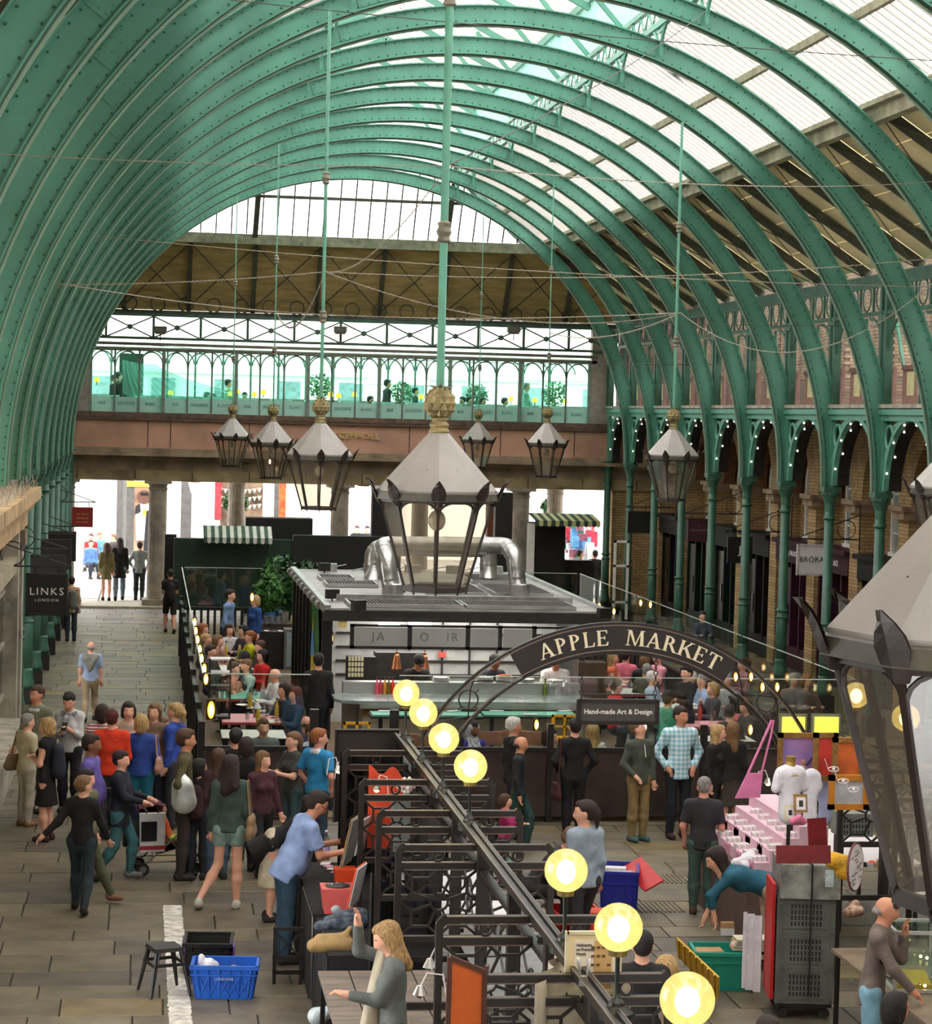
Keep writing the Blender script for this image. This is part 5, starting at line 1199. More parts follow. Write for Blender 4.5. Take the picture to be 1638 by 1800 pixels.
# == PEOPLE ==
SKIN={'fair':rgb(226,170,142),'tan':rgb(200,140,108),'brown':rgb(140,92,66),'pink':rgb(226,160,138)}
HAIRC={'straw':rgb(176,140,88),'black':rgb(28,22,20),'dark':rgb(48,33,26),'brown':rgb(86,58,38),'light':rgb(128,94,60),'blonde':rgb(196,160,104),'grey':rgb(150,146,140),'white':rgb(208,204,196),'ginger':rgb(160,96,50),'red':rgb(88,30,26)}
EDG=[(0,1),(0,2),(0,4),(1,3),(1,5),(2,3),(2,6),(3,7),(4,5),(4,6),(5,7),(6,7)]
def surf(prims,res,name,material,parent,k=75.0,extra=None,smooth=True):
 """skin grown round tapered limbs: prims = (a, b, ra, rb, squash or None)"""
 A_=np.array([p[0]for p in prims],float);B_=np.array([p[1]for p in prims],float)
 rm=np.array([max(p[2],p[3])for p in prims])
 lo=np.minimum(A_,B_).min(0)-rm.max()-.05;hi=np.maximum(A_,B_).max(0)+rm.max()+.05
 n=np.ceil((hi-lo)/res).astype(int)+2
 S=np.zeros(n)
 ax=[lo[i]+res*np.arange(n[i])for i in range(3)]
 pad=.07
 for p in prims:
  a,b=np.array(p[0],float),np.array(p[1],float);ra,rb=p[2],p[3];sq=p[4]if len(p)>4 else None;r=max(ra,rb)+pad
  if sq is not None and sq[3]>1:r*=sq[3]
  i0=np.maximum(0,np.floor((np.minimum(a,b)-r-lo)/res).astype(int));i1=np.minimum(n,np.ceil((np.maximum(a,b)+r-lo)/res).astype(int)+1)
  X=ax[0][i0[0]:i1[0],None,None]-a[0];Y=ax[1][None,i0[1]:i1[1],None]-a[1];Z=ax[2][None,None,i0[2]:i1[2]]-a[2]
  d=b-a;dd=max(1e-9,float(d@d));t=np.clip((X*d[0]+Y*d[1]+Z*d[2])/dd,0,1)
  vx,vy,vz=X-t*d[0],Y-t*d[1],Z-t*d[2]
  if sq is not None:
   nx,ny,nz,s=sq;q=(vx*nx+vy*ny+vz*nz)*(1/s-1);vx=vx+q*nx;vy=vy+q*ny;vz=vz+q*nz
  D_=np.sqrt(vx*vx+vy*vy+vz*vz)-(ra+(rb-ra)*t)
  if sq is not None:D_=D_*min(1,sq[3])
  if len(p)>5:c_=p[5];D_=np.maximum(D_,-((X+a[0]-c_[0])*c_[3]+(Y+a[1]-c_[1])*c_[4]+(Z+a[2]-c_[2])*c_[5]))
  S[i0[0]:i1[0],i0[1]:i1[1],i0[2]:i1[2]]+=np.exp(-k*np.clip(D_,-.3,.5))
 F=-np.log(np.maximum(S,1e-12))/k
 ins=F<0
 c=sum(ins[i:n[0]-1+i,j:n[1]-1+j,l:n[2]-1+l].astype(np.int8)for i in(0,1)for j in(0,1)for l in(0,1))
 act=(c>0)&(c<8);idx=np.argwhere(act)
 if len(idx)==0:return None
 ids=-np.ones(act.shape,int);ids[act]=np.arange(len(idx))
 co=np.array([(i,j,l)for i in(0,1)for j in(0,1)for l in(0,1)])
 V=F[idx[:,0,None]+co[None,:,0],idx[:,1,None]+co[None,:,1],idx[:,2,None]+co[None,:,2]]
 acc=np.zeros((len(idx),3));cnt=np.zeros(len(idx))
 for u,v in EDG:
  fu,fv=V[:,u],V[:,v];m=(fu<0)!=(fv<0);t=np.where(m,fu/np.where(m,fu-fv,1),0)
  acc[m]+=co[u]+(co[v]-co[u])*t[m,None];cnt[m]+=1
 pts=(idx+acc/cnt[:,None])*res+lo
 faces=[]
 for axs in range(3):
  o1,o2=[(1,2),(2,0),(0,1)][axs]
  sl0=[slice(1,-1)]*3;sl0[axs]=slice(0,-1);s1=[slice(1,-1)]*3;s1[axs]=slice(1,None)
  a=ins[tuple(sl0)];b=ins[tuple(s1)];e=np.argwhere(a!=b)
  if len(e)==0:continue
  sgn=a[tuple(e.T)]
  g=e.copy();g[:,o1]+=1;g[:,o2]+=1
  def cell(d1,d2):q=g.copy();q[:,o1]-=d1;q[:,o2]-=d2;return ids[q[:,0],q[:,1],q[:,2]]
  q=np.stack([cell(1,1),cell(0,1),cell(0,0),cell(1,0)],1)
  q[~sgn]=q[~sgn][:,::-1];faces.append(q)
 f=np.concatenate(faces);f=f[(f>=0).all(1)]
 verts=pts.tolist();fl=f.tolist()
 if extra is not None and extra.v:o=len(verts);verts+=[tuple(v)for v in extra.v];fl+=[[i+o for i in q]for q in extra.f]
 me=bpy.data.meshes.new(name);me.from_pydata(verts,[],fl);me.materials.append(material);me.polygons.foreach_set('use_smooth',[smooth]*len(fl));me.update()
 return link(name,me,parent)
def V3(*a):return np.array(a,float)
CL={}
def cloth(key,c):
 n='cloth_%s'%key
 return mat(n,c,.85,var=.13,scale=7,bump=.7,bscale=11)
def cm_(c,kind='cloth'):
 if isinstance(c,str):return MATS[c]
 return cloth('%d_%d_%d'%c,rgb(*c))
def person(x,y,rz,h,label,top=(60,60,60),bottom=(40,45,60),sleeve=1.0,skin='fair',hair='dark',style='short',shoes=(40,36,34),lod=1,seat=None,lean=0,turn=0,nod=.1,arms=None,legs=None,skirt=None,dress=False,coat=0.0,fat=1.0,z=0.0,shorts=False,group=None,female=False,bottommat=None,topmat=None,extra=None,hem=0.0,side=0):
 """stands at x, y facing rz (0 = towards -y); arms = {'R': (elbow, hand), 'L': ...} as offsets from the shoulder in body axes (x: own left, y: back(+)/front(-), z up)"""
 t=thing('person',label,'person',(x,y,z),rz,group)
 s=h/1.74;res={2:.0155,1:.021,0:.03}[lod]*(.9 if h<1.3 else 1)
 sk=mat('skin_'+skin,SKIN[skin],.55,var=.05,scale=5)
 zp=seat if seat is not None else.94*s
 pel=V3(0,0,zp)
 cl,sl=math.cos(lean),math.sin(lean);cs,ss=math.cos(side),math.sin(side)
 def tor(x_,y_,z_):
  y2,z2=y_*cl-z_*sl,z_*cl+y_*sl
  return pel+V3(x_*cs+z2*ss,y2,z2*cs-x_*ss)*1.0
 sw=(.175 if female else.195)*s*(1+(fat-1)*.5);hw=.095*s
 waist,chest,neck0=tor(0,0,.14*s),tor(0,-.01*s,.32*s),tor(0,.005,.52*s)
 fl_=(0,1,0,.72)
 sh={'L':tor(sw-.03*s,0,.46*s),'R':tor(-sw+.03*s,0,.46*s)}
 ct,st=math.cos(turn),math.sin(turn);cn,sn=math.cos(nod),math.sin(nod)
 def hd(x_,y_,z_):
  y1,z1=y_*cn-z_*sn,z_*cn+y_*sn
  return neck0+V3(x_*ct-y1*st,x_*st+y1*ct,z1)
 H0=.17*s
 body=[]
 body+=[(neck0-V3(0,0,.03*s),hd(0,-.005*s,.09*s),.056*s,.052*s)]
 body+=[(hd(0,.012*s,H0+.015*s),hd(0,-.008*s,H0-.01*s),.088*s,.078*s,(ct,st,0,.86)),(hd(0,-.045*s,H0-.035*s),hd(0,-.050*s,H0-.085*s),.056*s,.034*s),(hd(0,-.034*s,H0+.042*s),hd(0,-.03*s,H0+.03*s),.058*s,.06*s),(hd(0,-.088*s,H0+.005*s),hd(0,-.110*s,H0-.03*s),.010*s,.015*s)]
 for e in(-1,1):body.append((hd(e*.078*s,.01*s,H0-.0*s),hd(e*.082*s,.012*s,H0-.03*s),.014*s,.012*s))
 fw=fat
 torso=[(tor(0,0,.46*s),tor(0,-.005,.30*s),.105*s,.118*s*fw,fl_),(tor(0,-.005,.30*s),tor(0,-.02*s*(fw-1)*8,.10*s),.118*s*fw,(.095 if female else.112)*s*fw**1.5,fl_),(tor(0,0,.1*s),pel+V3(0,0,-.03*s),.105*s*fw,.12*s,fl_),(sh['L'],sh['R'],.062*s,.062*s),(tor(.09*s,0,.38*s),tor(-.09*s,0,.38*s),.085*s*fw,.085*s*fw,fl_),(pel+V3(hw*.9,0,-.02*s),pel+V3(-hw*.9,0,-.02*s),.1*s*fw**.7,.1*s*fw**.7,fl_)]
 if fw>1.12:torso.append((tor(0,-.07*s,.2*s),tor(0,-.08*s,.1*s),.10*s,.108*s))
 if female and lod:torso+=[(tor(q*.065*s,-.075*s,.33*s),tor(q*.065*s,-.08*s,.32*s),.05*s,.05*s)for q in(-1,1)]
 body+=torso
 arms=arms or{};AR={}
 for q,sg in(('L',1),('R',-1)):
  e,hh=arms.get(q,((.05*sg,.02,-.29),(.06*sg,-.04,-.54)))
  el,ha=sh[q]+V3(*e)*s,sh[q]+V3(*hh)*s
  d=el-sh[q];el=sh[q]+d/np.linalg.norm(d)*.29*s;d=ha-el;ha=el+d/np.linalg.norm(d)*.25*s
  AR[q]=(sh[q],el,ha);body+=[(sh[q],el,.048*s,.038*s),(el,ha,.039*s,.026*s)]
  dirn=(ha-el)/np.linalg.norm(ha-el);palm=ha+dirn*.065*s;body.append((ha,palm,.026*s,.03*s))
  AR[q+'p']=(palm,dirn)
 legs=legs or{};LG={}
 for q,sg in(('L',1),('R',-1)):
  hp=pel+V3(sg*hw,0,-.04*s)
  if seat is not None and q not in legs:kn,an=hp+V3(sg*.05*s,-.42*s,.02*s),hp+V3(sg*.05*s,-.40*s,-(zp-.04*s)+.085*s)
  else:
   k_,a_=legs.get(q,((.0,-.01,-.42),(.0,.02,-.82)));kn,an=hp+V3(*k_)*s,hp+V3(*a_)*s
  if seat is None:an[2]=max(an[2],.075*s)
  LG[q]=(hp,kn,an);tw_=.075*s*fw**.6
  LG[q+'pr']=[(hp,kn,tw_,.052*s),(kn,kn+(an-kn)*.35,.053*s,.056*s),(kn+(an-kn)*.35,an,.056*s,.035*s)];body+=LG[q+'pr']
  d=kn-hp;fwd=V3(d[0]*.2,-1,0)if True else d;fwd/=np.linalg.norm(fwd)
  if(an-kn)[1]>.12*s:toe=an+V3(0,-.11*s,-.11*s)
  else:toe=an+fwd*.15*s+V3(0,0,-.045*s)
  toe[2]=max(toe[2],.025*s)if seat is None else toe[2]
  LG[q+'f']=(an+V3(0,.03*s,-.045*s),toe);body.append((LG[q+'f'][0],toe,.034*s,.03*s))
 ex=MB()
 if lod>=1:
  for q,sg in(('L',1),('R',-1)):
   palm,dn=AR[q+'p'];up=V3(0,0,1)if abs(dn[2])<.8 else V3(0,1,0);sd=np.cross(dn,up);sd/=np.linalg.norm(sd);dw=np.cross(sd,dn)
   for i in range(4):
    L_=(.078,.088,.083,.064)[i]*s;o=palm+sd*(i-1.5)*.018*s;m1=o+dn*L_*.5+dw*.006*s*(1 if q=='L' else 1);m2=m1+dn*L_*.35-dw*.03*s
    ex.tube([o-dn*.02*s,m1,m2],[.0105*s,.0095*s,.007*s],5)
   o=palm-dn*.03*s+sd*sg*.02*s;ex.tube([o,o+dn*.025*s+sd*sg*.03*s,o+dn*.06*s+sd*sg*.034*s-dw*.01*s],[.012*s,.011*s,.008*s],5)
 bo=surf(body,res*1.15,'body',sk,t,extra=ex)
 if lod>=1:
  for e in(-1,1):
   c=hd(e*.031*s,-.090*s,H0+.004*s);b=MB();b.ball(c,.0085*s,6,5,(1.2,.5,.7));b.build('eye',mat('eye_dark',rgb(46,34,30),.3,var=0),bo)
   c0,c1=hd(e*.016*s,-.094*s,H0+.028*s),hd(e*.054*s,-.084*s,H0+.027*s);b=MB();b.tube([c0,c1],.0045*s,4);b.build('eyebrow',mat('brow_dark',rgb(104,74,56),.8,var=0),bo)
  b=MB();b.ball(hd(0,-.091*s,H0-.060*s),.022*s,6,4,(1.1,.5,.35));b.build('mouth',mat('lips',rgb(170,84,76),.5,var=0),bo)
 inf=.014*s
 def grow(pr,d,clip=None):return[(p[0],p[1],p[2]+d,p[3]+d,p[4]if len(p)>4 else None)+((clip,)if clip is not None else())for p in pr]
 axz=V3(ss*cl,-sl,cl*cs);hm_=(max(hem,.05)if not coat else coat)
 hemc=np.concatenate([pel-axz*hm_*s,axz])if seat is None else np.concatenate([pel-axz*.04*s,axz])
 if top is not None:
  P=grow(torso,inf,hemc)
  if not coat and not dress:P.append((tor(0,0,.1*s),pel-axz*(hm_+.12)*s,.12*s*fw,.162*s*fw**.9,(0,1,0,.78),hemc))
  for q in 'LR':
   a,e,hnd=AR[q]
   if sleeve>0:
    if sleeve<=.5:P.append((a,e,.062*s*fw**.5,.068*s*fw**.4,None,np.concatenate([a+(e-a)*(sleeve*1.75),(a-e)/np.linalg.norm(a-e)])))
    else:P+=[(a,e,.060*s*fw**.5,.052*s),(e,hnd,.052*s,.042*s,None,np.concatenate([e+(hnd-e)*((sleeve-.5)*2*.97),(e-hnd)/np.linalg.norm(e-hnd)]))]
  if coat:P+=[(tor(0,0,.06*s),pel-axz*(coat+.12)*s,.125*s*fw,.185*s*fw,(0,1,0,.78),hemc)]
  surf(P,res,'dress' if dress else('coat' if coat else 'top'),topmat or cm_(top),t)
 bm_=bottommat or(cm_(bottom)if bottom else None)
 if skirt:
  P=grow((torso[1:3]if dress else torso[2:3])+torso[5:6],inf*.9,(pel[0],pel[1],pel[2]-.09*s,0,0,1))+[(pel+V3(0,0,.04*s),pel+V3(0,0,-(skirt+.2)*s),.125*s,.24*s,(0,1,0,.8),(pel[0],pel[1],pel[2]-skirt*s,0,0,1))]
  surf(P,res,'skirt',(topmat or cm_(top))if dress else bm_,t)
  if not dress and bottom is None:pass
 elif bottom is not None:
  P=grow(torso[2:3]+torso[5:6],inf*.8,np.concatenate([tor(0,0,.1*s),-axz]))
  for q in 'LR':
   a,kn,an=LG[q];d_=(kn-a)/np.linalg.norm(kn-a)
   if shorts:P.append((a,a+(kn-a)*1.0,.090*s*fw**.6,.088*s,None,np.concatenate([a+(kn-a)*(.42 if shorts==1 else.92),-d_])))
   else:P+=grow(LG[q+'pr'],inf*1.15)
  surf(P,res,'trousers' if not shorts else 'shorts',bm_,t)
 if shoes is not None:
  for q in 'LR':
   a,b_=LG[q+'f'];surf([(a,b_,.045*s,.038*s),(a+V3(0,0,.02*s),a+V3(0,0,.035*s),.04*s,.04*s)],res*.85,'shoe',cm_(shoes),t)
 hc=HAIRC.get(hair);
 if hc:hm=mat('hair_'+hair,hc,.6,var=.3,scale=30,bump=.8,bscale=50,stretch=(3,3,.6))
 HP=None
 if style=='bald':HP=[(hd(q*.065*s,.045*s,H0-.03*s),hd(q*.04*s,.08*s,H0-.03*s),.03*s,.035*s)for q in(-1,1)]
 elif style!='none':HP=[(hd(0,.032*s,H0+.036*s),hd(0,.036*s,H0+.005*s),.102*s,.092*s,(ct,st,0,.9)),(hd(0,-.048*s,H0+.088*s),hd(0,.02*s,H0+.06*s),.042*s,.062*s)]
 if style in('long','curly'):
  r0_=.055 if style=='long' else.075
  HP+=[(hd(0,.05*s,H0),hd(0,.075*s,H0-.27*s)*1.0,.08*s,r0_*s,(st*-1,ct,0,.7)),(hd(.062*s,.01*s,H0+.02*s),hd(.085*s,.02*s,H0-.2*s),.034*s,.035*s),(hd(-.062*s,.01*s,H0+.02*s),hd(-.085*s,.02*s,H0-.2*s),.034*s,.035*s)]
  if style=='curly':HP+=[(hd(q*.07*s,.03*s,H0-.05*s),hd(q*.11*s,.05*s,H0-.22*s),.055*s,.05*s)for q in(-1,1)]
 if style=='bob':HP+=[(hd(0,.045*s,H0),hd(0,.055*s,H0-.08*s),.085*s,.07*s),(hd(.068*s,.0,H0+.02*s),hd(.075*s,.01*s,H0-.07*s),.034*s,.034*s),(hd(-.068*s,.0,H0+.02*s),hd(-.075*s,.01*s,H0-.07*s),.034*s,.034*s)]
 if style=='pony':HP+=[(hd(0,.1*s,H0+.05*s),hd(0,.13*s,H0-.02*s),.035*s,.04*s),(hd(0,.13*s,H0-.02*s),hd(0,.12*s,H0-.16*s),.042*s,.018*s)]
 if style=='bun':HP+=[(hd(0,.105*s,H0+.03*s),hd(0,.115*s,H0+.02*s),.045*s,.045*s)]
 if HP is not None:surf(HP,res*.85,'hair',hm,t,extra=None)
 if style in('cap','whitecap','redcap'):surf([(hd(0,.01*s,H0+.05*s),hd(0,.01*s,H0+.06*s),.1*s,.098*s)]+([(hd(0,-.06*s,H0+.045*s),hd(0,-.13*s,H0+.03*s),.05*s,.045*s,(0,0,1,.3))]if style=='cap' else[]),res*.8,'cap',cm_((224,220,216))if style=='whitecap' else(cm_((150,40,40))if style=='redcap' else cm_((34,32,34))),t)
 if style=='hijab':surf([(hd(0,.02*s,H0+.02*s),hd(0,.03*s,H0-.06*s),.108*s,.1*s),(hd(0,.0,H0-.1*s),tor(0,0,.42*s),.085*s,.15*s)],res*.9,'headscarf',mat('hijab_print',rgb(224,226,232),.8,var=0,col2=rgb(70,80,110),scale=26),t)
 t['h_']=0;del t['h_']
 if extra:extra(t,s,dict(tor=tor,hd=hd,sh=sh,AR=AR,pel=pel,LG=LG,res=res,H0=H0))
 return t
def backpack(c):
 def f(t,s,k):surf([(k['tor'](0,.17*s,.36*s),k['tor'](0,.18*s,.08*s),.11*s,.13*s,(0,1,0,.75))],k['res'],'backpack',cm_(c),t);
 return f
def shoulder_bag(c,sg=1,dz=-.35,w_=.12,strap=True,big=1.0):
 def f(t,s,k):
  a=k['sh']['L' if sg>0 else 'R'];c0=a+V3(sg*.1,.02,dz)*s
  b=surf([(c0+V3(0,-w_,0)*s,c0+V3(0,w_,0)*s,.06*s*big,.06*s*big,(1,0,0,.6)),(c0+V3(0,-w_*1.2,-.12*big)*s,c0+V3(0,w_*1.2,-.12*big)*s,.085*s*big,.085*s*big,(1,0,0,.6))],k['res'],'handbag',cm_(c),t)
  if strap:m=MB();m.tube([c0+V3(0,-.1,.02)*s,a+V3(sg*.06,-.03,.07)*s,a+V3(sg*.05,.05,.07)*s,c0+V3(0,.1,.02)*s],.012,5);m.build('strap',cm_(c),b)
 return f
def both(*fs):
 def f(t,s,k):
  for q in fs:q(t,s,k)
 return f
def phone(q='R'):
 def f(t,s,k):
  p,d=k['AR'][q+'p'];b=MB();b.cbox((p+d*.05)-np.array([0,0,-.02]),(.07,.012,.13),0,R(-40));b.build('phone',blackp,t)
 return f
ARM_PHONE={'R':((-.02,-.06,-.28),(.12,-.27,-.17)),'L':((.02,-.06,-.28),(-.1,-.28,-.15))}
ARM_FOLD={'R':((-.05,-.03,-.28),(.16,-.2,-.2)),'L':((.05,-.03,-.28),(-.16,-.2,-.23))}
ARM_HIPS={'R':((-.13,.05,-.25),(-.02,-.06,-.44)),'L':((.13,.05,-.25),(.02,-.06,-.44))}
ARM_TABLE={'R':((-.06,-.12,-.24),(.05,-.34,-.2)),'L':((.06,-.12,-.24),(-.05,-.34,-.2))}
ARM_FACE={'R':((-.02,-.16,-.22),(.09,-.2,.02)),'L':((.06,-.12,-.24),(-.05,-.34,-.2))}
WALK={'L':((.0,-.17,-.38),(.0,-.13,-.80)),'R':((.0,.03,-.42),(.0,.26,-.78))}
WALKR={'R':((.0,-.17,-.38),(.0,-.13,-.80)),'L':((.0,.03,-.42),(.0,.26,-.78))}
def at_feet(px,py,head=None):
 p=G(px,py,0);h=HC-(HC-height_at(px,head,p.y))if head else 1.7
 return p,h
def stand(px,hy,h,rz,label,fy=None,**kw):
 """head-top pixel (px, hy); fy = pixel row of the feet if it can be seen"""
 if fy:
  p=G(px,fy,0);h=height_at(px,hy,p.y)
  h=max(.9,min(1.92,h));q=D(px,hy,p.y);x,y=q.x,p.y
 else:q=G(px,hy,h);x,y=q.x,q.y
 lean=kw.get('lean',0)
 if lean>.2:x-=math.sin(-rz)*0;
 return person(x,y,rz,h,label,**kw)
def sit(px,hy,rz,label,seat=.5,ht=None,h=1.68,Y=None,**kw):
 if Y:q=D(px,hy,Y);return person(q.x,Y,rz,h,label,seat=max(.3,q.z-.805*h/1.74),**kw)
 s=h/1.74;zt=seat+(.52+.17+.115)*s*math.cos(kw.get('lean',0)*.8)if ht is None else ht
 q=G(px,hy,zt);return person(q.x,q.y,rz,h,label,seat=seat,**kw)
N_,E_,S_,W__=R(180),R(90),0,R(-90)
stand(188,955,1.6,N_,'person in an olive belted coat walking away, bare legs, left of the far trio',fy=1057,top=(112,104,68),sleeve=1,coat=.28,bottom=None,hair='brown',style='long',female=True,legs=WALK,lod=1,shoes=(30,26,24))
stand(211,946,1.75,N_,'person in a long black jacket and pale jeans, middle of the far trio',fy=1056,top=(18,18,20),coat=.3,bottom=(104,120,130),hair='dark',style='long',female=True,legs=WALKR,lod=1,fat=1.15)
stand(246,953,1.75,N_-.2,'person in a loose pale shirt and dark trousers, right of the far trio',fy=1055,top=(140,150,145),sleeve=.8,hem=.12,bottom=(34,42,46),hair='black',lod=1,fat=1.15,arms=ARM_HIPS)
stand(300,1002,1.75,N_+.1,'person all in black with a black backpack beside the slatted fence',fy=1113,top=(20,19,20),sleeve=.4,bottom=(16,16,18),shorts=2,hair='black',lod=1,legs=WALK,skin='tan',arms=ARM_PHONE,extra=backpack((24,22,24)))
stand(126,1015,1.72,N_+.25,'person with red and cream jacket and grey rucksack under the black signs',fy=1127,top=(176,150,120),hem=.16,bottom=(36,46,50),hair='black',lod=1,extra=both(backpack((92,96,88)),lambda t,s,k:surf([(k['tor'](-.14*s,0,.45*s),k['tor'](.12*s,.0,.46*s),.085*s,.085*s)],k['res'],'red_hood',cm_((170,34,40)),t)))
def jumper(t,s,k):
 surf([(k['tor'](-.15*s,.04*s,.48*s),k['tor'](.15*s,.04*s,.48*s),.06*s,.06*s),(k['tor'](-.08*s,.11*s,.42*s),k['tor'](.02*s,.14*s,.2*s),.07*s,.05*s),(k['tor'](.1*s,.11*s,.42*s),k['tor'](.0*s,.14*s,.24*s),.07*s,.05*s)],k['res'],'tied_jumper',cm_((128,128,116)),t)
stand(160,1128,1.75,N_,'bald person in pale blue shirt with a grey jumper round the shoulders, walking away',fy=1268,top=(150,170,200),sleeve=.45,bottom=(160,140,112),hair='grey',style='bald',lod=1,legs=WALKR,extra=jumper,fat=1.1)
stand(66,1207,1.74,R(-30),'person in a grey jumper over a white collar, dark hair, by the stone ledge',top=(120,122,104),bottom=(60,60,62),hair='brown',turn=R(-10),lod=2,skin='tan',arms={'R':((-.06,0,-.29),(-.1,-.12,-.5))},extra=lambda t,s,k:surf([(k['tor'](-.06*s,-.06*s,.48*s),k['tor'](.06*s,-.06*s,.48*s),.035*s,.035*s)],.015,'collar',cm_((200,205,214)),t))
stand(124,1217,1.66,R(-15),'person with patterned scarf and white shirt looking down at a phone',top=(196,196,196),sleeve=.8,bottom=(36,36,42),hair='black',lod=2,nod=.45,arms=ARM_PHONE,female=True,extra=both(phone('R'),lambda t,s,k:surf([(k['tor'](-.09*s,-.03*s,.48*s),k['tor'](.09*s,-.03*s,.48*s),.06*s,.06*s),(k['tor'](-.03*s,-.12*s,.42*s),k['tor'](-.06*s,-.14*s,.2*s),.05*s,.045*s)],.017,'scarf',mat('scarf_print',rgb(178,176,180),.8,var=0,col2=rgb(60,66,96),scale=22),t)))
stand(48,1257,1.64,R(125),'person with grey hair and cream safari shirt at the left edge',fy=1452,top=(186,176,144),sleeve=.45,bottom=(184,178,160),hair='grey',style='short',lod=2,female=True,arms=ARM_FOLD,fat=1.12,shoes=(130,90,60),extra=shoulder_bag((120,96,66),1,-.35))
stand(84,1264,1.64,R(-110),'person in a black sleeveless dress with a dark blue backpack',fy=1478,top=(16,16,18),sleeve=0,dress=True,skirt=.42,bottom=None,hair='blonde',style='bob',lod=2,female=True,arms=ARM_FOLD,extra=backpack((34,40,50)),shoes=(60,30,26))
stand(160,1293,1.72,R(80),'heavy person in a purple polo shirt, dark hair receding',top=(98,82,156),sleeve=.45,bottom=(40,44,54),hair='dark',style='short',fat=1.3,lod=2,skin='brown',arms=ARM_HIPS,extra=lambda t,s,k:MB().cbox(k['tor'](.12*s,-.2*s,.12*s),(.1,.07,.07)).build('camera',blackp,t))
stand(180,1240,1.66,N_,'person in a red and white striped top half hidden behind the orange one',topmat=stripe_mat('stripe_red_white',rgb(150,50,60),rgb(216,200,200),26,'Z',.45),hair='dark',style='bob',lod=1,female=True,sleeve=.5)
stand(197,1249,1.68,R(170),'broad person in a bright orange-red jumper, seen from behind',top=(214,56,22),bottom=(40,40,46),hair='red',lod=2,fat=1.3,female=True,hem=.06,arms=ARM_FOLD)
stand(226,1236,1.66,R(-10),'person with dark fringe, glasses and beige sleeveless top facing us',top=(186,158,138),sleeve=0,bottom=(80,70,64),hair='dark',style='bob',lod=2,female=True,turn=R(15))
stand(249,1258,1.66,R(168),'person in a royal blue cardigan and teal trousers, seen from behind',fy=1472,top=(38,66,142),bottom=(20,104,124),hair='blonde',style='bob',lod=2,female=True,fat=1.22,hem=.05,arms={'R':((-.08,.0,-.28),(-.02,-.16,-.4)),'L':((.1,0,-.28),(.06,-.1,-.5))},extra=shoulder_bag((176,130,110),-1,-.28,.07))
stand(272,1238,1.64,R(-20),'person with light brown hair and hairband between the blue cardigans',top=(120,96,80),hair='light',style='long',lod=1,female=True)
stand(284,1263,1.62,R(150),'person with ginger bob and grey cardigan carrying a satchel',fy=1448,top=(98,104,96),bottom=(96,84,70),hair='light',style='bob',lod=1,female=True,turn=R(-60))
stand(309,1238,1.66,R(-120),'person with blonde ponytail and bright blue jumper by the slatted fence',top=(44,72,158),bottom=(50,50,56),hair='blonde',style='pony',lod=2,female=True)
stand(326,1284,1.7,R(85),'person in an olive parka with a big silver shoulder bag',fy=1545,top=(82,76,48),coat=.1,bottom=(52,44,40),hair='brown',style='short',lod=2,skin='tan',turn=R(15),arms=ARM_HIPS,extra=lambda t,s,k:surf([(k['sh']['R']+V3(-.08,.03,-.1)*s,k['sh']['R']+V3(-.12,.0,-.28)*s,.03*s,.10*s,(1,0,0,.4)),(k['sh']['R']+V3(-.12,.0,-.28)*s,k['sh']['R']+V3(-.12,-.02,-.44)*s,.12*s,.15*s,(1,0,0,.4))],k['res'],'silver_bag',mat('silver_leather',rgb(196,202,196),.3,.55,var=.15,bump=.5,bscale=8),t))
stand(212,1322,1.62,R(75),'person in a navy jacket pushing the pushchair',fy=1545,top=(24,28,40),coat=.2,bottom=(58,106,112),hair='dark',style='short',lod=2,fat=1.15,female=True,arms={'R':((-.05,-.14,-.25),(.0,-.36,-.3)),'L':((.05,-.12,-.26),(.0,-.36,-.3))},shoes=(120,120,124),legs=WALK,extra=shoulder_bag((36,34,66),1,-.45))
stand(152,1355,1.62,R(60),'person in khaki trousers just behind the black-jumpered walker',fy=1585,top=(104,100,70),bottom=(72,76,50),hair='black',style='short',lod=1,legs={'L':((.02,-.14,-.4),(.02,-.34,-.78)),'R':((0,.03,-.42),(0,.05,-.84))},shoes=(140,96,76))
stand(146,1366,1.6,R(170),'person in a black jumper and dark jeans striding with arms swung out',fy=1603,top=(18,17,18),bottom=(32,48,54),hair='light',style='bun',lod=2,female=True,hem=.03,turn=R(-40),arms={'R':((.0,.0,-.29),(.06,-.04,-.53)),'L':((.0,0,-.29),(0,0,-.54))}and{'R':((-.1,-.06,-.27),(-.16,-.16,-.48)),'L':((.16,.05,-.24),(.34,.1,-.42))},legs=WALK)
stand(415,1282,1.64,R(175),'person with black hair gathered up near the front fence',top=(26,24,26),hair='black',style='bun',lod=1,female=True)
stand(433,1298,1.62,R(185),'person with dark hair and a black leather jacket before the fence',top=(24,22,24),bottom=(30,30,34),hair='dark',style='bob',lod=1,female=True)
stand(350,1336,1.62,R(165),'person in a black top with a dark maroon rucksack',fy=1545,top=(24,20,22),bottom=(28,30,38),hair='black',style='bob',lod=1,female=True,extra=backpack((48,20,26)),turn=R(-50))
stand(384,1318,1.62,R(195),'person in a dark maroon jacket beside the long curly hair',fy=1545,top=(58,30,34),bottom=(60,80,96),hair='brown',style='long',lod=1,female=True,turn=R(-40))
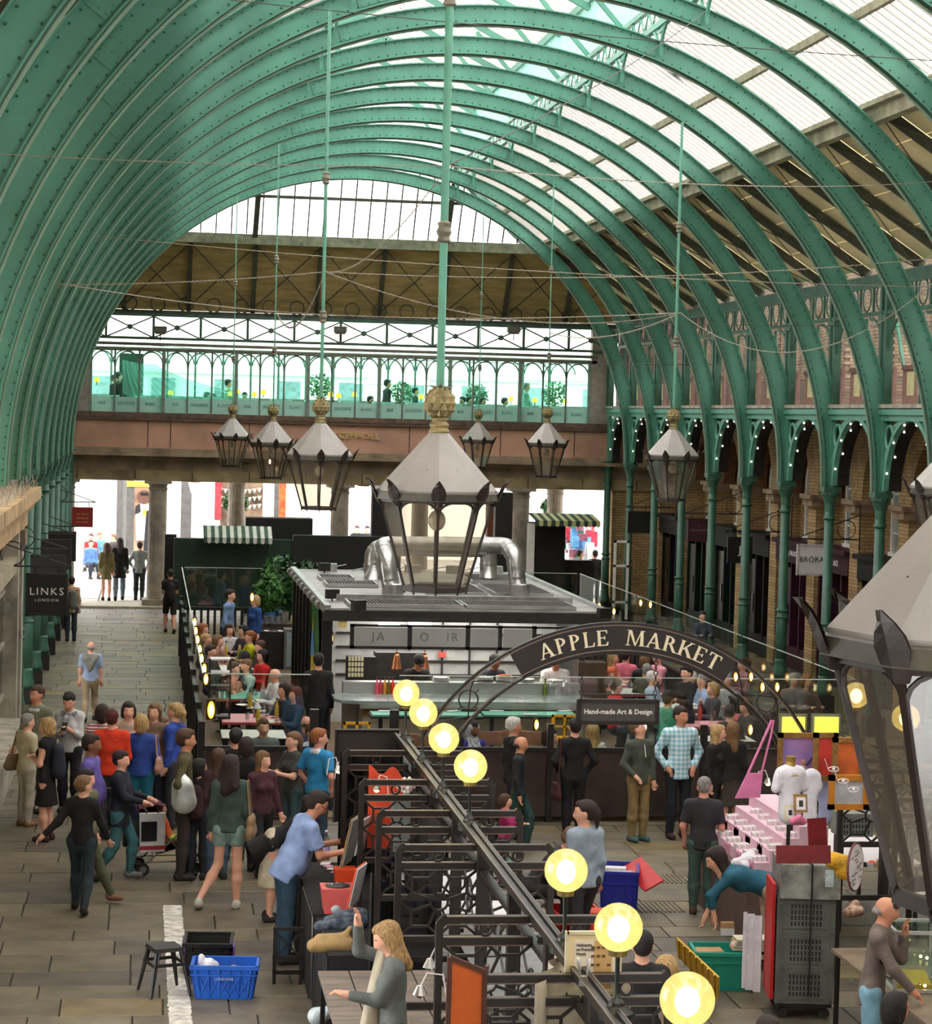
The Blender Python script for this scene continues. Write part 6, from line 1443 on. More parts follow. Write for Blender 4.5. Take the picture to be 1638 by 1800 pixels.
stand(406,1330,1.64,R(172),'person with long curly dark hair, green top, denim shorts and tan bag',fy=1596,top=(56,74,66),bottom=(120,146,138),shorts=1,sleeve=1,hair='dark',style='curly',lod=2,female=True,turn=R(-30),shoes=(190,186,176),legs={'L':((.04,-.12,-.4),(-.16,.12,-.76)),'R':((0,0,-.42),(0,.02,-.84))}and{'R':((.0,.0,-.42),(.0,.0,-.84)),'L':((.03,-.06,-.41),(.22,.14,-.78))},extra=shoulder_bag((130,104,76),-1,-.38,.12,True,1.15))
stand(462,1323,1.66,R(25),'person with very long fair hair, maroon zip jacket and black jeans',fy=1540,top=(70,34,42),bottom=(18,18,20),hair='light',style='long',lod=2,female=True,turn=R(20),legs=WALKR,arms={'R':((-.06,0,-.29),(-.1,-.02,-.54)),'L':((.07,0,-.29),(.12,-.08,-.54))})
stand(516,1289,1.64,R(-60),'person in a grey crop top and teal jeans carrying a plate',fy=1500,top=(64,66,62),sleeve=.45,bottom=(62,92,96),hair='light',style='pony',lod=2,female=True,arms=ARM_TABLE,nod=.1)
stand(560,1283,1.75,R(130),'person with ginger hair in a sky blue polo shirt with white trim',fy=1510,top=(40,136,190),sleeve=.45,bottom=(38,56,76),hair='ginger',lod=2,skin='pink',fat=1.2,turn=R(-30),arms=ARM_HIPS,extra=lambda t,s,k:surf([(k['tor'](-.05*s,.03*s,.5*s),k['tor'](.05*s,.03*s,.5*s),.06*s,.06*s)],.02,'collar',cm_((210,214,220)),t))
def necklace(t,s,k):pass
person(G(520,1738).x-.05,23.0,R(100),1.8,'stout person in a pale blue shirt bending over the stall trays',top=(140,162,204),sleeve=.42,bottom=(40,66,84),hair='dark',lod=2,fat=1.32,skin='tan',lean=.42,nod=.55,hem=.12,arms={'R':((-.02,-.10,-.28),(.02,-.38,-.24)),'L':((.03,-.12,-.26),(.0,-.38,-.22))},extra=lambda t,s,k:(MB().tube([k['hd'](-.08*s,.0,k['H0']+.01*s),k['hd'](-.06*s,-.09*s,k['H0']+.0*s),k['hd'](.06*s,-.09*s,k['H0']+.0*s),k['hd'](.08*s,0,k['H0']+.01*s)],.0035,4).build('glasses',blackp,t)))
p=G(480,1640);person(p.x,p.y+.6,R(90),1.62,'person in a long black coat and cream skirt stooping behind the blue-shirted one',top=(17,15,16),coat=.28,skirt=.52,bottom=(190,178,154),hair='black',style='long',lod=1,lean=1.05,female=True,arms={'R':((-.02,-.06,-.28),(0,-.1,-.5)),'L':((.02,-.06,-.28),(0,-.1,-.5))})
q=G(690,1622,1.68)
fw_=person(q.x+.02,q.y,R(-95),1.68,'person with long fair hair and grey knit jumper holding up a cream cloth',top=(96,102,98),sleeve=1,bottom=(70,60,50),hair='straw',style='long',lod=2,female=True,nod=.42,hem=.14,fat=1.1,arms={'L':((-.02,-.12,-.25),(-.04,-.36,-.22)),'R':((-.02,-.24,.06),(.06,-.3,.34))})
stand(902,1263,1.8,R(100),'person with curly white hair in black passing behind the balding man',fy=1480,top=(20,20,22),bottom=(30,30,34),hair='white',style='curly' if False else 'short',lod=1,skin='tan',legs=WALK)
stand(914,1295,1.76,R(75),'balding person in a black hooded jacket walking right',fy=1497,top=(30,32,35),coat=.06,bottom=(34,66,62),hair='dark',style='bald',lod=2,skin='tan',legs=WALK,turn=R(10),shoes=(170,170,160))
stand(1011,1265,1.78,R(185),'person in a black suit with a maroon shoulder bag, seen from behind',fy=1475,top=(16,16,17),coat=.08,bottom=(18,18,20),hair='black',lod=2,extra=shoulder_bag((64,24,26),-1 if False else 1,-.62,.1),arms=ARM_HIPS)
sit(1042,1273,R(178),Y=31.7,label='person with blonde hair and white floral top inside the front fence',topmat=mat('floral_print',rgb(224,220,214),.8,var=0,col2=rgb(70,66,66),scale=20),hair='blonde',style='long',lod=1,female=True,sleeve=.4,bottom=(50,50,56))
stand(1126,1268,1.55,R(20),'boy in a green-grey hoodie and khaki trousers looking up to the right',fy=1478,top=(72,78,66),hem=.1,bottom=(134,112,72),hair='light',lod=2,turn=R(45),nod=-.2,shoes=(64,100,100),arms={'R':((-.09,.02,-.27),(.0,-.14,-.42)),'L':((.05,.0,-.29),(.06,-.04,-.54))},extra=lambda t,s,k:MB().tube([k['tor'](.0,-.12*s,.48*s),k['tor'](.01,-.15*s,.3*s)],.007,4).build('drawstring',cm_((220,216,206)),t))
plaid=stripe_mat('plaid_blue',rgb(120,186,208),rgb(222,236,240),16,'X',.5,.85,'Z')
stand(1196,1244,1.78,R(8),'person in an untucked blue and white plaid shirt, hands in pockets',fy=1473,topmat=plaid,hem=.14,bottom=(24,28,36),hair='dark',lod=2,skin='tan',turn=R(25),fat=1.1,shoes=(60,30,36),arms=ARM_HIPS)
stand(1262,1276,1.66,R(40),'person with wavy fair hair in black facing her companion',fy=1480,top=(24,22,24),bottom=(20,18,20),hair='blonde',style='long',lod=2,female=True,turn=R(30))
stand(1288,1271,1.68,R(190),'person with long straight fair hair, black jacket and dark skirt, from behind',fy=1480,top=(24,22,22),skirt=.4,bottom=(58,50,40),hair='light',style='long',lod=2,female=True)
stand(1030,1410,1.64,R(200),'person with dark ponytail in a pale grey-blue jumper, from behind',fy=1700,top=(150,166,180),hem=.08,bottom=(50,48,54),hair='dark',style='pony',lod=2,female=True,turn=R(60),legs=WALKR)
stand(1238,1369,1.74,R(165),'person with cropped grey hair, black T-shirt and faded green jeans',fy=1606,top=(44,44,48),sleeve=.45,hem=.1,bottom=(60,84,76),hair='grey',lod=2,skin='pink',fat=1.12,nod=.3,arms={'R':((-.06,-.04,-.28),(.04,-.26,-.3)),'L':((.08,.0,-.28),(.05,-.1,-.5))},shoes=(84,62,44))
p=G(1338,1705);person(p.x+.05,p.y,R(-95),1.64,'person in a teal cardigan and cream trousers bending over the green crate',top=(34,92,112),sleeve=.8,bottom=(206,176,152),hair='dark',style='long',lod=2,female=True,lean=1.35,nod=.5,arms={'L':((.0,-.2,-.2),(.0,-.16,-.46)),'R':((-.0,-.12,-.25),(.02,-.2,-.46))},legs={'R':((0,.02,-.42),(0,.0,-.84)),'L':((0,.1,-.4),(0,.12,-.82))})
stand(1538,1573,1.68,R(65),'bearded person in a taupe jacket and pale blue jeans, hand to mouth',top=(108,96,88),coat=.16,bottom=(130,176,196),hair='grey',style='bald',lod=2,skin='tan',lean=.12,nod=.25,arms={'L':((.02,-.16,-.22),(-.04,-.2,.02)),'R':((-.02,-.14,-.25),(.02,-.3,-.42))},extra=lambda t,s,k:surf([(k['hd'](0,-.035*s,k['H0']-.085*s),k['hd'](0,-.05*s,k['H0']-.125*s),.052*s,.03*s)],.012,'beard',mat('beard_grey',rgb(150,140,130),.8,var=.1),t))
sit(1574,1748,R(110),'smiling person with black hair in the bottom right corner',seat=.5,hair='black',style='bob',top=(40,36,38),lod=2,female=True,skin='tan')
sit(1352,1790,R(20),'person whose dark curly crown just shows at the bottom edge',seat=.5,hair='dark',top=(30,30,32),lod=1)
sit(1172,1682,R(150),'person with a silvery blonde bob sitting below the globe lamps',seat=.5,ht=1.28,hair='blonde',style='bob',top=(176,150,140),lod=2,female=True)
stand(1130,1640,1.62,R(170),'person in a black T-shirt hidden behind the sixth globe',hair='black',top=(26,24,26),sleeve=.4,lod=1,bottom=(30,30,34))
sit(938,1470,R(70),'seller with short light brown hair and dark T-shirt asleep on a folded arm',seat=.62,ht=1.15,hair='light',top=(54,50,52),sleeve=.4,bottom=(60,56,52),lod=2,lean=.7,nod=.6,skin='pink',arms={'L':((.04,-.2,-.2),(-.1,-.36,-.16)),'R':((-.04,-.16,-.24),(.1,-.34,-.2))})
stand(888,1398,1.1,R(70),'small child in a magenta top with a hand at the mouth',hair='brown',style='bob',top=(168,34,96),bottom=(60,50,60),lod=1,arms=ARM_FACE,female=True)
sit(830,1268,R(20),Y=31.9,label='seated person in a white patterned headscarf and purple top',seat=.5,style='hijab',hair='black',top=(58,50,130),skin='brown',lod=2,female=True,arms=ARM_TABLE,nod=.2)
sit(803,1292,R(200),Y=31.6,label='person with black curly hair sitting with back to us near the headscarf',hair='black',style='bob',top=(46,52,60),lod=1,female=True)
sit(966,1282,R(60),Y=31.8,label='person with dark bob and bright purple vest inside the fence',hair='dark',style='bob',top=(150,84,190),sleeve=0,lod=1,female=True)
L=[(463,1265,'young person in a grey drawstring hoodie facing us at the front left fence',10,dict(hair='brown',top=(100,104,104),Y=32.0,lod=2)),(539,1258,'bald diner behind the crop-topped walker',190,dict(hair='dark',style='bald',top=(50,56,90),skin='pink',Y=32.6)),(547,1276,'child with brown hair in a pale shirt beside the ginger-haired person',30,dict(hair='brown',top=(170,176,196),h=1.5,Y=31.9)),(485,1175,'grey-templed diner in a white shirt, chin on folded hands',-70,dict(hair='grey',style='bald',top=(226,220,226),arms=ARM_FACE,lod=1)),(500,1202,'diner with long dark hair beside the auburn curls',-60,dict(hair='dark',style='long',top=(34,42,58),female=True)),(520,1209,'diner with auburn curls and a denim jacket',-65,dict(hair='red',style='curly',top=(44,54,70),female=True)),(455,1175,'diner in black leaning far across the green table',-80,dict(hair='black',top=(40,38,40),lean=.8)),(433,1160,'diner with fair hair up and a pale mint top, hand on brow',-50,dict(hair='light',style='bun',top=(178,208,198),female=True,arms=ARM_FACE)),(430,1147,'diner in a dark peaked cap at the left tables',-60,dict(hair='dark',style='cap',top=(70,70,66))),(462,1143,'diner in a scarlet top with black hair',-60,dict(hair='black',style='bob',top=(200,34,34),female=True)),(458,1127,'diner in a charcoal jacket between red and yellow tops',-75,dict(hair='brown',top=(56,54,56))),(440,1110,'diner in a lime yellow cardigan with a ginger bun',-75,dict(hair='ginger',style='bun',top=(190,196,30),female=True,arms=ARM_FACE)),(428,1100,'diner with black hair down beside the yellow cardigan',-60,dict(hair='black',style='long',top=(60,56,60),female=True)),(403,1098,'laughing diner with long dark curls and a white top',15,dict(hair='dark',style='curly',top=(206,204,208),female=True)),(357,1097,'diner with copper hair furthest back on the left bench',60,dict(hair='ginger',style='long',top=(80,70,66),female=True)),(362,1115,'diner with blonde ponytail on the left bench',70,dict(hair='blonde',style='pony',top=(90,86,84),female=True)),(383,1117,'diner with fair hair leaning forward on the left bench',60,dict(hair='light',style='bob',top=(150,110,90),female=True)),(370,1135,'diner with short dark hair on the left bench',60,dict(hair='dark',top=(60,60,52))),(410,1165,'diner whose bare forearms rest on the near table',70,dict(hair='brown',top=(210,140,120),sleeve=.3)),]
for px,py,lab,rz_,kw in L:
 kw=dict(kw);kw.setdefault('lod',0);kw.setdefault('arms',ARM_TABLE);kw.setdefault('bottom',(46,48,56));kw['group']='diners at the left tables'
 sit(px,py,R(rz_),lab,**kw)
stand(398,1037,1.75,R(70),'waiter in a light blue shirt leaning by the dark post',top=(120,150,186),sleeve=.8,hair='dark',lod=1,lean=.15)
stand(449,1048,1.62,R(-60),'waitress with fair bobbed hair and a blue cardigan over grey',top=(38,74,134),hair='blonde',style='bob',lod=1,female=True)
stand(560,1150,1.75,R(180),'figure in dark clothes standing beside the kiosk flag',top=(24,24,26),bottom=(30,34,40),hair='black',lod=0)
def cook(px,py,Y,h,rz_,lab,**kw):q=D(px,py,Y);person(q.x,q.y,rz_,h,lab,z=q.z-h,**kw)
KYC=37.9
cook(733,1149,KYC,1.7,R(15),'cook in black with a black cap working under the copper lamps',top=(34,28,26),sleeve=.4,style='cap',hair='black',lod=1,nod=.6,skin='tan',arms=ARM_TABLE)
cook(868,1151,KYC,1.7,R(30),'cook with dark hair and dark T-shirt framed by the arch ironwork',top=(44,44,50),sleeve=.4,hair='black',lod=1,nod=.25,skin='brown',arms=ARM_TABLE)
def apron(t,s,k):MB().sheet([[tuple(k['tor'](x,-.155*s-.0*abs(x),z))for x in(-.11,-.04,.04,.11)]for z in(.36*s,.2*s,.05*s,-.1)]).build('apron',stripe_mat('apron_stripe',rgb(56,56,66),rgb(190,190,196),40,'X',.6),t)
cook(977,1149,KYC-.2,1.75,R(-10),'chef in a white cap and striped apron plating food',top=(226,220,216),sleeve=.4,style='whitecap',hair='dark',lod=1,nod=.5,skin='tan',arms=ARM_TABLE,extra=apron)
L=[(1077,1147,'diner with long blonde hair and a coral dress, right tables',60,dict(hair='blonde',style='long',top=(226,120,84),sleeve=0,female=True)),(1100,1143,'diner in a rose pink shirt, back turned, right tables',150,dict(hair='dark',top=(226,120,140))),(1133,1152,'diner with brown curly hair by the pink shirts',190,dict(hair='light',style='bob',top=(40,40,40))),(1158,1146,'large bald diner in a pale pink shirt',-75,dict(hair='grey',style='bald',top=(222,150,160),fat=1.25)),(1137,1168,'diner with grey-brown hair in an olive top',170,dict(hair='grey',top=(90,90,70))),(1136,1180,'small child with blonde hair beside the white-haired diner',180,dict(hair='blonde',style='bob',top=(160,90,80),h=1.2)),(1146,1181,'white-haired diner in a pale blue checked shirt',60,dict(hair='white',top=(176,196,220))),(1055,1190,'blurred brown-haired diner leaning over a plate',90,dict(hair='brown',top=(70,66,66),lean=.3)),(1083,1195,'blurred diner in a bright red top behind the hanging sign',100,dict(hair='brown',top=(206,36,32))),(1174,1217,'person in a sea green hoodie and black cap beside the right tables',140,dict(hair='black',style='cap',top=(70,160,130),lod=1)),(1216,1182,'white-haired diner at the far red table',-40,dict(hair='white',top=(120,140,150))),(1235,1186,'grey-haired diner in a blue checked shirt at the red table',-60,dict(hair='grey',top=(140,160,190))),(1254,1200,'diner with a blonde bob and dark cardigan, hands at mouth',-80,dict(hair='blonde',style='bob',top=(64,62,68),female=True,arms=ARM_FACE)),(1316,1228,'diner with long brown hair reading at the right tables',-70,dict(hair='brown',style='long',top=(60,52,46),female=True,nod=.4)),(1283,1240,'diner with dark hair in a bun, arm on the pale table',150,dict(hair='dark',style='bun',top=(30,28,30),female=True)),(1306,1158,'diner in a muted pink shirt near the amber lamps',-60,dict(hair='dark',top=(170,120,128))),(1280,1186,'diner in pale clothes behind the amber lamps',-40,dict(hair='grey',top=(176,176,176))),(1395,1185,'grey-haired diner by the dark green post, far right',0,dict(hair='grey',style='bob',top=(120,112,104))),(1418,1187,'ginger-haired diner beside the dark post, far right',20,dict(hair='ginger',style='bob',top=(110,90,80))),(1235,1075,'faint diner beyond the upper glass edge',0,dict(hair='black',top=(70,80,96))),]
for px,py,lab,rz_,kw in L:
 kw=dict(kw);kw.setdefault('lod',0);kw.setdefault('arms',ARM_TABLE);kw.setdefault('bottom',(46,48,56));kw['group']='diners at the right tables'
 sit(px,py,R(rz_),lab,**kw)
stand(1208,1172,1.66,R(-60),'waitress in black with a red chest badge laughing at the right tables',top=(22,20,22),hair='black',style='short',lod=1,female=True,arms=ARM_TABLE)
p0=[(628,908,'standing person in black beyond the stone column',dict(top=(30,30,34),hair='red')),(646,916,'person in a dark suit and sunglasses beyond the dark fence',dict(top=(50,52,58),hair='dark')),(664,919,'person in a white jacket beyond the dark fence',dict(top=(230,226,224),hair='red'))]
for px,py,lab,kw in p0:q=D(px,py,80);person(q.x,q.y,R(random.uniform(-30,30)),1.65,lab,z=0 if q.z>1.3 else 0,lod=0,**kw)
for px,py,lab,kw in((160,937,'seated person in a red top at the far left cafe table',dict(top=(170,50,44),hair='brown')),(176,934,'seated person in sky blue at the far left cafe table',dict(top=(100,160,190),hair='ginger')),(160,948,'seated person in blue with back to us at the far left cafe',dict(top=(90,130,190),hair='brown')),(200,938,'seated person in dark clothes at the far left cafe',dict(top=(60,56,56),hair='light'))):
 q=G(px,py,1.28);person(q.x,min(q.y,80),R(random.uniform(-60,60)),1.66,lab,seat=.48,lod=0,**kw)
for px,py,lab,kw in((943,952,'grey-haired person in dark clothes under the right market awning',dict(top=(40,44,52),hair='grey')),(966,950,'person in a pale grey shirt under the right market awning',dict(top=(130,146,154),hair='dark')),(1012,948,'person in a black suit and white shirt in the right archway',dict(top=(24,24,26),hair='dark')),(1027,962,'dark silhouetted person at the edge of the right archway',dict(top=(24,24,26),hair='dark'))):
 q=G(px,py,1.7);person(q.x,min(q.y,66.8),R(random.uniform(100,200)),1.7,lab,lod=0,**kw)
for px,py,lab,kw in((208,655,'dark silhouetted pair left of the gallery screen, nearer one',dict(top=(30,36,34),hair='black')),(201,660,'dark silhouetted pair left of the gallery screen, further one',dict(top=(30,36,34),hair='black')),(401,668,'figure in a cream top standing in the gallery',dict(top=(180,176,150),hair='dark')),(681,668,'waiter silhouette stooping at a gallery table',dict(top=(26,40,36),hair='black')),(730,682,'small silhouetted diner near the central pole',dict(top=(36,50,46),hair='black')),(925,674,'large pale-grey silhouette near the right gallery panes',dict(top=(120,150,140),hair='grey',fat=1.3))):
 q=D(px,py,YB+1.3);person(q.x,q.y,R(random.uniform(60,120)),q.z-4.88,lab,z=4.88,lod=0,**kw)
for i,(px,py)in enumerate(((364,690),(375,693),(430,690),(651,697),(813,698),(825,698),(848,699),(887,700),(652,706))):
 q=D(px,py,YB+1.6);person(q.x,q.y,R(random.uniform(-90,90)),1.6,'seated silhouetted diner low behind the gallery glass, %s from left'%ORD[[0,1,2,3,5,6,7,8,4][i]],z=4.88,seat=max(.3,q.z-4.88-.74),lod=0,top=(50,66,62),hair='dark')
# == PROPS ==
clothb=mat('black_cloth',rgb(22,20,22),.9,var=.2,bump=.6,bscale=6);clothc=mat('cream_cloth',rgb(206,196,172),.85,var=.08,bump=.5,bscale=5)
cardb=mat('cardboard',rgb(178,140,96),.8,var=.1);woodg=mat('grey_wood',rgb(128,116,104),.75,var=.18,scale=2,stretch=(1,6,1),bump=.2);whitelam=mat('white_laminate',rgb(220,216,216),.4,var=.03)
gilt=mat('gilt_frame',rgb(150,112,58),.4,.3,var=.2,scale=12);bluep=mat('crate_blue',rgb(30,92,190),.4,var=.06);blued=mat('crate_deep_blue',rgb(32,44,150),.4,var=.06)
redp=mat('crate_red',rgb(190,30,30),.45,var=.08);orangep=mat('crate_orange',rgb(222,74,34),.45,var=.06);tealp=mat('crate_teal',rgb(30,150,128),.45,var=.05);yelp=mat('lid_yellow',rgb(212,166,26),.45,var=.08);greyp=mat('crate_grey',rgb(92,96,88),.5,var=.12)
pinkp=mat('stall_pink',rgb(228,190,204),.6,var=.05);pinks=mat('scallop_pink',rgb(214,150,178),.6,var=.06)
def crate(x,y,w,d,h,m,label,rz=0,z=0,taper=.86,ribs=5,cat='crate',name='plastic_crate',group=None,lattice=False):
 t=thing(name,label,cat,(x,y,z),rz,group);th=.012
 b=MB();w0,d0=w*taper,d*taper
 def wall(s,ax):
  o,i=(w/2,d/2),(w0/2,d0/2)
  if ax=='x':pts=[(s*i[0],-i[1],0),(s*i[0],i[1],0),(s*o[0],o[1],h),(s*o[0],-o[1],h)];e=(-s*th,0,0)
  else:pts=[(-i[0],s*i[1],0),(i[0],s*i[1],0),(o[0],s*o[1],h),(-o[0],s*o[1],h)];e=(0,-s*th,0)
  b.poly(pts,e)
 for s in(-1,1):wall(s,'x');wall(s,'y')
 b.box(-w0/2,w0/2,-d0/2,d0/2,0,.015);b.build('body',m,t)
 b=MB()
 for s in(-1,1):
  b.box(-w/2-.02,w/2+.02,s*d/2-.015,s*d/2+.015,h-.03,h+.006);b.box(s*w/2-.015,s*w/2+.015,-d/2-.02,d/2+.02,h-.03,h+.006)
  b.box(-w/2-.014,w/2+.014,s*d/2*.985-.012,s*d/2*.985+.012,h*.72,h*.76);b.box(s*w/2*.985-.012,s*w/2*.985+.012,-d/2,d/2,h*.72,h*.76)
 b.build('rim',m,t);b=MB()
 for s in(-1,1):
  for k in range(ribs):
   u=(k+.5)/ribs-.5;b.beam((u*w0,s*(d0/2+.003),.02),(u*w,s*(d/2+.003),h-.03),.016,.016);b.beam((s*(w0/2+.003),u*d0,.02),(s*(w/2+.003),u*d,h-.03),.016,.016)
   if lattice and k<ribs-1:u2=(k+1.5)/ribs-.5;b.beam((u*w0,s*(d0/2+.004),.04),(u2*w*.95,s*(d/2),h*.7),.01,.01);b.beam((u2*w0,s*(d0/2+.004),.04),(u*w*.95,s*(d/2),h*.7),.01,.01)
 b.build('ribs',m,t);return t
a,c=G(303,1592),G(318,1800)
wl_=thing('painted_line','worn white painted stripe on the flagstones','floor marking');paint=mat('road_paint',rgb(206,202,190),.7,var=.25,scale=9)
yy=a.y
while yy>c.y-.4:
 l_=min(.62,yy-(c.y-.4));u=(a.y-yy)/(a.y-c.y);x=a.x+(c.x-a.x)*u;rr0=random.uniform(-.012,.012)
 b=MB();n=14;L0=[(x-.105+random.uniform(-.008,.008),yy-l_*k/n,.0035)for k in range(n+1)];R0=[(x+.105+random.uniform(-.008,.008),yy-l_*k/n,.0035)for k in range(n+1)]
 b.band(L0,R0,(0,0,.003));b.build('stripe',paint,wl_);yy-=.63
def metal_stool(x,y,rz,label,h=.46):
 t=thing('metal_stool',label,'stool',(x,y,0),rz,'black tapered metal stools');b=MB();b.frus((0,0,h-.035),(.3,.3),(.28,.28),.035);b.build('seat',blackp,t)
 for sx in(-1,1):
  for sy in(-1,1):b=MB();b.band([(sx*.13,sy*.1,h-.02),(sx*.2,sy*.19,0)],[(sx*.09,sy*.14,h-.02),(sx*.185,sy*.2,0)],(.012,.012,0));b.cyl((sx*.125,sy*.125,h-.03),(sx*.2,sy*.2,0),.02,.013,n=5);b.build('leg',blackp,t)
 b=MB()
 for s in(-1,1):b.box(-.16,.16,s*.155-.008,s*.155+.008,h*.62,h*.62+.03);b.box(s*.155-.008,s*.155+.008,-.16,.16,h*.62,h*.62+.03)
 b.build('brace',blackp,t);return t
q=G(288,1745);metal_stool(q.x,q.y,R(18),'black tapered metal stool beside the white painted stripe')
q=G(1338,1735);metal_stool(q.x,q.y,R(10),'black tapered metal stool behind the teal crate')
q=G(366,1712);bcc=crate(q.x,q.y+.12,.46,.52,.33,mat('crate_black',rgb(24,24,24),.4,var=.1),'black folding crate with purple edges behind the blue one',R(-4),ribs=3)
for s in(-1,1):adopt(MB().cbox((q.x+s*.245,q.y+.12,.2),(.02,.5,.2)).build('side_clip',mat('purple_clip',rgb(110,70,140),.5)),bcc)
MB().cbox((q.x,q.y+.16,.12),(.28,.2,.012)).build('leaflet',mat('leaflet_green',rgb(60,110,70),.6,var=.4,scale=30),None,label='green printed leaflet inside the black crate',cat='leaflet')
q=G(396,1756);bc=crate(q.x,q.y+.16,.62,.40,.32,bluep,'bright blue plastic crate with quilted lattice sides',R(-5),ribs=6,lattice=True)
text('lettering','LONDONIS',mat('letter_pale_blue',rgb(170,190,220),.6,var=0),bc,(0,-.202,.2),.035)
t=thing('carrier_bag','white crumpled carrier bag standing in the blue crate','bag',(q.x-.17,q.y+.2,.12));surf([((0,0,0),(.02,0,.18),.09,.05),((-.05,.02,.05),(-.06,0,.24),.06,.03),((.06,0,.05),(.08,.02,.16),.06,.03)],.014,'bag',mat('plastic_white',rgb(222,222,226),.4,var=.05,bump=.8,bscale=14),t)
t=thing('parcel','small brown wrapped bundle in the blue crate','parcel',(q.x+.02,q.y+.2,.1));surf([((0,0,0),(.06,0,.14),.06,.04),((.05,.0,.05),(.1,0,.1),.04,.04)],.014,'wrap',cardb,t)
q=G(290,1532);t=thing('pushchair','maroon folding pushchair hung with shopping bags','pushchair',(q.x,q.y,0),R(8))
tub=mat('pushchair_tube',rgb(120,118,116),.35,.6);tyre=mat('tyre',rgb(34,32,32),.7);mar=mat('maroon_fabric',rgb(96,30,48),.8,var=.1)
for sy in(-1,1):
 for x in(-.3,.32):
  for o in(-.03,.03):
   b=MB();b.lathe([(.03,-.012),(.072,-.014),(.078,0),(.072,.014),(.03,.012)],(x,sy*.2+o,.078),14,axis='Y');wh=b.build('wheel',tyre,t);MB().lathe([(.042,-.016),(.042,.016)],(x,sy*.2+o,.078),12,axis='Y').build('hub',tub,wh)
 b=MB();b.cyl((-.3,sy*.2,.1),(.14,sy*.18,.5),.011);b.cyl((.32,sy*.2,.1),(-.16,sy*.18,.62),.011);b.cyl((-.16,sy*.18,.62),(-.42,sy*.18,1.0),.012);b.cyl((-.28,sy*.2,.16),(.3,sy*.2,.16),.009);b.build('frame',tub,t)
 b=MB();b.cyl((-.42,sy*.18,1.0),(-.5,sy*.18,1.0),.02);b.build('handle',blackp,t)
surf([((.12,0,.36),(-.08,0,.32),.08,.09,(0,1,0,2.0)),((-.08,0,.32),(-.24,0,.66),.07,.06,(0,1,0,2.2))],.02,'seat',mar,t)
surf([((-.3,0,.74),(-.12,0,.8),.09,.08,(0,1,0,2.0))],.02,'hood',mar,t)
MB().cbox((.3,0,.16),(.14,.32,.02)).build('footrest',blackp,t)
t2=person(q.x+.03,q.y,R(90),.9,'toddler in the pushchair, orange top and lime green tights',z=.12,seat=.3,top=(222,96,40),bottom=(176,196,40),hair='light',lod=1,lean=-.35,shoes=(190,200,60))
def sbag(x,y,z0,w,h,m,label,acc=None):
 t=thing('shopping_bag',label,'bag',(x,y,z0),R(10),'bags on the pushchair');b=MB();b.frus((0,0,0),(w,.12),(w*1.05,.08),h);b.build('bag',m,t)
 b=MB();b.tube([(-.07,-.03,h),(-.05,-.03,h+.12),(.05,-.03,h+.12),(.07,-.03,h)],.008,4);b.build('handle',blackp,t)
 if acc:acc(t,w,h)
def wt(t,w,h):MB().box(-w/2-.004,w/2+.004,-.066,-.06,.03,.075).build('red_band',mat('band_red',rgb(170,30,44),.6),t);MB().box(-w/2*.9,w/2*.35,-.063,-.058,.13,h*.8).build('black_panel',clothb,t)
sbag(q.x-.17,q.y-.26,.30,.3,.46,mat('bag_white',rgb(204,204,204),.5,var=.1),'white and black glossy shopping bag with a red band on the pushchair',wt)
sbag(q.x-.4,q.y-.24,.36,.22,.4,mat('bag_dark_green',rgb(20,32,28),.5),'dark green bag beside the white one on the pushchair')
def stall_table(x0,x1,y0,y1,z,m,label,cloth_drop=None,planks=False):
 t=thing('stall_table',label,'table',((x0+x1)/2,(y0+y1)/2,0),0,'market stall tables');w,d=(x1-x0),(y1-y0)
 if planks:
  n=4
  for i in range(n):MB().box(-w/2+i*w/n+.006,-w/2+(i+1)*w/n-.006,-d/2,d/2,z-.03,z).build('board',m,t)
 else:MB().box(-w/2,w/2,-d/2,d/2,z-.03,z).build('top',m,t)
 if cloth_drop:
  b=MB();rows=[]
  for j in range(6):
   v=j/5;rows.append([(-w/2-.01-.02*abs(math.sin(i*1.7))*v,-d/2+d*i/30,z-.02-v*cloth_drop)for i in range(31)])
  b.sheet(rows);b.sheet([[(w*i/12-w/2,-d/2-.01-.02*abs(math.sin(i*1.9))*v,z-.02-v*cloth_drop)for i in range(13)]for v in(0,.5,1)]);b.build('cloth_skirt',m,t)
 for sx in(-1,1):
  for sy in(-1,1):MB().box(sx*(w/2-.05)-.02,sx*(w/2-.05)+.02,sy*(d/2-.05)-.02,sy*(d/2-.05)+.02,0,z-.03).build('leg',blackp,t)
 return t
xl_=G(548,1600,.85).x
stall_table(xl_,2.62,21.4,23.9,.85,clothb,'black draped stall table in front of the blue-shirted person',.8)
stall_table(xl_+.02,2.62,19.75,21.25,.85,clothb,'black draped stall table with a leather bag on it',.8)
stall_table(G(560,1715,.8).x,2.6,15.6,19.4,.8,woodg,'bare grey plank stall table at the bottom edge',planks=True)
stall_table(G(470,1795,.5).x,2.6,14.2,15.3,.8,clothb,'black table edge in the bottom foreground')
def curtain(p0,p1,z0,z1,m,label,n=24,amp=.03,drape=0):
 p0,p1=Vector(p0),Vector(p1);rows=[];nn=(p1-p0).normalized();pe=Vector((-nn.y,nn.x,0))
 for j in range(7):
  v=j/6;rows.append([tuple(p0.lerp(p1,i/n)+pe*(amp*math.sin(i*1.6)*(1-.3*v))+Vector((0,0,z1+(z0-z1)*v-drape*math.sin(PI*i/n)*(1-v))))for i in range(n+1)])
 b=MB();b.sheet(rows);return tag(b.build('curtain',m,None,True),label,'curtain')
curtain((2.0,23.3,0),(2.66,23.3,0),.3,2.1,clothb,'black curtain behind the first left stall')
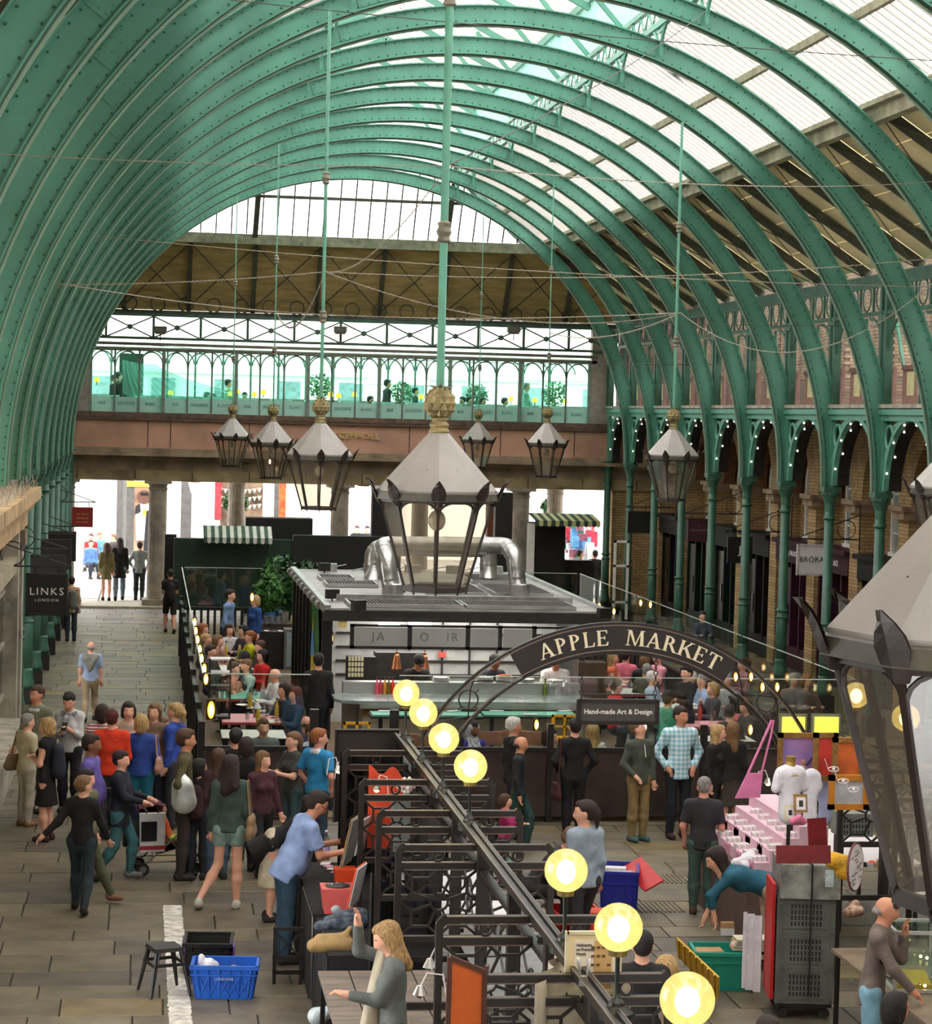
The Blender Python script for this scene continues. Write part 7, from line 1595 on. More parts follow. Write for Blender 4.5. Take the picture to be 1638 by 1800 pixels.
curtain((2.62,19.7,0),(2.66,23.9,0),.8,1.95,clothb,'black curtain hung along the spine behind the left stalls')
q0,q1=D(640,1500,19.6),D(655,1640,19.6)
curtain((2.0,19.7,0),(2.35,20.9,0),.2,1.6,clothb,'black cloth draped from the partition beside the leather bag',drape=.2)
d0,d1=D(590,1290,24.4),D(700,1290,24.4);b=MB();b.box(d0.x,d1.x,24.35,24.4,1.2,2.2);bd=tag(b.build('display_board',mat('board_dark',rgb(44,36,34),.5,var=.1)),'dark brown backing board at the head of the left stalls','board')
b=MB();b.tube([(d0.x,24.33,1.2),(d0.x,24.33,2.2),(d1.x,24.33,2.2)],.02,6);b.build('frame',blackp,bd)
def prop(name,label,cat,px,py,z=.85,Y=None,rz=0):
 p=G(px,py,z)if Y is None else D(px,py,Y);return thing(name,label,cat,p,rz)
t=prop('orange_box','bright orange tray box on the left stall','box',607,1555);MB().frus((0,.1,0),(.2,.22),(.22,.24),.15).build('box',orangep,t)
t=prop('pink_basin','coral pink plastic basin with coins on the left stall','basin',594,1606)
b=MB();b.frus((0,.12,0),(.26,.26),(.32,.32),.24);b.build('basin',mat('coral_pink',rgb(214,96,92),.45,var=.05),t);MB().lathe([(.12,.245),(.12,.25)],(0,.12,0),16).build('coin_tray',darkm,t)
b=MB()
for i in range(12):b.lathe([(.012,.252+.001*i),(.012,.258+.001*i)],(random.uniform(-.08,.08),.12+random.uniform(-.08,.08),0),7)
b.build('coins',chromeM,t,kind='stuff')
t=prop('water_bottle','large clear water bottle with lilac label on the left stall','bottle',573,1510);MB().lathe([(.04,0),(.04,.2),(.015,.27),(.015,.3)],n=12).build('bottle',glassm,t);MB().lathe([(.0405,.09),(.0405,.16)],n=12).build('label',mat('lilac_label',rgb(180,160,210),.6),t);MB().lathe([(.017,.29),(.017,.31)],n=8).build('cap',whitelam,t)
for i,(px,py,Y,h,c)in enumerate(((617,1520,21.6,.46,'cork_board'),(637,1500,22.2,.36,'white_laminate'),(628,1590,20.6,.36,'white_laminate'))):
 t=prop('display_board',['tall tilted grey display board with gilt edge on the left stall','thin white board standing behind the tilted grey one','round-backed white mirror leaning near the pink basin'][i],'board',px,py,Y=Y,rz=R(70));b=MB();b.cbox((0,0,h/2),(.34,.015,h),0,R(12));b.build('board',mat('cork_board',rgb(150,150,140),.8,var=.1)if i==0 else whitelam,t);b=MB();b.cbox((0,.012,h/2),(.36,.012,h+.02),0,R(12));b.build('back',gilt if i==0 else orangep if i==2 else darkm,t)
for i in range(7):
 t=prop('paper_card','loose white card on the black stall table, %s from the back'%ORD[i],'card',565+i*7,1512+i*6+random.uniform(-3,3));MB().cbox((0,0,.006),(.1,.14,.008),random.uniform(-1,1)).build('card',whitelam if i%2 else pinks,t);t['group']='loose cards on the left stall'
t=prop('leather_bag','slouched tan leather bag on the black table','bag',582,1668);surf([((-.16,0,.03),(.16,0,.03),.06,.07),((-.1,.03,.08),(.1,.02,.09),.05,.05),((.12,.03,.1),(.17,.05,.17),.03,.025)],.014,'bag',mat('tan_leather',rgb(160,130,80),.6,var=.15,bump=.5,bscale=12),t)
t=prop('folded_clothes','heap of navy patterned clothes on the black table','clothes',598,1632);surf([((-.2,0,.02),(.18,.05,.05),.05,.08),((-.1,.1,.04),(.2,.15,.08),.06,.08),((.0,.2,.05),(.16,.2,.1),.07,.05)],.018,'heap',mat('navy_print',rgb(34,44,60),.9,var=0,col2=rgb(110,120,130),scale=14,bump=.8),t)
t=prop('plastic_bag','scrunched clear plastic bag on the clothes heap','bag',590,1604);surf([((0,0,.05),(.06,.05,.12),.08,.05),((-.05,0,.05),(-.03,0,.12),.05,.03)],.016,'bag',mat('plastic_clear',rgb(190,204,206),.25,var=.1,bump=1,bscale=20),t)
t=prop('plastic_bag','clear bag of small parts below the plank table','bag',556,1796,.3);surf([((0,0,.05),(.1,.0,.08),.08,.06)],.016,'bag',MATS['plastic_clear'],t)
t=prop('silver_box','small white tin box on the black cloth behind the partition','box',713,1545);MB().frus((0,0,0),(.15,.12),(.15,.12),.045).build('box',whitelam,t);MB().cbox((0,0,.05),(.155,.125,.012)).build('lid',whitelam,t)
p=D(676,1385,22.3);t=thing('shaped_board','orange wavy-topped display board behind the left partitions','board',(p.x,22.3,p.z-.25));pts=[]
for k in range(21):x=-.16+.34*k/20;pts.append((x,0,.43+.045*math.cos(k*.42)-.06*max(0,(k-12)/8)))
b=MB();b.poly([(-.16,0,-.35),(.18,0,-.35)]+pts[::-1],(0,.015,0));b.build('board',mat('shaped_orange',rgb(206,70,40),.45,var=.1),t)
p=D(714,1378,22.1);t=thing('blossom','bunch of pink and white paper blossom on the orange board','flowers',p)
for i in range(40):d=Vector((random.gauss(0,1),random.gauss(0,1),random.gauss(0,1))).normalized()*.09*random.random()**.4;o=MB().ball(d,.02,6,4).build('flower',mat('blossom_%d'%(i%2),rgb(226,190,196)if i%2 else rgb(226,220,210),.7,var=0),t)
p=D(704,1450,21.6);MB().cbox((p.x,21.6,p.z),(.17,.14,.5)).build('grey_cabinet',mat('cabinet_grey',rgb(150,156,154),.5,var=.08),None,label='pale grey upright cabinet seen through the left partitions',cat='cabinet')
def clip_lamp(px,py,Y,label,lit=True,s=1,dx=-.1):
 p=D(px,py,Y);t=thing('clip_lamp',label,'lamp',p,0,'clip lamps on the stalls');MB().ball((0,0,0),.028*s,10,7).build('bulb',glow_mat('clip_bulb',rgb(255,226,150),9)if lit else chromeM,t)
 MB().lathe([(.02,.05),(.045,.0),(.05,-.01)],(0,0,.01),10).build('shade',chromeM,t);MB().tube([(0,0,.05),(dx*.3,.02,.14),(dx,.04,.12),(dx*1.2,.05,-.05)],.006,5).build('neck',whitelam if s<1.2 else blackp,t)
clip_lamp(595,1355,23.8,'left of two small lit clip lamps at the head of the left stalls');clip_lamp(609,1362,23.6,'right of two small lit clip lamps at the head of the left stalls')
clip_lamp(662,1388,22,'lit clip lamp in front of the orange board',dx=.1)
clip_lamp(755,1700,15.6,'unlit chrome spotlight by the seated long-haired person, upper',False,1,.14);clip_lamp(738,1748,15.0,'unlit chrome spotlight by the seated long-haired person, lower',False,1,.16)
clip_lamp(803,1782,13.8,'black round-headed lamp in front of the orange board',False,1.3,.16)
clip_lamp(1350,1377,23.8,'lit clip lamp beside the pink tote bag')
rows=[];hx=fw_.location
for j in range(10):
 v=j/9;rows.append([])
 for i in range(9):
  u=i/8;px=676+(628-676)*v**.8+u*(16+80*v);py=1632+v*190;q=D(px,py,hx.y-.02+.05*math.sin(i*1.3+j*.4)*v);rows[-1].append(tuple(q))
b=MB();b.sheet(rows);tag(b.build('cream_cloth',clothc,None,True),'long cream cloth held up by the person in the grey jumper','cloth')
q=G(505,1730);t=thing('folding_stand','black metal folding stand beside the blue-shirted person','stand',(q.x,q.y,0),R(-4));b=MB()
for x in(-.13,.13):b.box(x-.018,x+.018,-.02,.02,0,.55)
b.build('uprights',blackp,t);b=MB()
for z in(.1,.25,.53):b.box(-.15,.15,-.02,.02,z,z+.035)
b.beam((-.11,0,.28),(.11,0,.5),.015,.015);b.beam((.11,0,.28),(-.11,0,.5),.015,.015);b.build('crossbars',blackp,t)
stall_table(2.85,3.9,14.6,17.6,.8,whitelam,'white laminate stall table right of the globe lamps')
stall_table(2.85,3.75,18.2,20.6,.85,mat('grey_laminate',rgb(120,122,118),.5),'grey stall table with a green water bottle')
stall_table(2.85,3.6,20.9,23.6,.85,whitelam,'white-topped stall table behind the sleeping seller')
t=prop('water_bottle','green-tinted plastic water bottle on the grey stall table','bottle',893,1552,.85);MB().lathe([(.045,0),(.045,.2),(.016,.29),(.016,.32)],n=12).build('bottle',glass_mat('green_bottle',(.6,.85,.7),.1,.05,diff=.2,dcol=(.5,.8,.65)),t);MB().lathe([(.046,.12),(.046,.17)],n=12).build('label',mat('mint_label',rgb(110,190,150),.6),t)
t=prop('striped_cloth','folded red and white striped cloth by the sleeping seller','cloth',960,1530,.85);surf([((-.14,0,.03),(.14,0,.03),.04,.04)],.014,'cloth',stripe_mat('stripe_cloth_red',rgb(190,70,70),rgb(220,210,206),40,'X',.5),t)
t=prop('paper_bag','white printed bags heaped beside the fifth globe lamp','bag',985,1545,.85);surf([((-.12,0,.03),(.12,0,.05),.05,.06),((-.05,.08,.04),(.1,.08,.08),.06,.05)],.016,'bag',mat('bag_print',rgb(214,210,222),.6,var=0,col2=rgb(120,120,150),scale=18),t)
p=D(820,1745,13.7);t=thing('orange_board','orange panel in a dark timber frame leaning by the near partition','board',(p.x,13.7,p.z-.3));b=MB();b.poly([(-.1,0,0),(.1,0,-.05),(.1,0,.42),(-.1,0,.5)],(0,.012,0));b.build('panel',mat('panel_orange',rgb(206,96,20),.5,var=.1,scale=3),t)
b=MB();b.beam((-.11,0,-.05),(-.11,0,.52),.025,.03);b.beam((-.11,0,.52),(.11,0,.43),.03,.03,(0,1,0));b.beam((.11,0,.43),(.11,0,-.1),.025,.03);b.build('frame',mat('dark_timber',rgb(84,44,28),.5,var=.1),t)
MB().beam((.12,0,.43),(.22,.6,.3),.02,.06).build('side',MATS['dark_timber'],t)
curtain((D(948,1640,13.6).x,13.6,0),(D(1000,1640,14.6).x,14.8,0),.9,2.12,clothc,'cream cloth clipped over the right end of the partitions',16,.03)
p=D(1042,1692,13.9);w3,h3=98*13.9/4000,110*13.9/4000;t=thing('framed_chart','cream framed chart headed Hallmarks on Precious Metals','picture',(p.x,13.9,p.z),0)
MB().cbox((0,0,0),(w3,.02,h3)).build('mount',mat('chart_cream',rgb(222,206,160),.6,var=.04),t);MB().cbox((.01,-.012,-.01),(w3*.78,.006,h3*.8)).build('paper',mat('chart_paper',rgb(228,220,200),.6,var=.03),t);MB().cbox((.06,-.016,-.01),(w3*.34,.004,h3*.8)).build('tan_panel',mat('chart_tan',rgb(206,170,110),.6),t)
for i,wd in enumerate(('Hallmarks','on Precious','Metals')):text('lettering',wd,lettd,t,(-w3*.33,-.017,h3*.3-i*.028),.026,align='LEFT',sx=.95)
b=MB()
for r_ in range(5):
 for c_ in range(4):
  if(r_+c_)%5!=4:b.cbox((-.005+c_*.034,-.02,.1-r_*.055),(.022,.004,.016))
b.build('printed_marks',mat('mark_brown',rgb(110,80,50),.6),t)
b=MB()
for s in(-1,1):b.cbox((s*w3/2,-.005,0),(.02,.03,h3+.02));b.cbox((0,-.005,s*h3/2),(w3,.03,.02))
b.build('frame',mat('frame_cream',rgb(214,206,170),.5),t)
curtain((p.x-.25,14.05,0),(p.x+.28,14.05,0),1.2,2.1,clothc,'cream backing sheet behind the hallmark chart',14,.01)
p=D(1025,1715,13.4);t=thing('metal_clamp','two-pronged metal stand clipped to the spine rail','clamp',(p.x,13.4,2.18));b=MB()
for s in(-1,1):b.beam((s*.02,0,.05),(s*.035,0,.17),.008,.015)
b.cbox((0,0,.03),(.05,.03,.06));b.build('clamp',chromeM,t)
q=G(1010,1668);crate(q.x,q.y,.5,.6,.42,redp,'red plastic crate left of the open deep blue one',R(5))
q=G(1098,1612);bcr=crate(q.x,q.y+.35,.42,.62,.5,blued,'open deep blue crate of boxes and discs',R(-12),taper=.9)
b=MB();b.beam((q.x+.2,q.y+.62,.5),(q.x+.34,q.y+.05,.34),.02,.25,(1,0,.5));adopt(b.build('lid',redp),bcr)
for i in range(12):t=thing('disc_case','slim disc case in the deep blue crate, %s from the left'%ORD[i],'case',(q.x-.12+i*.022,q.y+.16,.34),R(-12),'disc cases in the blue crate');MB().cbox((0,0,.07),(.012,.13,.14),0,R(8)).build('case',whitelam if i%3==0 else steel,t)
for i,(dx,dy,dz,c)in enumerate(((-.04,.36,.4,0),(-.02,.52,.42,1),(.0,.2,.3,0))[:2]):MB().cbox((q.x+dx,q.y+dy,dz),(.26,.15,.09),R(-12)).build('small_box',whitelam if c else steel,None,label=['flat white box across the middle of the deep blue crate','pale box at the back of the deep blue crate'][i],cat='box')
q=G(1040,1690);oc_=crate(q.x,q.y+.1,.4,.38,.48,orangep,'orange crate with a flat orange-red lid left of the sixth globe',R(-8));adopt(MB().cbox((q.x,q.y+.1,.5),(.42,.4,.03),R(-8),R(-4)).build('lid',orangep),oc_)
q=G(1262,1742);tc_=crate(q.x+.1,q.y+.2,.62,.46,.38,tealp,'teal crate with its yellow lid folded out',R(-6),ribs=2)
a1,a2,a3,a4=G(1188,1648,.40),G(1262,1718,.40),G(1262,1757,.12),G(1190,1680,.2)
t=thing('lid','bright yellow ribbed lid','lid',(0,0,0));b=MB();b.poly([tuple(a1),tuple(a2),tuple(a3),tuple(a4)],(.02,.02,0));b.build('lid',yelp,t);b=MB()
for k in range(7):
 u=(k+.5)/7;b.beam(tuple(a1.lerp(a2,u)+Vector((-.01,-.01,0))),tuple(a4.lerp(a3,u)+Vector((-.01,-.01,0))),.012,.02)
b.build('ribs',yelp,t);adopt(t,tc_);t['label']='bright yellow ribbed lid'
t=thing('cardboard_pack','flattened cardboard boxes in the teal crate','box',(q.x-.06,q.y+.28,.2),R(-6));MB().cbox((0,0,.1),(.3,.22,.03)).build('card',cardb,t);MB().cbox((.02,.0,.14),(.28,.2,.02),R(5)).build('card',cardb,t)
t=thing('canvas_bags','stack of folded cream canvas bags on the teal crate','bag',(q.x+.32,q.y+.1,.39),R(-10));
for i in range(4):MB().cbox((.01*i,0,.02+.03*i),(.34,.22,.022),R(3*i)).build('folded_bag',clothc,t)
surf([((-.14,-.05,.04),(.14,-.05,.04),.05,.05)],.014,'tube_bag',mat('blush_bag',rgb(206,170,150),.8),t)
p=G(1272,1640,.75);t=thing('small_carton','small cardboard and white carton in the bending person\'s hand','box',D(1278,1632,22.3));MB().cbox((0,0,0),(.13,.06,.13)).build('carton',cardb,t);MB().cbox((0,-.005,-.03),(.134,.06,.07)).build('sleeve',whitelam,t)
q=G(1420,1792);SX,SY=q.x,q.y+.3
t=thing('dolly','black wheeled dolly under the grey crate stack','dolly',(SX,SY,0),R(-8));MB().cbox((0,0,.13),(.52,.6,.03)).build('deck',blackp,t)
for sx in(-1,1):
 for sy in(-1,1):MB().lathe([(.05,-.015),(.05,.015)],(sx*.2,sy*.24,.05),12,axis='Y').build('wheel',tyre,t)
def vent_crate(z,h,label):
 t=thing('vented_crate',label,'crate',(SX,SY,z),R(-8),'grey vented crates on the dolly');w,d=.50,.58
 b=MB()
 for s in(-1,1):b.box(-w/2,w/2,s*d/2-.01,s*d/2+.01,0,h);b.box(s*w/2-.01,s*w/2+.01,-d/2,d/2,0,h)
 b.box(-w/2,w/2,-d/2,d/2,0,.02);b.build('body',greyp,t)
 b=MB()
 for z_ in(.0,h*.12,h-.05,h-.02):b.box(-w/2-.015,w/2+.015,-d/2-.018,d/2+.018,z_,z_+.014)
 for s in(-1,1):b.box(s*w/2-.03,s*w/2+.02,-d/2-.018,-d/2+.02,0,h);b.box(-w/2-.018,-w/2,s*d/2-.02,s*d/2+.01,0,h)
 b.build('ledges',greyp,t);b=MB();f=MB()
 for r_ in range(4):
  for c_ in range(9):b.box(-.15+c_*.034,-.15+c_*.034+.018,-d/2-.013,-d/2-.009,.07+r_*.055,.07+r_*.055+.04)
  for c_ in range(12):b.box(-w/2-.013,-w/2-.009,-.24+c_*.04,-.24+c_*.04+.018,.07+r_*.055,.07+r_*.055+.04)
 b.build('vent_slots',darkm,t,kind='stuff');f.box(-.18,.18,-d/2-.02,-d/2-.01,.05,.06);f.box(-.18,.18,-d/2-.02,-d/2-.01,.3,.31);f.build('front_frame',greyp,t)
hh=.335
for i,nm in enumerate(('lowest','middle','topmost')):vent_crate(.15+i*hh,hh,'grey vented crate on the dolly, %s of the stack of three'%nm)
t=thing('taped_carton','silver-taped carton strapped on top of the grey crates','box',(SX+.02,SY-.02,.15+3*hh),R(-8));tape=mat('silver_tape',rgb(138,140,132),.45,.1,var=.25,scale=6,bump=.4,bscale=20);MB().cbox((0,0,.16),(.56,.66,.32)).build('carton',tape,t)
MB().cbox((-.02,.02,.325),(.4,.5,.012)).build('slate',mat('slate_green',rgb(120,140,132),.5),t);MB().cbox((-.15,-.05,.322),(.14,.5,.006)).build('card_strip',cardb,t);MB().cbox((.17,-.333,.2),(.08,.006,.16)).build('clear_tape',MATS['plastic_clear'],t)
b=MB();b.box(-.01,.01,-.34,.3,.326,.334);b.box(.0,.016,-.345,-.337,-.9,.33);b.build('strap',blackp,t);MB().tube([(-.16,-.1,.34),(-.02,-.22,.345),(.02,-.24,.36)],.012,5).build('red_strap',mat('strap_red',rgb(200,40,60),.5),t)
MB().cbox((SX-.3,SY+.05,.72),(.03,.5,1.1),R(-8)).build('red_panel',redp,None,label='bright red upright panel behind the grey crate stack',cat='board')
p=G(1355,1600,.5);curtain((SX-.44,SY+.5,0),(SX-.3,SY+.3,0),.1,.85,mat('linen_white',rgb(220,218,226),.8,var=.05,bump=.9,bscale=12),'white cloth hanging beside the red panel',10)
xl2,yl2=G(1290,1560,.8).x,G(1290,1560,.8).y
t=thing('pink_stall','pale pink stepped stall display','stall',(0,0,0));x0,x1=6.42,7.3
y0,y1=23.5,25.7
MB().box(x0,x1,y0,y1,.0,.78).build('table',mat('stall_brown',rgb(96,78,68),.7,var=.1),t)
for k in range(4):MB().box(x0+.08+k*.16,x1,y0+.02,y1-.1,.78+k*.13,.91+k*.13).build('step',pinkp,t)
for k in range(8):
 yy=y0+.08+k*.25
 for st in range(3):
  if(k+st)%2:continue
  xx=x0+.08+st*.17;zz_=.8+st*.13
  b=MB();pts=[(xx-.01,yy+j*.026,zz_+.10+.02*math.cos(j*1.57))for j in range(9)];b.poly([(xx-.01,yy,zz_)]+pts+[(xx-.01,yy+.208,zz_)],(.008,0,0));b.build('scallop_front',pinks,t)
for i in range(17):
 k,st=divmod(i,3);yy=y0+.15+k*.36;xx=x0+.16+st*.18;zz_=.78+.13*(st+.3);g_=thing('soap_carton','white boxed gifts on the pink stall, %s from the near end'%ORD[i],'box',(xx,yy,zz_),R(random.uniform(-12,12)),'white gift boxes on the pink stall')
 w_=random.uniform(.1,.15)
 for j in range(3):MB().cbox((-.05+.05*j,0,.07+.004*j),(.044,w_,.13)).build('carton',mat('soap_white',rgb(218,212,210),.6,var=.04),g_)
 MB().cbox((-.075,0,.07),(.004,.03,.05)).build('label',clothb,g_)
q=G(1308,1520,.85);t2=thing('white_cloth','crumpled white cloth spilling over the pink stall corner','cloth',(q.x,q.y,.85));surf([((-.1,0,.02),(.1,.05,.05),.05,.06),((0,-.08,.0),(-.04,-.12,-.1),.05,.03),((.04,.1,.05),(.12,.16,.08),.06,.05)],.016,'cloth',mat('linen_white',rgb(220,218,226),.8,var=.05,bump=.9,bscale=12),t2)
q=G(1312,1440,.9);t2=thing('white_cloth','white folded cloth at the far end of the pink stall','cloth',D(1316,1440,y1-.2));surf([((-.08,0,0),(.06,.0,.04),.06,.07),((0,0,-.08),(-.04,0,-.14),.05,.03)],.016,'cloth',MATS['linen_white'],t2)
p=D(1320,1385,22.6);t=thing('tote_bag','pink tote bag hanging by long straps from the arch post','bag',(p.x,22.6,p.z));b=MB();b.poly([(-.16,0,-.11),(.1,0,-.1),(.12,0,.15),(-.04,0,.15)],(0,.03,0));b.build('bag',mat('tote_pink',rgb(220,126,170),.7,var=.08),t);b=MB();b.tube([(-.03,.015,.15),(.17,.015,.62),(.2,.015,.7)],.014,5);b.tube([(.11,.015,.15),(.2,.015,.55),(.22,.015,.7)],.012,5);b.build('strap',MATS['tote_pink'],t)
p=D(1388,1385,21.4);t=thing('mannequin','headless gold-necked mannequin in a white top','mannequin',(p.x,21.4,p.z-.3),R(15))
surf([((0,0,.1),(0,0,.42),.1,.12,(0,1,0,.75)),((-.1,0,.45),(.1,0,.45),.06,.06),((-.13,0,.4),(-.16,0,.3),.05,.045),((.13,0,.4),(.16,0,.3),.05,.045),((0,0,.05),(0,0,.15),.11,.1,(0,1,0,.75))],.014,'white_top',MATS['linen_white'],t)
b=MB();b.lathe([(.1,.43),(.06,.5),(.045,.56),(.05,.6),(.052,.61)],n=14);b.build('neck',mat('mannequin_gold',rgb(170,140,70),.35,.4),t);MB().cyl((0,0,-.6),(0,0,0),.02).build('stand',blackp,t)
def picture(px0,py0,px1,py1,Y,fm,pm_,label,extra=None,fw=.05):
 a,c=D(px0,py0,Y),D(px1,py1,Y);w_,h_=c.x-a.x,a.z-c.z;t=thing('framed_picture',label,'picture',((a.x+c.x)/2,Y,(a.z+c.z)/2),0,'framed pictures on the right stalls')
 b=MB()
 for s in(-1,1):b.box(s*(w_/2-fw/2)-fw/2,s*(w_/2-fw/2)+fw/2,-.03,.02,-h_/2,h_/2);b.box(-w_/2,w_/2,-.03,.02,s*(h_/2-fw/2)-fw/2,s*(h_/2-fw/2)+fw/2)
 b.build('frame',fm,t);MB().box(-w_/2+fw*.8,w_/2-fw*.8,-.005,.01,-h_/2+fw*.8,h_/2-fw*.8).build('canvas',pm_,t)
 if extra:extra(t,w_,h_)
def figp(t,w_,h_):MB().ball((.06,-.012,-.02),.03,8,6,(1,.2,1)).build('painted_head',mat('painted_skin',rgb(190,140,120),.6),t);MB().poly([(.03,-.014,-.05),(.1,-.014,-.05),(.12,-.014,-.18),(.04,-.014,-.16)],(0,.004,0)).build('painted_shirt',mat('painted_white',rgb(206,190,190),.6),t);MB().beam((.08,-.014,-.06),(.17,-.014,.06),.004,.03,(0,1,0)).build('painted_arm',mat('painted_blue',rgb(50,50,110),.6),t)
picture(1368,1288,1434,1384,22.4,gilt,mat('painting_purple',rgb(120,110,180),.5,var=0,col2=rgb(190,130,160),scale=3),'painting of a small figure on violet sky in a worn gilt frame',figp)
picture(1430,1288,1470,1372,22.2,gilt,mat('painting_red',rgb(214,70,60),.5,var=.2,scale=4),'painting with a red ground in a dark gilt frame')
picture(1464,1296,1516,1372,22.0,gilt,mat('painting_orange',rgb(206,100,40),.5,var=.2,scale=4),'painting with an orange ground half hidden by the near lantern')
picture(1457,1362,1525,1423,21.2,mat('amber_frame',rgb(186,120,36),.35,.1,var=.1),mat('picture_grey',rgb(170,170,172),.6),'pale paper with a red scalloped edge in an amber wood frame',None,.055)
def tee(px,py,Y,m,label,h=.5):p=D(px,py,Y);t=thing('hanging_shirt',label,'shirt',(p.x,Y,p.z),0,'white shirts hung by the right stall post');surf([((0,0,0),(0,0,-h),.06,.08,(0,1,0,.35)),((-.06,0,-.02),(-.08,0,-.12),.035,.035,(0,1,0,.4)),((.06,0,-.02),(.08,0,-.12),.035,.035,(0,1,0,.4))],.018,'shirt',m,t)
tee(1426,1362,22.1,MATS['linen_white'],'white shirt hanging left of the partition post',.42);tee(1452,1375,22.3,mat('lavender_cloth',rgb(178,184,222),.8),'lavender shirt hanging right of the partition post',.36)
for i,(px,py,c,s)in enumerate(((1407,1412,'gilt_frame',1),(1388,1428,'frame_cream',.8),(1400,1436,'gilt_frame',.85))):
 p=D(px,py,20.9+i*.05-.1);t=thing('photo_frame','small framed photo on the pink stall, %s'%('upper','lower left','lower right')[i],'picture',p,0,'small framed photos');MB().cbox((0,0,0),(.13*s,.02,.17*s),0,R(-12)).build('frame',MATS[c],t);MB().cbox((0,-.012,0),(.09*s,.006,.12*s),0,R(-12)).build('mount',whitelam,t);MB().cbox((0,-.016,0),(.04*s,.005,.06*s),0,R(-12)).build('photo',darkm,t)
t=thing('fabric_rose','pink fabric rose with cream ribbon folds','flowers',D(1402,1444,20.6));surf([((-.05,0,0),(.05,0,0),.035,.035),((0,-.01,.03),(.01,-.01,.04),.035,.03)],.01,'rose',mat('rose_pink',rgb(206,110,140),.7,var=.2,bump=.8),t)
stall_table(7.5,8.5,23.9,26,.82,whitelam,'white-clothed stall table right of the maroon boards');stall_table(6.3,7.3,16.2,20.1,.8,mat('ply',rgb(120,104,84),.6),'dark stall table holding the glass display case');stall_table(7.8,8.8,19.5,22.5,.82,whitelam,'pale stall table seen through the near lantern')
for i,(px,py,Y,w_,h_,rz_)in enumerate(((1437,1473,19.9,.2,.36,20),(1412,1502,19.6,.5,.16,0))):p=D(px,py,Y);t=thing('maroon_board',['tilted maroon board with white paint flecks','low wide maroon board behind the taped carton'][i],'board',p,R(rz_));MB().cbox((0,0,0),(w_,.02,h_),0,R(-8)).build('board',mat('maroon_gloss',rgb(112,24,28),.4,var=.15),t)
p=D(1498,1438,22.6);cr_=thing('vented_crate','pale grey-green vented crate under the amber frame','crate',(p.x,22.6,p.z-.15));MB().cbox((0,0,.1),(.36,.3,.24)).build('body',mat('crate_pale',rgb(132,140,130),.5),cr_);b=MB()
for r_ in range(3):
 for c_ in range(9):b.cbox((-.13+c_*.032,-.152,.03+r_*.06),(.014,.006,.04))
b.build('vent_slots',darkm,cr_,kind='stuff')
p=D(1503,1524,18.9);t=thing('oval_board','oval pale board with dark scribbled lettering','board',p,R(38));b=MB();b.lathe([(.2,-.01),(.2,.01)],(0,0,0),26,axis='Y');o=b.build('board',mat('board_pale',rgb(204,200,196),.6),t);o.scale=(.55,1,1);b=MB();b.ring((0,0,0),.205,.012,26);o=b.build('rim',mat('rim_maroon',rgb(96,40,52),.5),t);o.scale=(.55,1,1)
b=MB()
for i in range(16):a_=random.uniform(-.08,.08);z_=-.15+i*.019;b.beam((a_-.02,-.014,z_),(a_+.02,-.014,z_+.01),.004,.006,(0,1,0))
b.build('scribbles',lettd,t)
for i,(px,py)in enumerate(((1465,1352),(1482,1373),(1500,1388))):p=D(px,py,20.4);t=thing('wire_lamp','white oval wire-framed halogen lamp, %s of the string'%ORD[i],'lamp',p,0,'oval wire lamps');b=MB();b.tube([(.05*math.cos(2*PI*k/16),0,.022*math.sin(2*PI*k/16))for k in range(16)],.005,5,closed=True);b.build('rim',whitelam,t);MB().ball((0,0,0),.016,8,6).build('bulb',whitelam,t);MB().tube([(-.05,0,0),(-.09,0,.1)],.003,4).build('wire',whitelam,t)
t=thing('yellow_cloth','heap of golden yellow cloth under the white table','cloth',D(1482,1512,20.2));surf([((-.1,0,0),(.12,0,-.05),.08,.07),((0,0,-.1),(.08,0,-.14),.08,.06)],.016,'cloth',mat('golden_cloth',rgb(206,156,30),.7,var=.2,bump=.8),t)
t=thing('takeaway_cup','takeaway coffee cup with white lid by the near lantern','cup',G(1546,1528,.85));MB().lathe([(.03,0),(.038,.1)],n=12).build('cup',cardb,t);MB().lathe([(.04,.1),(.038,.12)],n=12).build('lid',whitelam,t)
t=thing('food_tub','clear food tub with orange contents beside the cup','tub',G(1532,1524,.85));MB().lathe([(.05,0),(.06,.05)],n=12).build('tub',whitelam,t);MB().lathe([(.05,.05),(.02,.07)],n=10).build('food',orangep,t)
t=thing('scarf_heap','patterned cream and maroon scarf on the dark stall table','scarf',G(1500,1610,.82));surf([((-.06,0,.03),(.06,.0,.05),.05,.05),((.0,.08,.04),(.05,.1,.1),.05,.04)],.014,'scarf',mat('scarf_cream',rgb(206,180,150),.8,var=0,col2=rgb(120,50,50),scale=18,bump=.8),t)
p=G(1572,1742,.82);x0,y0,z0=p.x,p.y,.82;w_,d_,h_=.42,.5,.5
alu=mat('aluminium',rgb(190,192,190),.35,.6,var=.05);t=thing('display_case','aluminium framed glass display case of lit jewellery','display case',(x0,y0,z0),R(-6))
b=MB()
for x in(0,w_):
 for y in(0,d_):b.box(x-.014,x+.014,y-.014,y+.014,0,h_)
for z in(0,h_):
 for y in(0,d_):b.box(0,w_,y-.014,y+.014,z-.014,z+.014)
 for x in(0,w_):b.box(x-.014,x+.014,0,d_,z-.014,z+.014)
b.build('frame',alu,t);cg=glass_mat('case_glass',(.88,.95,.92),.08,.03)
for q_ in(((0,w_),(0,.003)),((0,w_),(d_,d_+.003)),((0,.003),(0,d_)),((w_,w_+.003),(0,d_))):MB().box(*q_[0],*q_[1],.02,h_-.02).build('pane',cg,t)
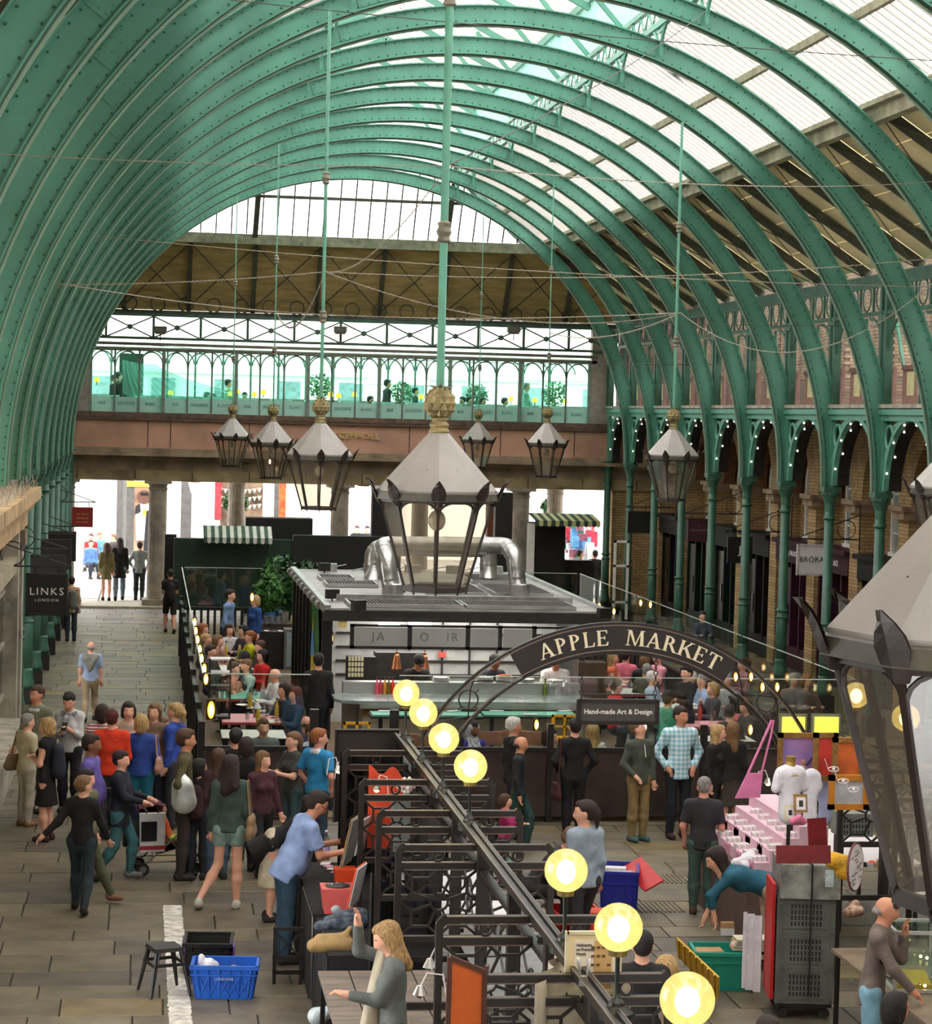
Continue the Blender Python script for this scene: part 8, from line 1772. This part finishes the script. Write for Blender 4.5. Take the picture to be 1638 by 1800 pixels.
MB().box(.01,w_-.01,.01,d_-.01,.22,.228).build('shelf',cg,t);MB().box(.01,w_-.01,.01,d_-.01,h_,h_+.004).build('pane',cg,t)
for i in range(18):MB().ball((random.uniform(.04,w_-.04),random.uniform(.05,d_-.05),(.03,.25)[i%2]),.014,7,5).build('jewel',glow_mat('jewel_light',rgb(255,220,130),4)if i%3==0 else chromeM,t)
MB().cbox((w_/2,d_*.6,.03),(.3,.3,.04),0,R(12)).build('mustard_tray',yelp,t)
stall_t=p
for i,(px,py,w_,d_,m,e,nm)in enumerate(((445,1290,.95,.9,tw,blackp,'nearest'),(440,1262,.9,1.0,tpink,tr_,'second'),(432,1222,.9,1.0,tg,tr_,'third'),(420,1175,.9,1.1,tw,tr_,'fourth'),(405,1140,.85,1.2,tpink,tr_,'fifth'))):table(px,py,w_,d_,m,'left dining table crowded with glasses, %s from the front'%nm,edge=e)
gi=0
for px,py,n in((448,1270,6),(462,1258,4),(442,1246,6),(436,1224,5),(424,1180,5),(410,1148,5)):
 for j in range(n):
  q=G(px+random.uniform(-26,26),py+random.uniform(-10,10),.76);kd=('drinking_glass','plate','wine_glass','table_bottle','menu_card','water_jug')[gi%6]
  item(kd,q.x,q.y,.762,'%s on the left dining tables, %s of its kind from the gate'%({'drinking_glass':'short drinking glass','wine_glass':'tall wine glass','plate':'white plate','table_bottle':'small sauce bottle','menu_card':'white menu card','water_jug':'clear water jug'}[kd],ORD[gi//6]),rgb(200,170,60)if j%2 else rgb(150,40,30),group=kd.replace('_',' ')+' set on the left tables');gi+=1
p=D(385,1262,33.5);q=G(385,1262,.76);t=thing('glass_shelf','tall black shelf of drinking glasses on the left table end','shelf',(q.x,q.y,.76));b=MB();w_=.32
for sx in(-1,1):
 for sy in(-1,1):b.box(sx*w_/2-.012,sx*w_/2+.012,sy*.14-.012,sy*.14+.012,0,.95)
b.build('frame',darkm,t)
for z in(.02,.28,.5,.72,.93):MB().box(-w_/2,w_/2,-.15,.15,z,z+.02).build('shelf',mat('shelf_wood',rgb(150,100,60),.6)if z in(.28,)else whitelam if z>.6 else darkm,t)
b=MB()
for z in(.3,.52):
 for i in range(8):b.lathe([(.025,z+.02),(.032,z+.13)],(-.12+.08*(i%4),-.07+.13*(i//4),0),8)
b.build('glasses',glassm,t,kind='stuff')
for(px,py,Y,lab)in((424,1192,36,'black spotlight'),(452,1240,34,'white anglepoise lamp')):
 p=D(px,py,Y);t=thing('table_lamp',lab+' clamped over the left tables','lamp',p);MB().lathe([(.02,.05),(.06,-.03),(.065,-.04)],n=12).build('shade',blackp if 'black' in lab else whitelam,t);MB().tube([(0,0,.05),(-.12,0,.14),(-.25,0,.05)],.01,5).build('arm',chromeM,t)
for i,(px,py,r_)in enumerate(((476,1040,.42),(500,1020,.5),(522,1042,.42),(540,1020,.4),(488,1010,.38))):
 p=D(px,py,50.6+i*.15);t=thing('leafy_plant','dark green leafy plant on the back planter, %s from left'%ORD[[0,2,3,4,1][i]],'plant',(p.x,p.y,.95));o=leafball('foliage','',(0,0,p.z-.95),r_,420,'dark' if i%2 else 'mid',t,(.9,.7,1.1),.09);o['kind']='stuff';MB().cyl((0,0,0),(0,0,p.z-.95),.02,n=5).build('stem',timber,t);MB().lathe([(.11,0),(.13,.2)],n=10).build('pot',steel if i%2 else mat('pot_blue',rgb(60,120,170),.5),t)
b=MB();a,c=D(462,1080,50.2),D(548,1080,50.2);b.box(a.x,c.x,50.0,50.9,0,.95);pln=tag(b.build('planter_counter',mat('counter_taupe',rgb(96,86,74),.7,var=.1)),'taupe back counter carrying the plants and tins','counter')
for i,px in enumerate((468,478,489,500)):p=D(px,1078,49.9);t=thing('steel_tin','shiny steel tin in the row below the plants, %s from left'%ORD[i],'tin',(p.x,49.95,.95),0,'steel tins below the plants');MB().lathe([(.055,0),(.055,.17)],n=12).build('tin',galv,t)
p=D(527,1076,49.9);MB().box(p.x-.18,p.x+.18,49.9,50.1,.95,1.13).build('wooden_box',mat('pine_box',rgb(206,170,110),.6),None,label='pale pine box at the right end of the back counter',cat='box')
a,c=D(500,1115,49),D(538,1115,49);t=thing('steel_fridge','waist-high steel fridge in front of the planter','fridge',((a.x+c.x)/2,49,0));MB().box(-(c.x-a.x)/2,(c.x-a.x)/2,0,.5,0,.92).build('case',mat('fridge_case',rgb(110,106,98),.5),t);MB().box(-(c.x-a.x)/2+.05,(c.x-a.x)/2-.05,-.02,0,.12,.86).build('door',mat('fridge_door',rgb(150,168,172),.3,.3,var=.08),t)
p=G(489,1142);t=thing('caution_sign','yellow folding wet floor caution sign','sign',(p.x,p.y,0));b=MB();b.poly([(-.16,0,0),(.16,0,0),(.11,.1,.62),(-.11,.1,.62)],(0,.02,0));b.build('board',mat('caution_yellow',rgb(222,206,40),.5,var=.03),t);text('lettering','CAUTION',lettd,t,(0,.03,.5),.05);b=MB();b.poly([(-.08,-.0,.24),(.08,-.0,.24),(0,.035,.4)],(0,-.01,0));b.build('warning_triangle',lettd,t)
p=G(480,1180);t=thing('service_cabinet','black service cabinet with papers on top','cabinet',(p.x,p.y,0));MB().box(-.28,.28,0,.5,0,.85).build('case',blackp,t);MB().box(-.27,.27,-.015,0,.42,.44).build('drawer_gap',darkm,t)
for i in range(3):MB().cbox((-.1+.1*i,.2,.86),(.2,.26,.006),.1*i).build('papers',whitelam,t)
for i,(a,c)in enumerate(((652,842),(848,1008))):
 p0_,p1_=G(a,1253,1.0),G(c,1253,1.0);t=thing('high_table','long green-topped high table before the bar, %s half'%('left','right')[i],'table',((p0_.x+p1_.x)/2,p0_.y,0),0,'green high tables');w_=p1_.x-p0_.x;MB().box(-w_/2,w_/2,-.22,.22,.96,1.0).build('top',tg,t);MB().box(-w_/2-.02,w_/2+.02,-.24,.24,.94,.975).build('edge_band',darkm,t)
 for sx in(-1,1):MB().box(sx*(w_/2-.15)-.03,sx*(w_/2-.15)+.03,-.03,.03,0,.95).build('leg',blackp,t)
 for j in range(3):q=G(a+25+j*60,1250+(j%2)*6,1.0);MB().cbox((q.x,q.y,1.006),(.22,.12,.006),.2*j).build('place_card',whitelam,None,label='white place setting on the %s green high table, %s from left'%(('left','right')[i],ORD[j]),cat='menu',group='place settings')
for i,(px,py,yb)in enumerate(((655,1300,0),(712,1296,0),(755,1300,0),(856,1292,0),(902,1290,0),(935,1292,0),(988,1262,1),(625,1275,1),(960,1238,1),(905,1232,0))):
 q=G(px,py,1.0 if py>1280 or yb else 1.0);chair(q.x,q.y,R(180),('yellow metal' if yb else 'brown round-seated')+' bar stool by the green high tables, %s listed from the kiosk door'%ORD[i],yel if yb else chairm,True,bool(yb))
for i,(px,py,c)in enumerate(((662,1222,rgb(214,90,110)),(668,1224,rgb(190,60,80)),(676,1222,rgb(200,140,60)),(683,1222,rgb(120,90,30)),(690,1220,rgb(214,60,30)),(958,1212,rgb(110,120,40)))):q=D(px,py,36.25);item('sauce_bottle',q.x,36.25,1.12,'sauce bottle on the bar, %s from left'%ORD[i],c,.9,'sauce bottles on the bar')
for i,(px,n)in enumerate(((775,4),(852,5),(886,6),(925,3),(975,2))):
 for j in range(n):q=D(px,1205,36.62);t=thing('plate','white plate in the %s pile on the bar, %s up'%(ORD[i],ORD[j]),'plate',(q.x,36.62,1.3+j*.014),0,'plates piled on the bar');MB().lathe([(.06,0),(.14,.014),(.135,.017),(.06,.006)],n=16).build('dish',MATS['china'],t)
q=D(886,1205,36.62);t=thing('pizza','orange-topped flatbread on the tallest plate pile','food',(q.x,36.62,1.3+6*.014));surf([((-.06,0,.01),(.06,0,.01),.05,.05,(0,0,1,.4))],.014,'topping',mat('carrot_orange',rgb(222,110,50),.7,var=.3,scale=30),t)
for i,(px,py)in enumerate(((969,1222),(992,1226),(1008,1215))):q=D(px,py,36.2);item('water_jug' if i<2 else 'drinking_glass',q.x,36.2,1.12,'dark drink jug on the bar, %s from left'%ORD[i],s=1.1,group='jugs on the bar')
for i,(px,py,w_,d_,m,e)in enumerate(((1240,1272,1.1,.7,tpink,tr_),(1270,1298,.9,.6,tw,blackp),(1190,1240,1.0,.8,tw,tr_),(1100,1215,1.2,.9,tw,tr_),(1085,1180,1.2,1.0,tr_,tr_),(1330,1260,.9,.8,tr_,tr_))):table(px,py,w_,d_,m,'right-hand dining table, %s from the front'%ORD[[1,0,3,4,5,2][i]],edge=e)
gi=0
for px,py in sorted(((1230,1265),(1250,1268),(1225,1240),(1190,1228),(1180,1235),(1110,1208),(1090,1205),(1270,1290),(1262,1284),(1085,1175),(1100,1180),(1255,1262)),key=lambda v:-v[1]):q=G(px,py,.76);kd=('drinking_glass','plate','wine_glass','table_bottle')[gi%4];item(kd,q.x,q.y,.762,'%s on the right dining tables, %s of its kind from the front'%(kd.replace('_',' '),ORD[gi//4]),rgb(190,60,50),group=kd.replace('_',' ')+' set on the right tables');gi+=1
a,c=D(1017,1165,36.5),D(1066,1230,36.5);MB().box(a.x,c.x,36.5,36.9,c.z-.3,a.z).build('bar_cabinet',mat('cabinet_oak',rgb(70,52,34),.5,var=.1),None,label='dark wooden cabinet at the right end of the bar',cat='cabinet')
for i,(px0,px1)in enumerate(((1375,1413),(1432,1472))):a,c=D(px0,1260,31.5),D(px1,1296,31.5);t=thing('lit_menu','glowing yellow menu panel on the right fence, %s one'%('left','right')[i],'menu board',(0,0,0),0,'lit yellow menu panels');MB().box(a.x,c.x,31.46,31.5,c.z,a.z).build('panel',glow_mat('menu_glow',rgb(240,226,90),.9),t);MB().box(a.x-.04,c.x+.04,31.5,31.55,c.z-.04,a.z+.04).build('frame',steel,t)
gb=mat('hoarding_green',rgb(14,44,30),.5,var=.15,scale=1.5);
YH=60.5
def slab(name,px0,py0,px1,py1,Y,m,label,cat,d=.4):
 a,c=D(px0,py0,Y),D(px1,py1,Y);t=thing(name,label,cat,(0,0,0));MB().box(a.x,c.x,Y,Y+d,max(0,c.z),a.z).build('panel',m,t);return t
hb=slab('hoarding',306,946,516,1075,YH,gb,'long dark green hoarding behind the restaurant','hoarding')
for px in(368,430,474):a=D(px,946,YH);MB().box(a.x-.02,a.x+.02,YH-.02,YH,0,a.z).build('batten',gb,hb)
slab('hoarding',516,941,672,1075,YH-.2,mat('hoarding_black',rgb(13,14,15),.5),'black hoarding right of the green one','hoarding')
slab('hoarding',290,940,308,1065,YH+1,MATS['hoarding_black'],'narrow black return at the left end of the green hoarding','hoarding')
slab('stall_cabin',432,910,546,1080,62.6,MATS['hoarding_black'],'black boxy cabin top behind the striped awning','cabin',.8)
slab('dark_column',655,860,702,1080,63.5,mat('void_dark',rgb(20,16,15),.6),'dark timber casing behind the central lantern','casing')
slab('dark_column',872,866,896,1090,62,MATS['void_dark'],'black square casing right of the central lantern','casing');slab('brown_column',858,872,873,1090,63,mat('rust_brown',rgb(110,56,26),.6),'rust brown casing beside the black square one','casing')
slab('dark_slab',930,918,990,1075,61.5,MATS['void_dark'],'dark slab for the shaded void under the right market awning','void')  # solid dark box painted as the shade in the void behind the awning
slab('dark_slab',990,985,1040,1075,62,MATS['void_dark'],'low dark counter in the right archway','counter')
def awning(px0,px1,py0,py1,Y,proj,c1,c2,label,n=9):
 a,c=D(px0,py0,Y),D(px1,py1,Y);t=thing('striped_awning',label,'awning',(0,0,0),0,'striped market awnings');w_=(c.x-a.x)/(2*n);ms_=[mat('awning_%s'%k,v,.8,var=.06)for k,v in((c1[0],c1[1]),(c2[0],c2[1]))]
 for k in range(2*n):
  x=a.x+k*w_;b=MB();b.poly([(x,Y,a.z),(x+w_,Y,a.z),(x+w_,Y-proj,c.z+.16),(x,Y-proj,c.z+.16)],(0,0,.01));q=[(x+w_*j/4,Y-proj,c.z+.035*abs(math.cos(PI*(j/4)))-.0)for j in range(5)];b.poly([(x,Y-proj,c.z+.16)]+q+[(x+w_,Y-proj,c.z+.16)],(0,.01,0));b.build('stripe',ms_[k%2],t)
awning(357,476,924,955,YH-.1,.7,('green',rgb(60,80,66)),('white',rgb(196,200,188)),'green and white striped awning over the green hoarding')
awning(928,1040,902,924,61.5,1.2,('dark',rgb(52,56,50)),('olive',rgb(170,170,120)),'grey-green striped awning in the right archway',8)
slab('white_post',928,920,936,1085,61,white,'white post at the left of the right awning','post',.1)
t=thing('colourful_stall','blur of bright clothes hung in the right archway','clothes');
for i in range(60):
 p=D(random.uniform(998,1043),random.uniform(925,985),70+random.uniform(0,2));MB().cbox(p,(random.uniform(.2,.45),.1,random.uniform(.2,.5)),random.uniform(-.5,.5)).build('garment',mat('garment_%d'%(i%6),(rgb(206,60,80),rgb(226,200,206),rgb(60,130,100),rgb(220,220,226),rgb(90,150,200),rgb(150,90,110))[i%6],.8,var=.2),t)
t=thing('open_door','open white-framed glazed door beside the right columns','door',(0,0,0));a,c=D(1080,950,56),D(1104,1040,56);b=MB()
for x in(a.x,c.x-.06):b.box(x,x+.06,56,56.05,c.z-.7,a.z)
for z in(a.z-.06,(a.z+c.z)/2-.03,c.z-.3):b.box(a.x,c.x,56,56.05,z,z+.06)
b.build('frame',white,t);MB().box(a.x+.05,c.x-.05,56.02,56.03,c.z-.6,a.z-.05).build('pane',clear,t)
for i,(px,py,rz_)in enumerate(((158,1006,170),(182,1000,-60),(200,1004,60))):q=G(px,py);chair(q.x,min(q.y,82),R(rz_),'brown cafe chair outside the far left arch, %s from left'%ORD[i])
q=G(186,998);t=thing('cafe_table','round cafe table outside the far left arch','table',(q.x,min(q.y,82),0));MB().lathe([(.35,.72),(.35,.75)],n=16).build('top',darkm,t);MB().lathe([(.2,0),(.03,.03),(.03,.72)],n=10).build('base',blackp,t)
bpy.context.view_layer.update()
dg=bpy.context.evaluated_depsgraph_get()
for o in TEXTS:
 me=bpy.data.meshes.new_from_object(o.evaluated_get(dg));me.name='lettering'
 if not me.materials:me.materials.append(o.data.materials[0])
 n=o.name;par=o.parent;mw=(o.location.copy(),o.rotation_euler.copy(),o.scale.copy())
 bpy.data.objects.remove(o);q=bpy.data.objects.new(n,me);C.objects.link(q);q.parent=par;q.location,q.rotation_euler,q.scale=mw
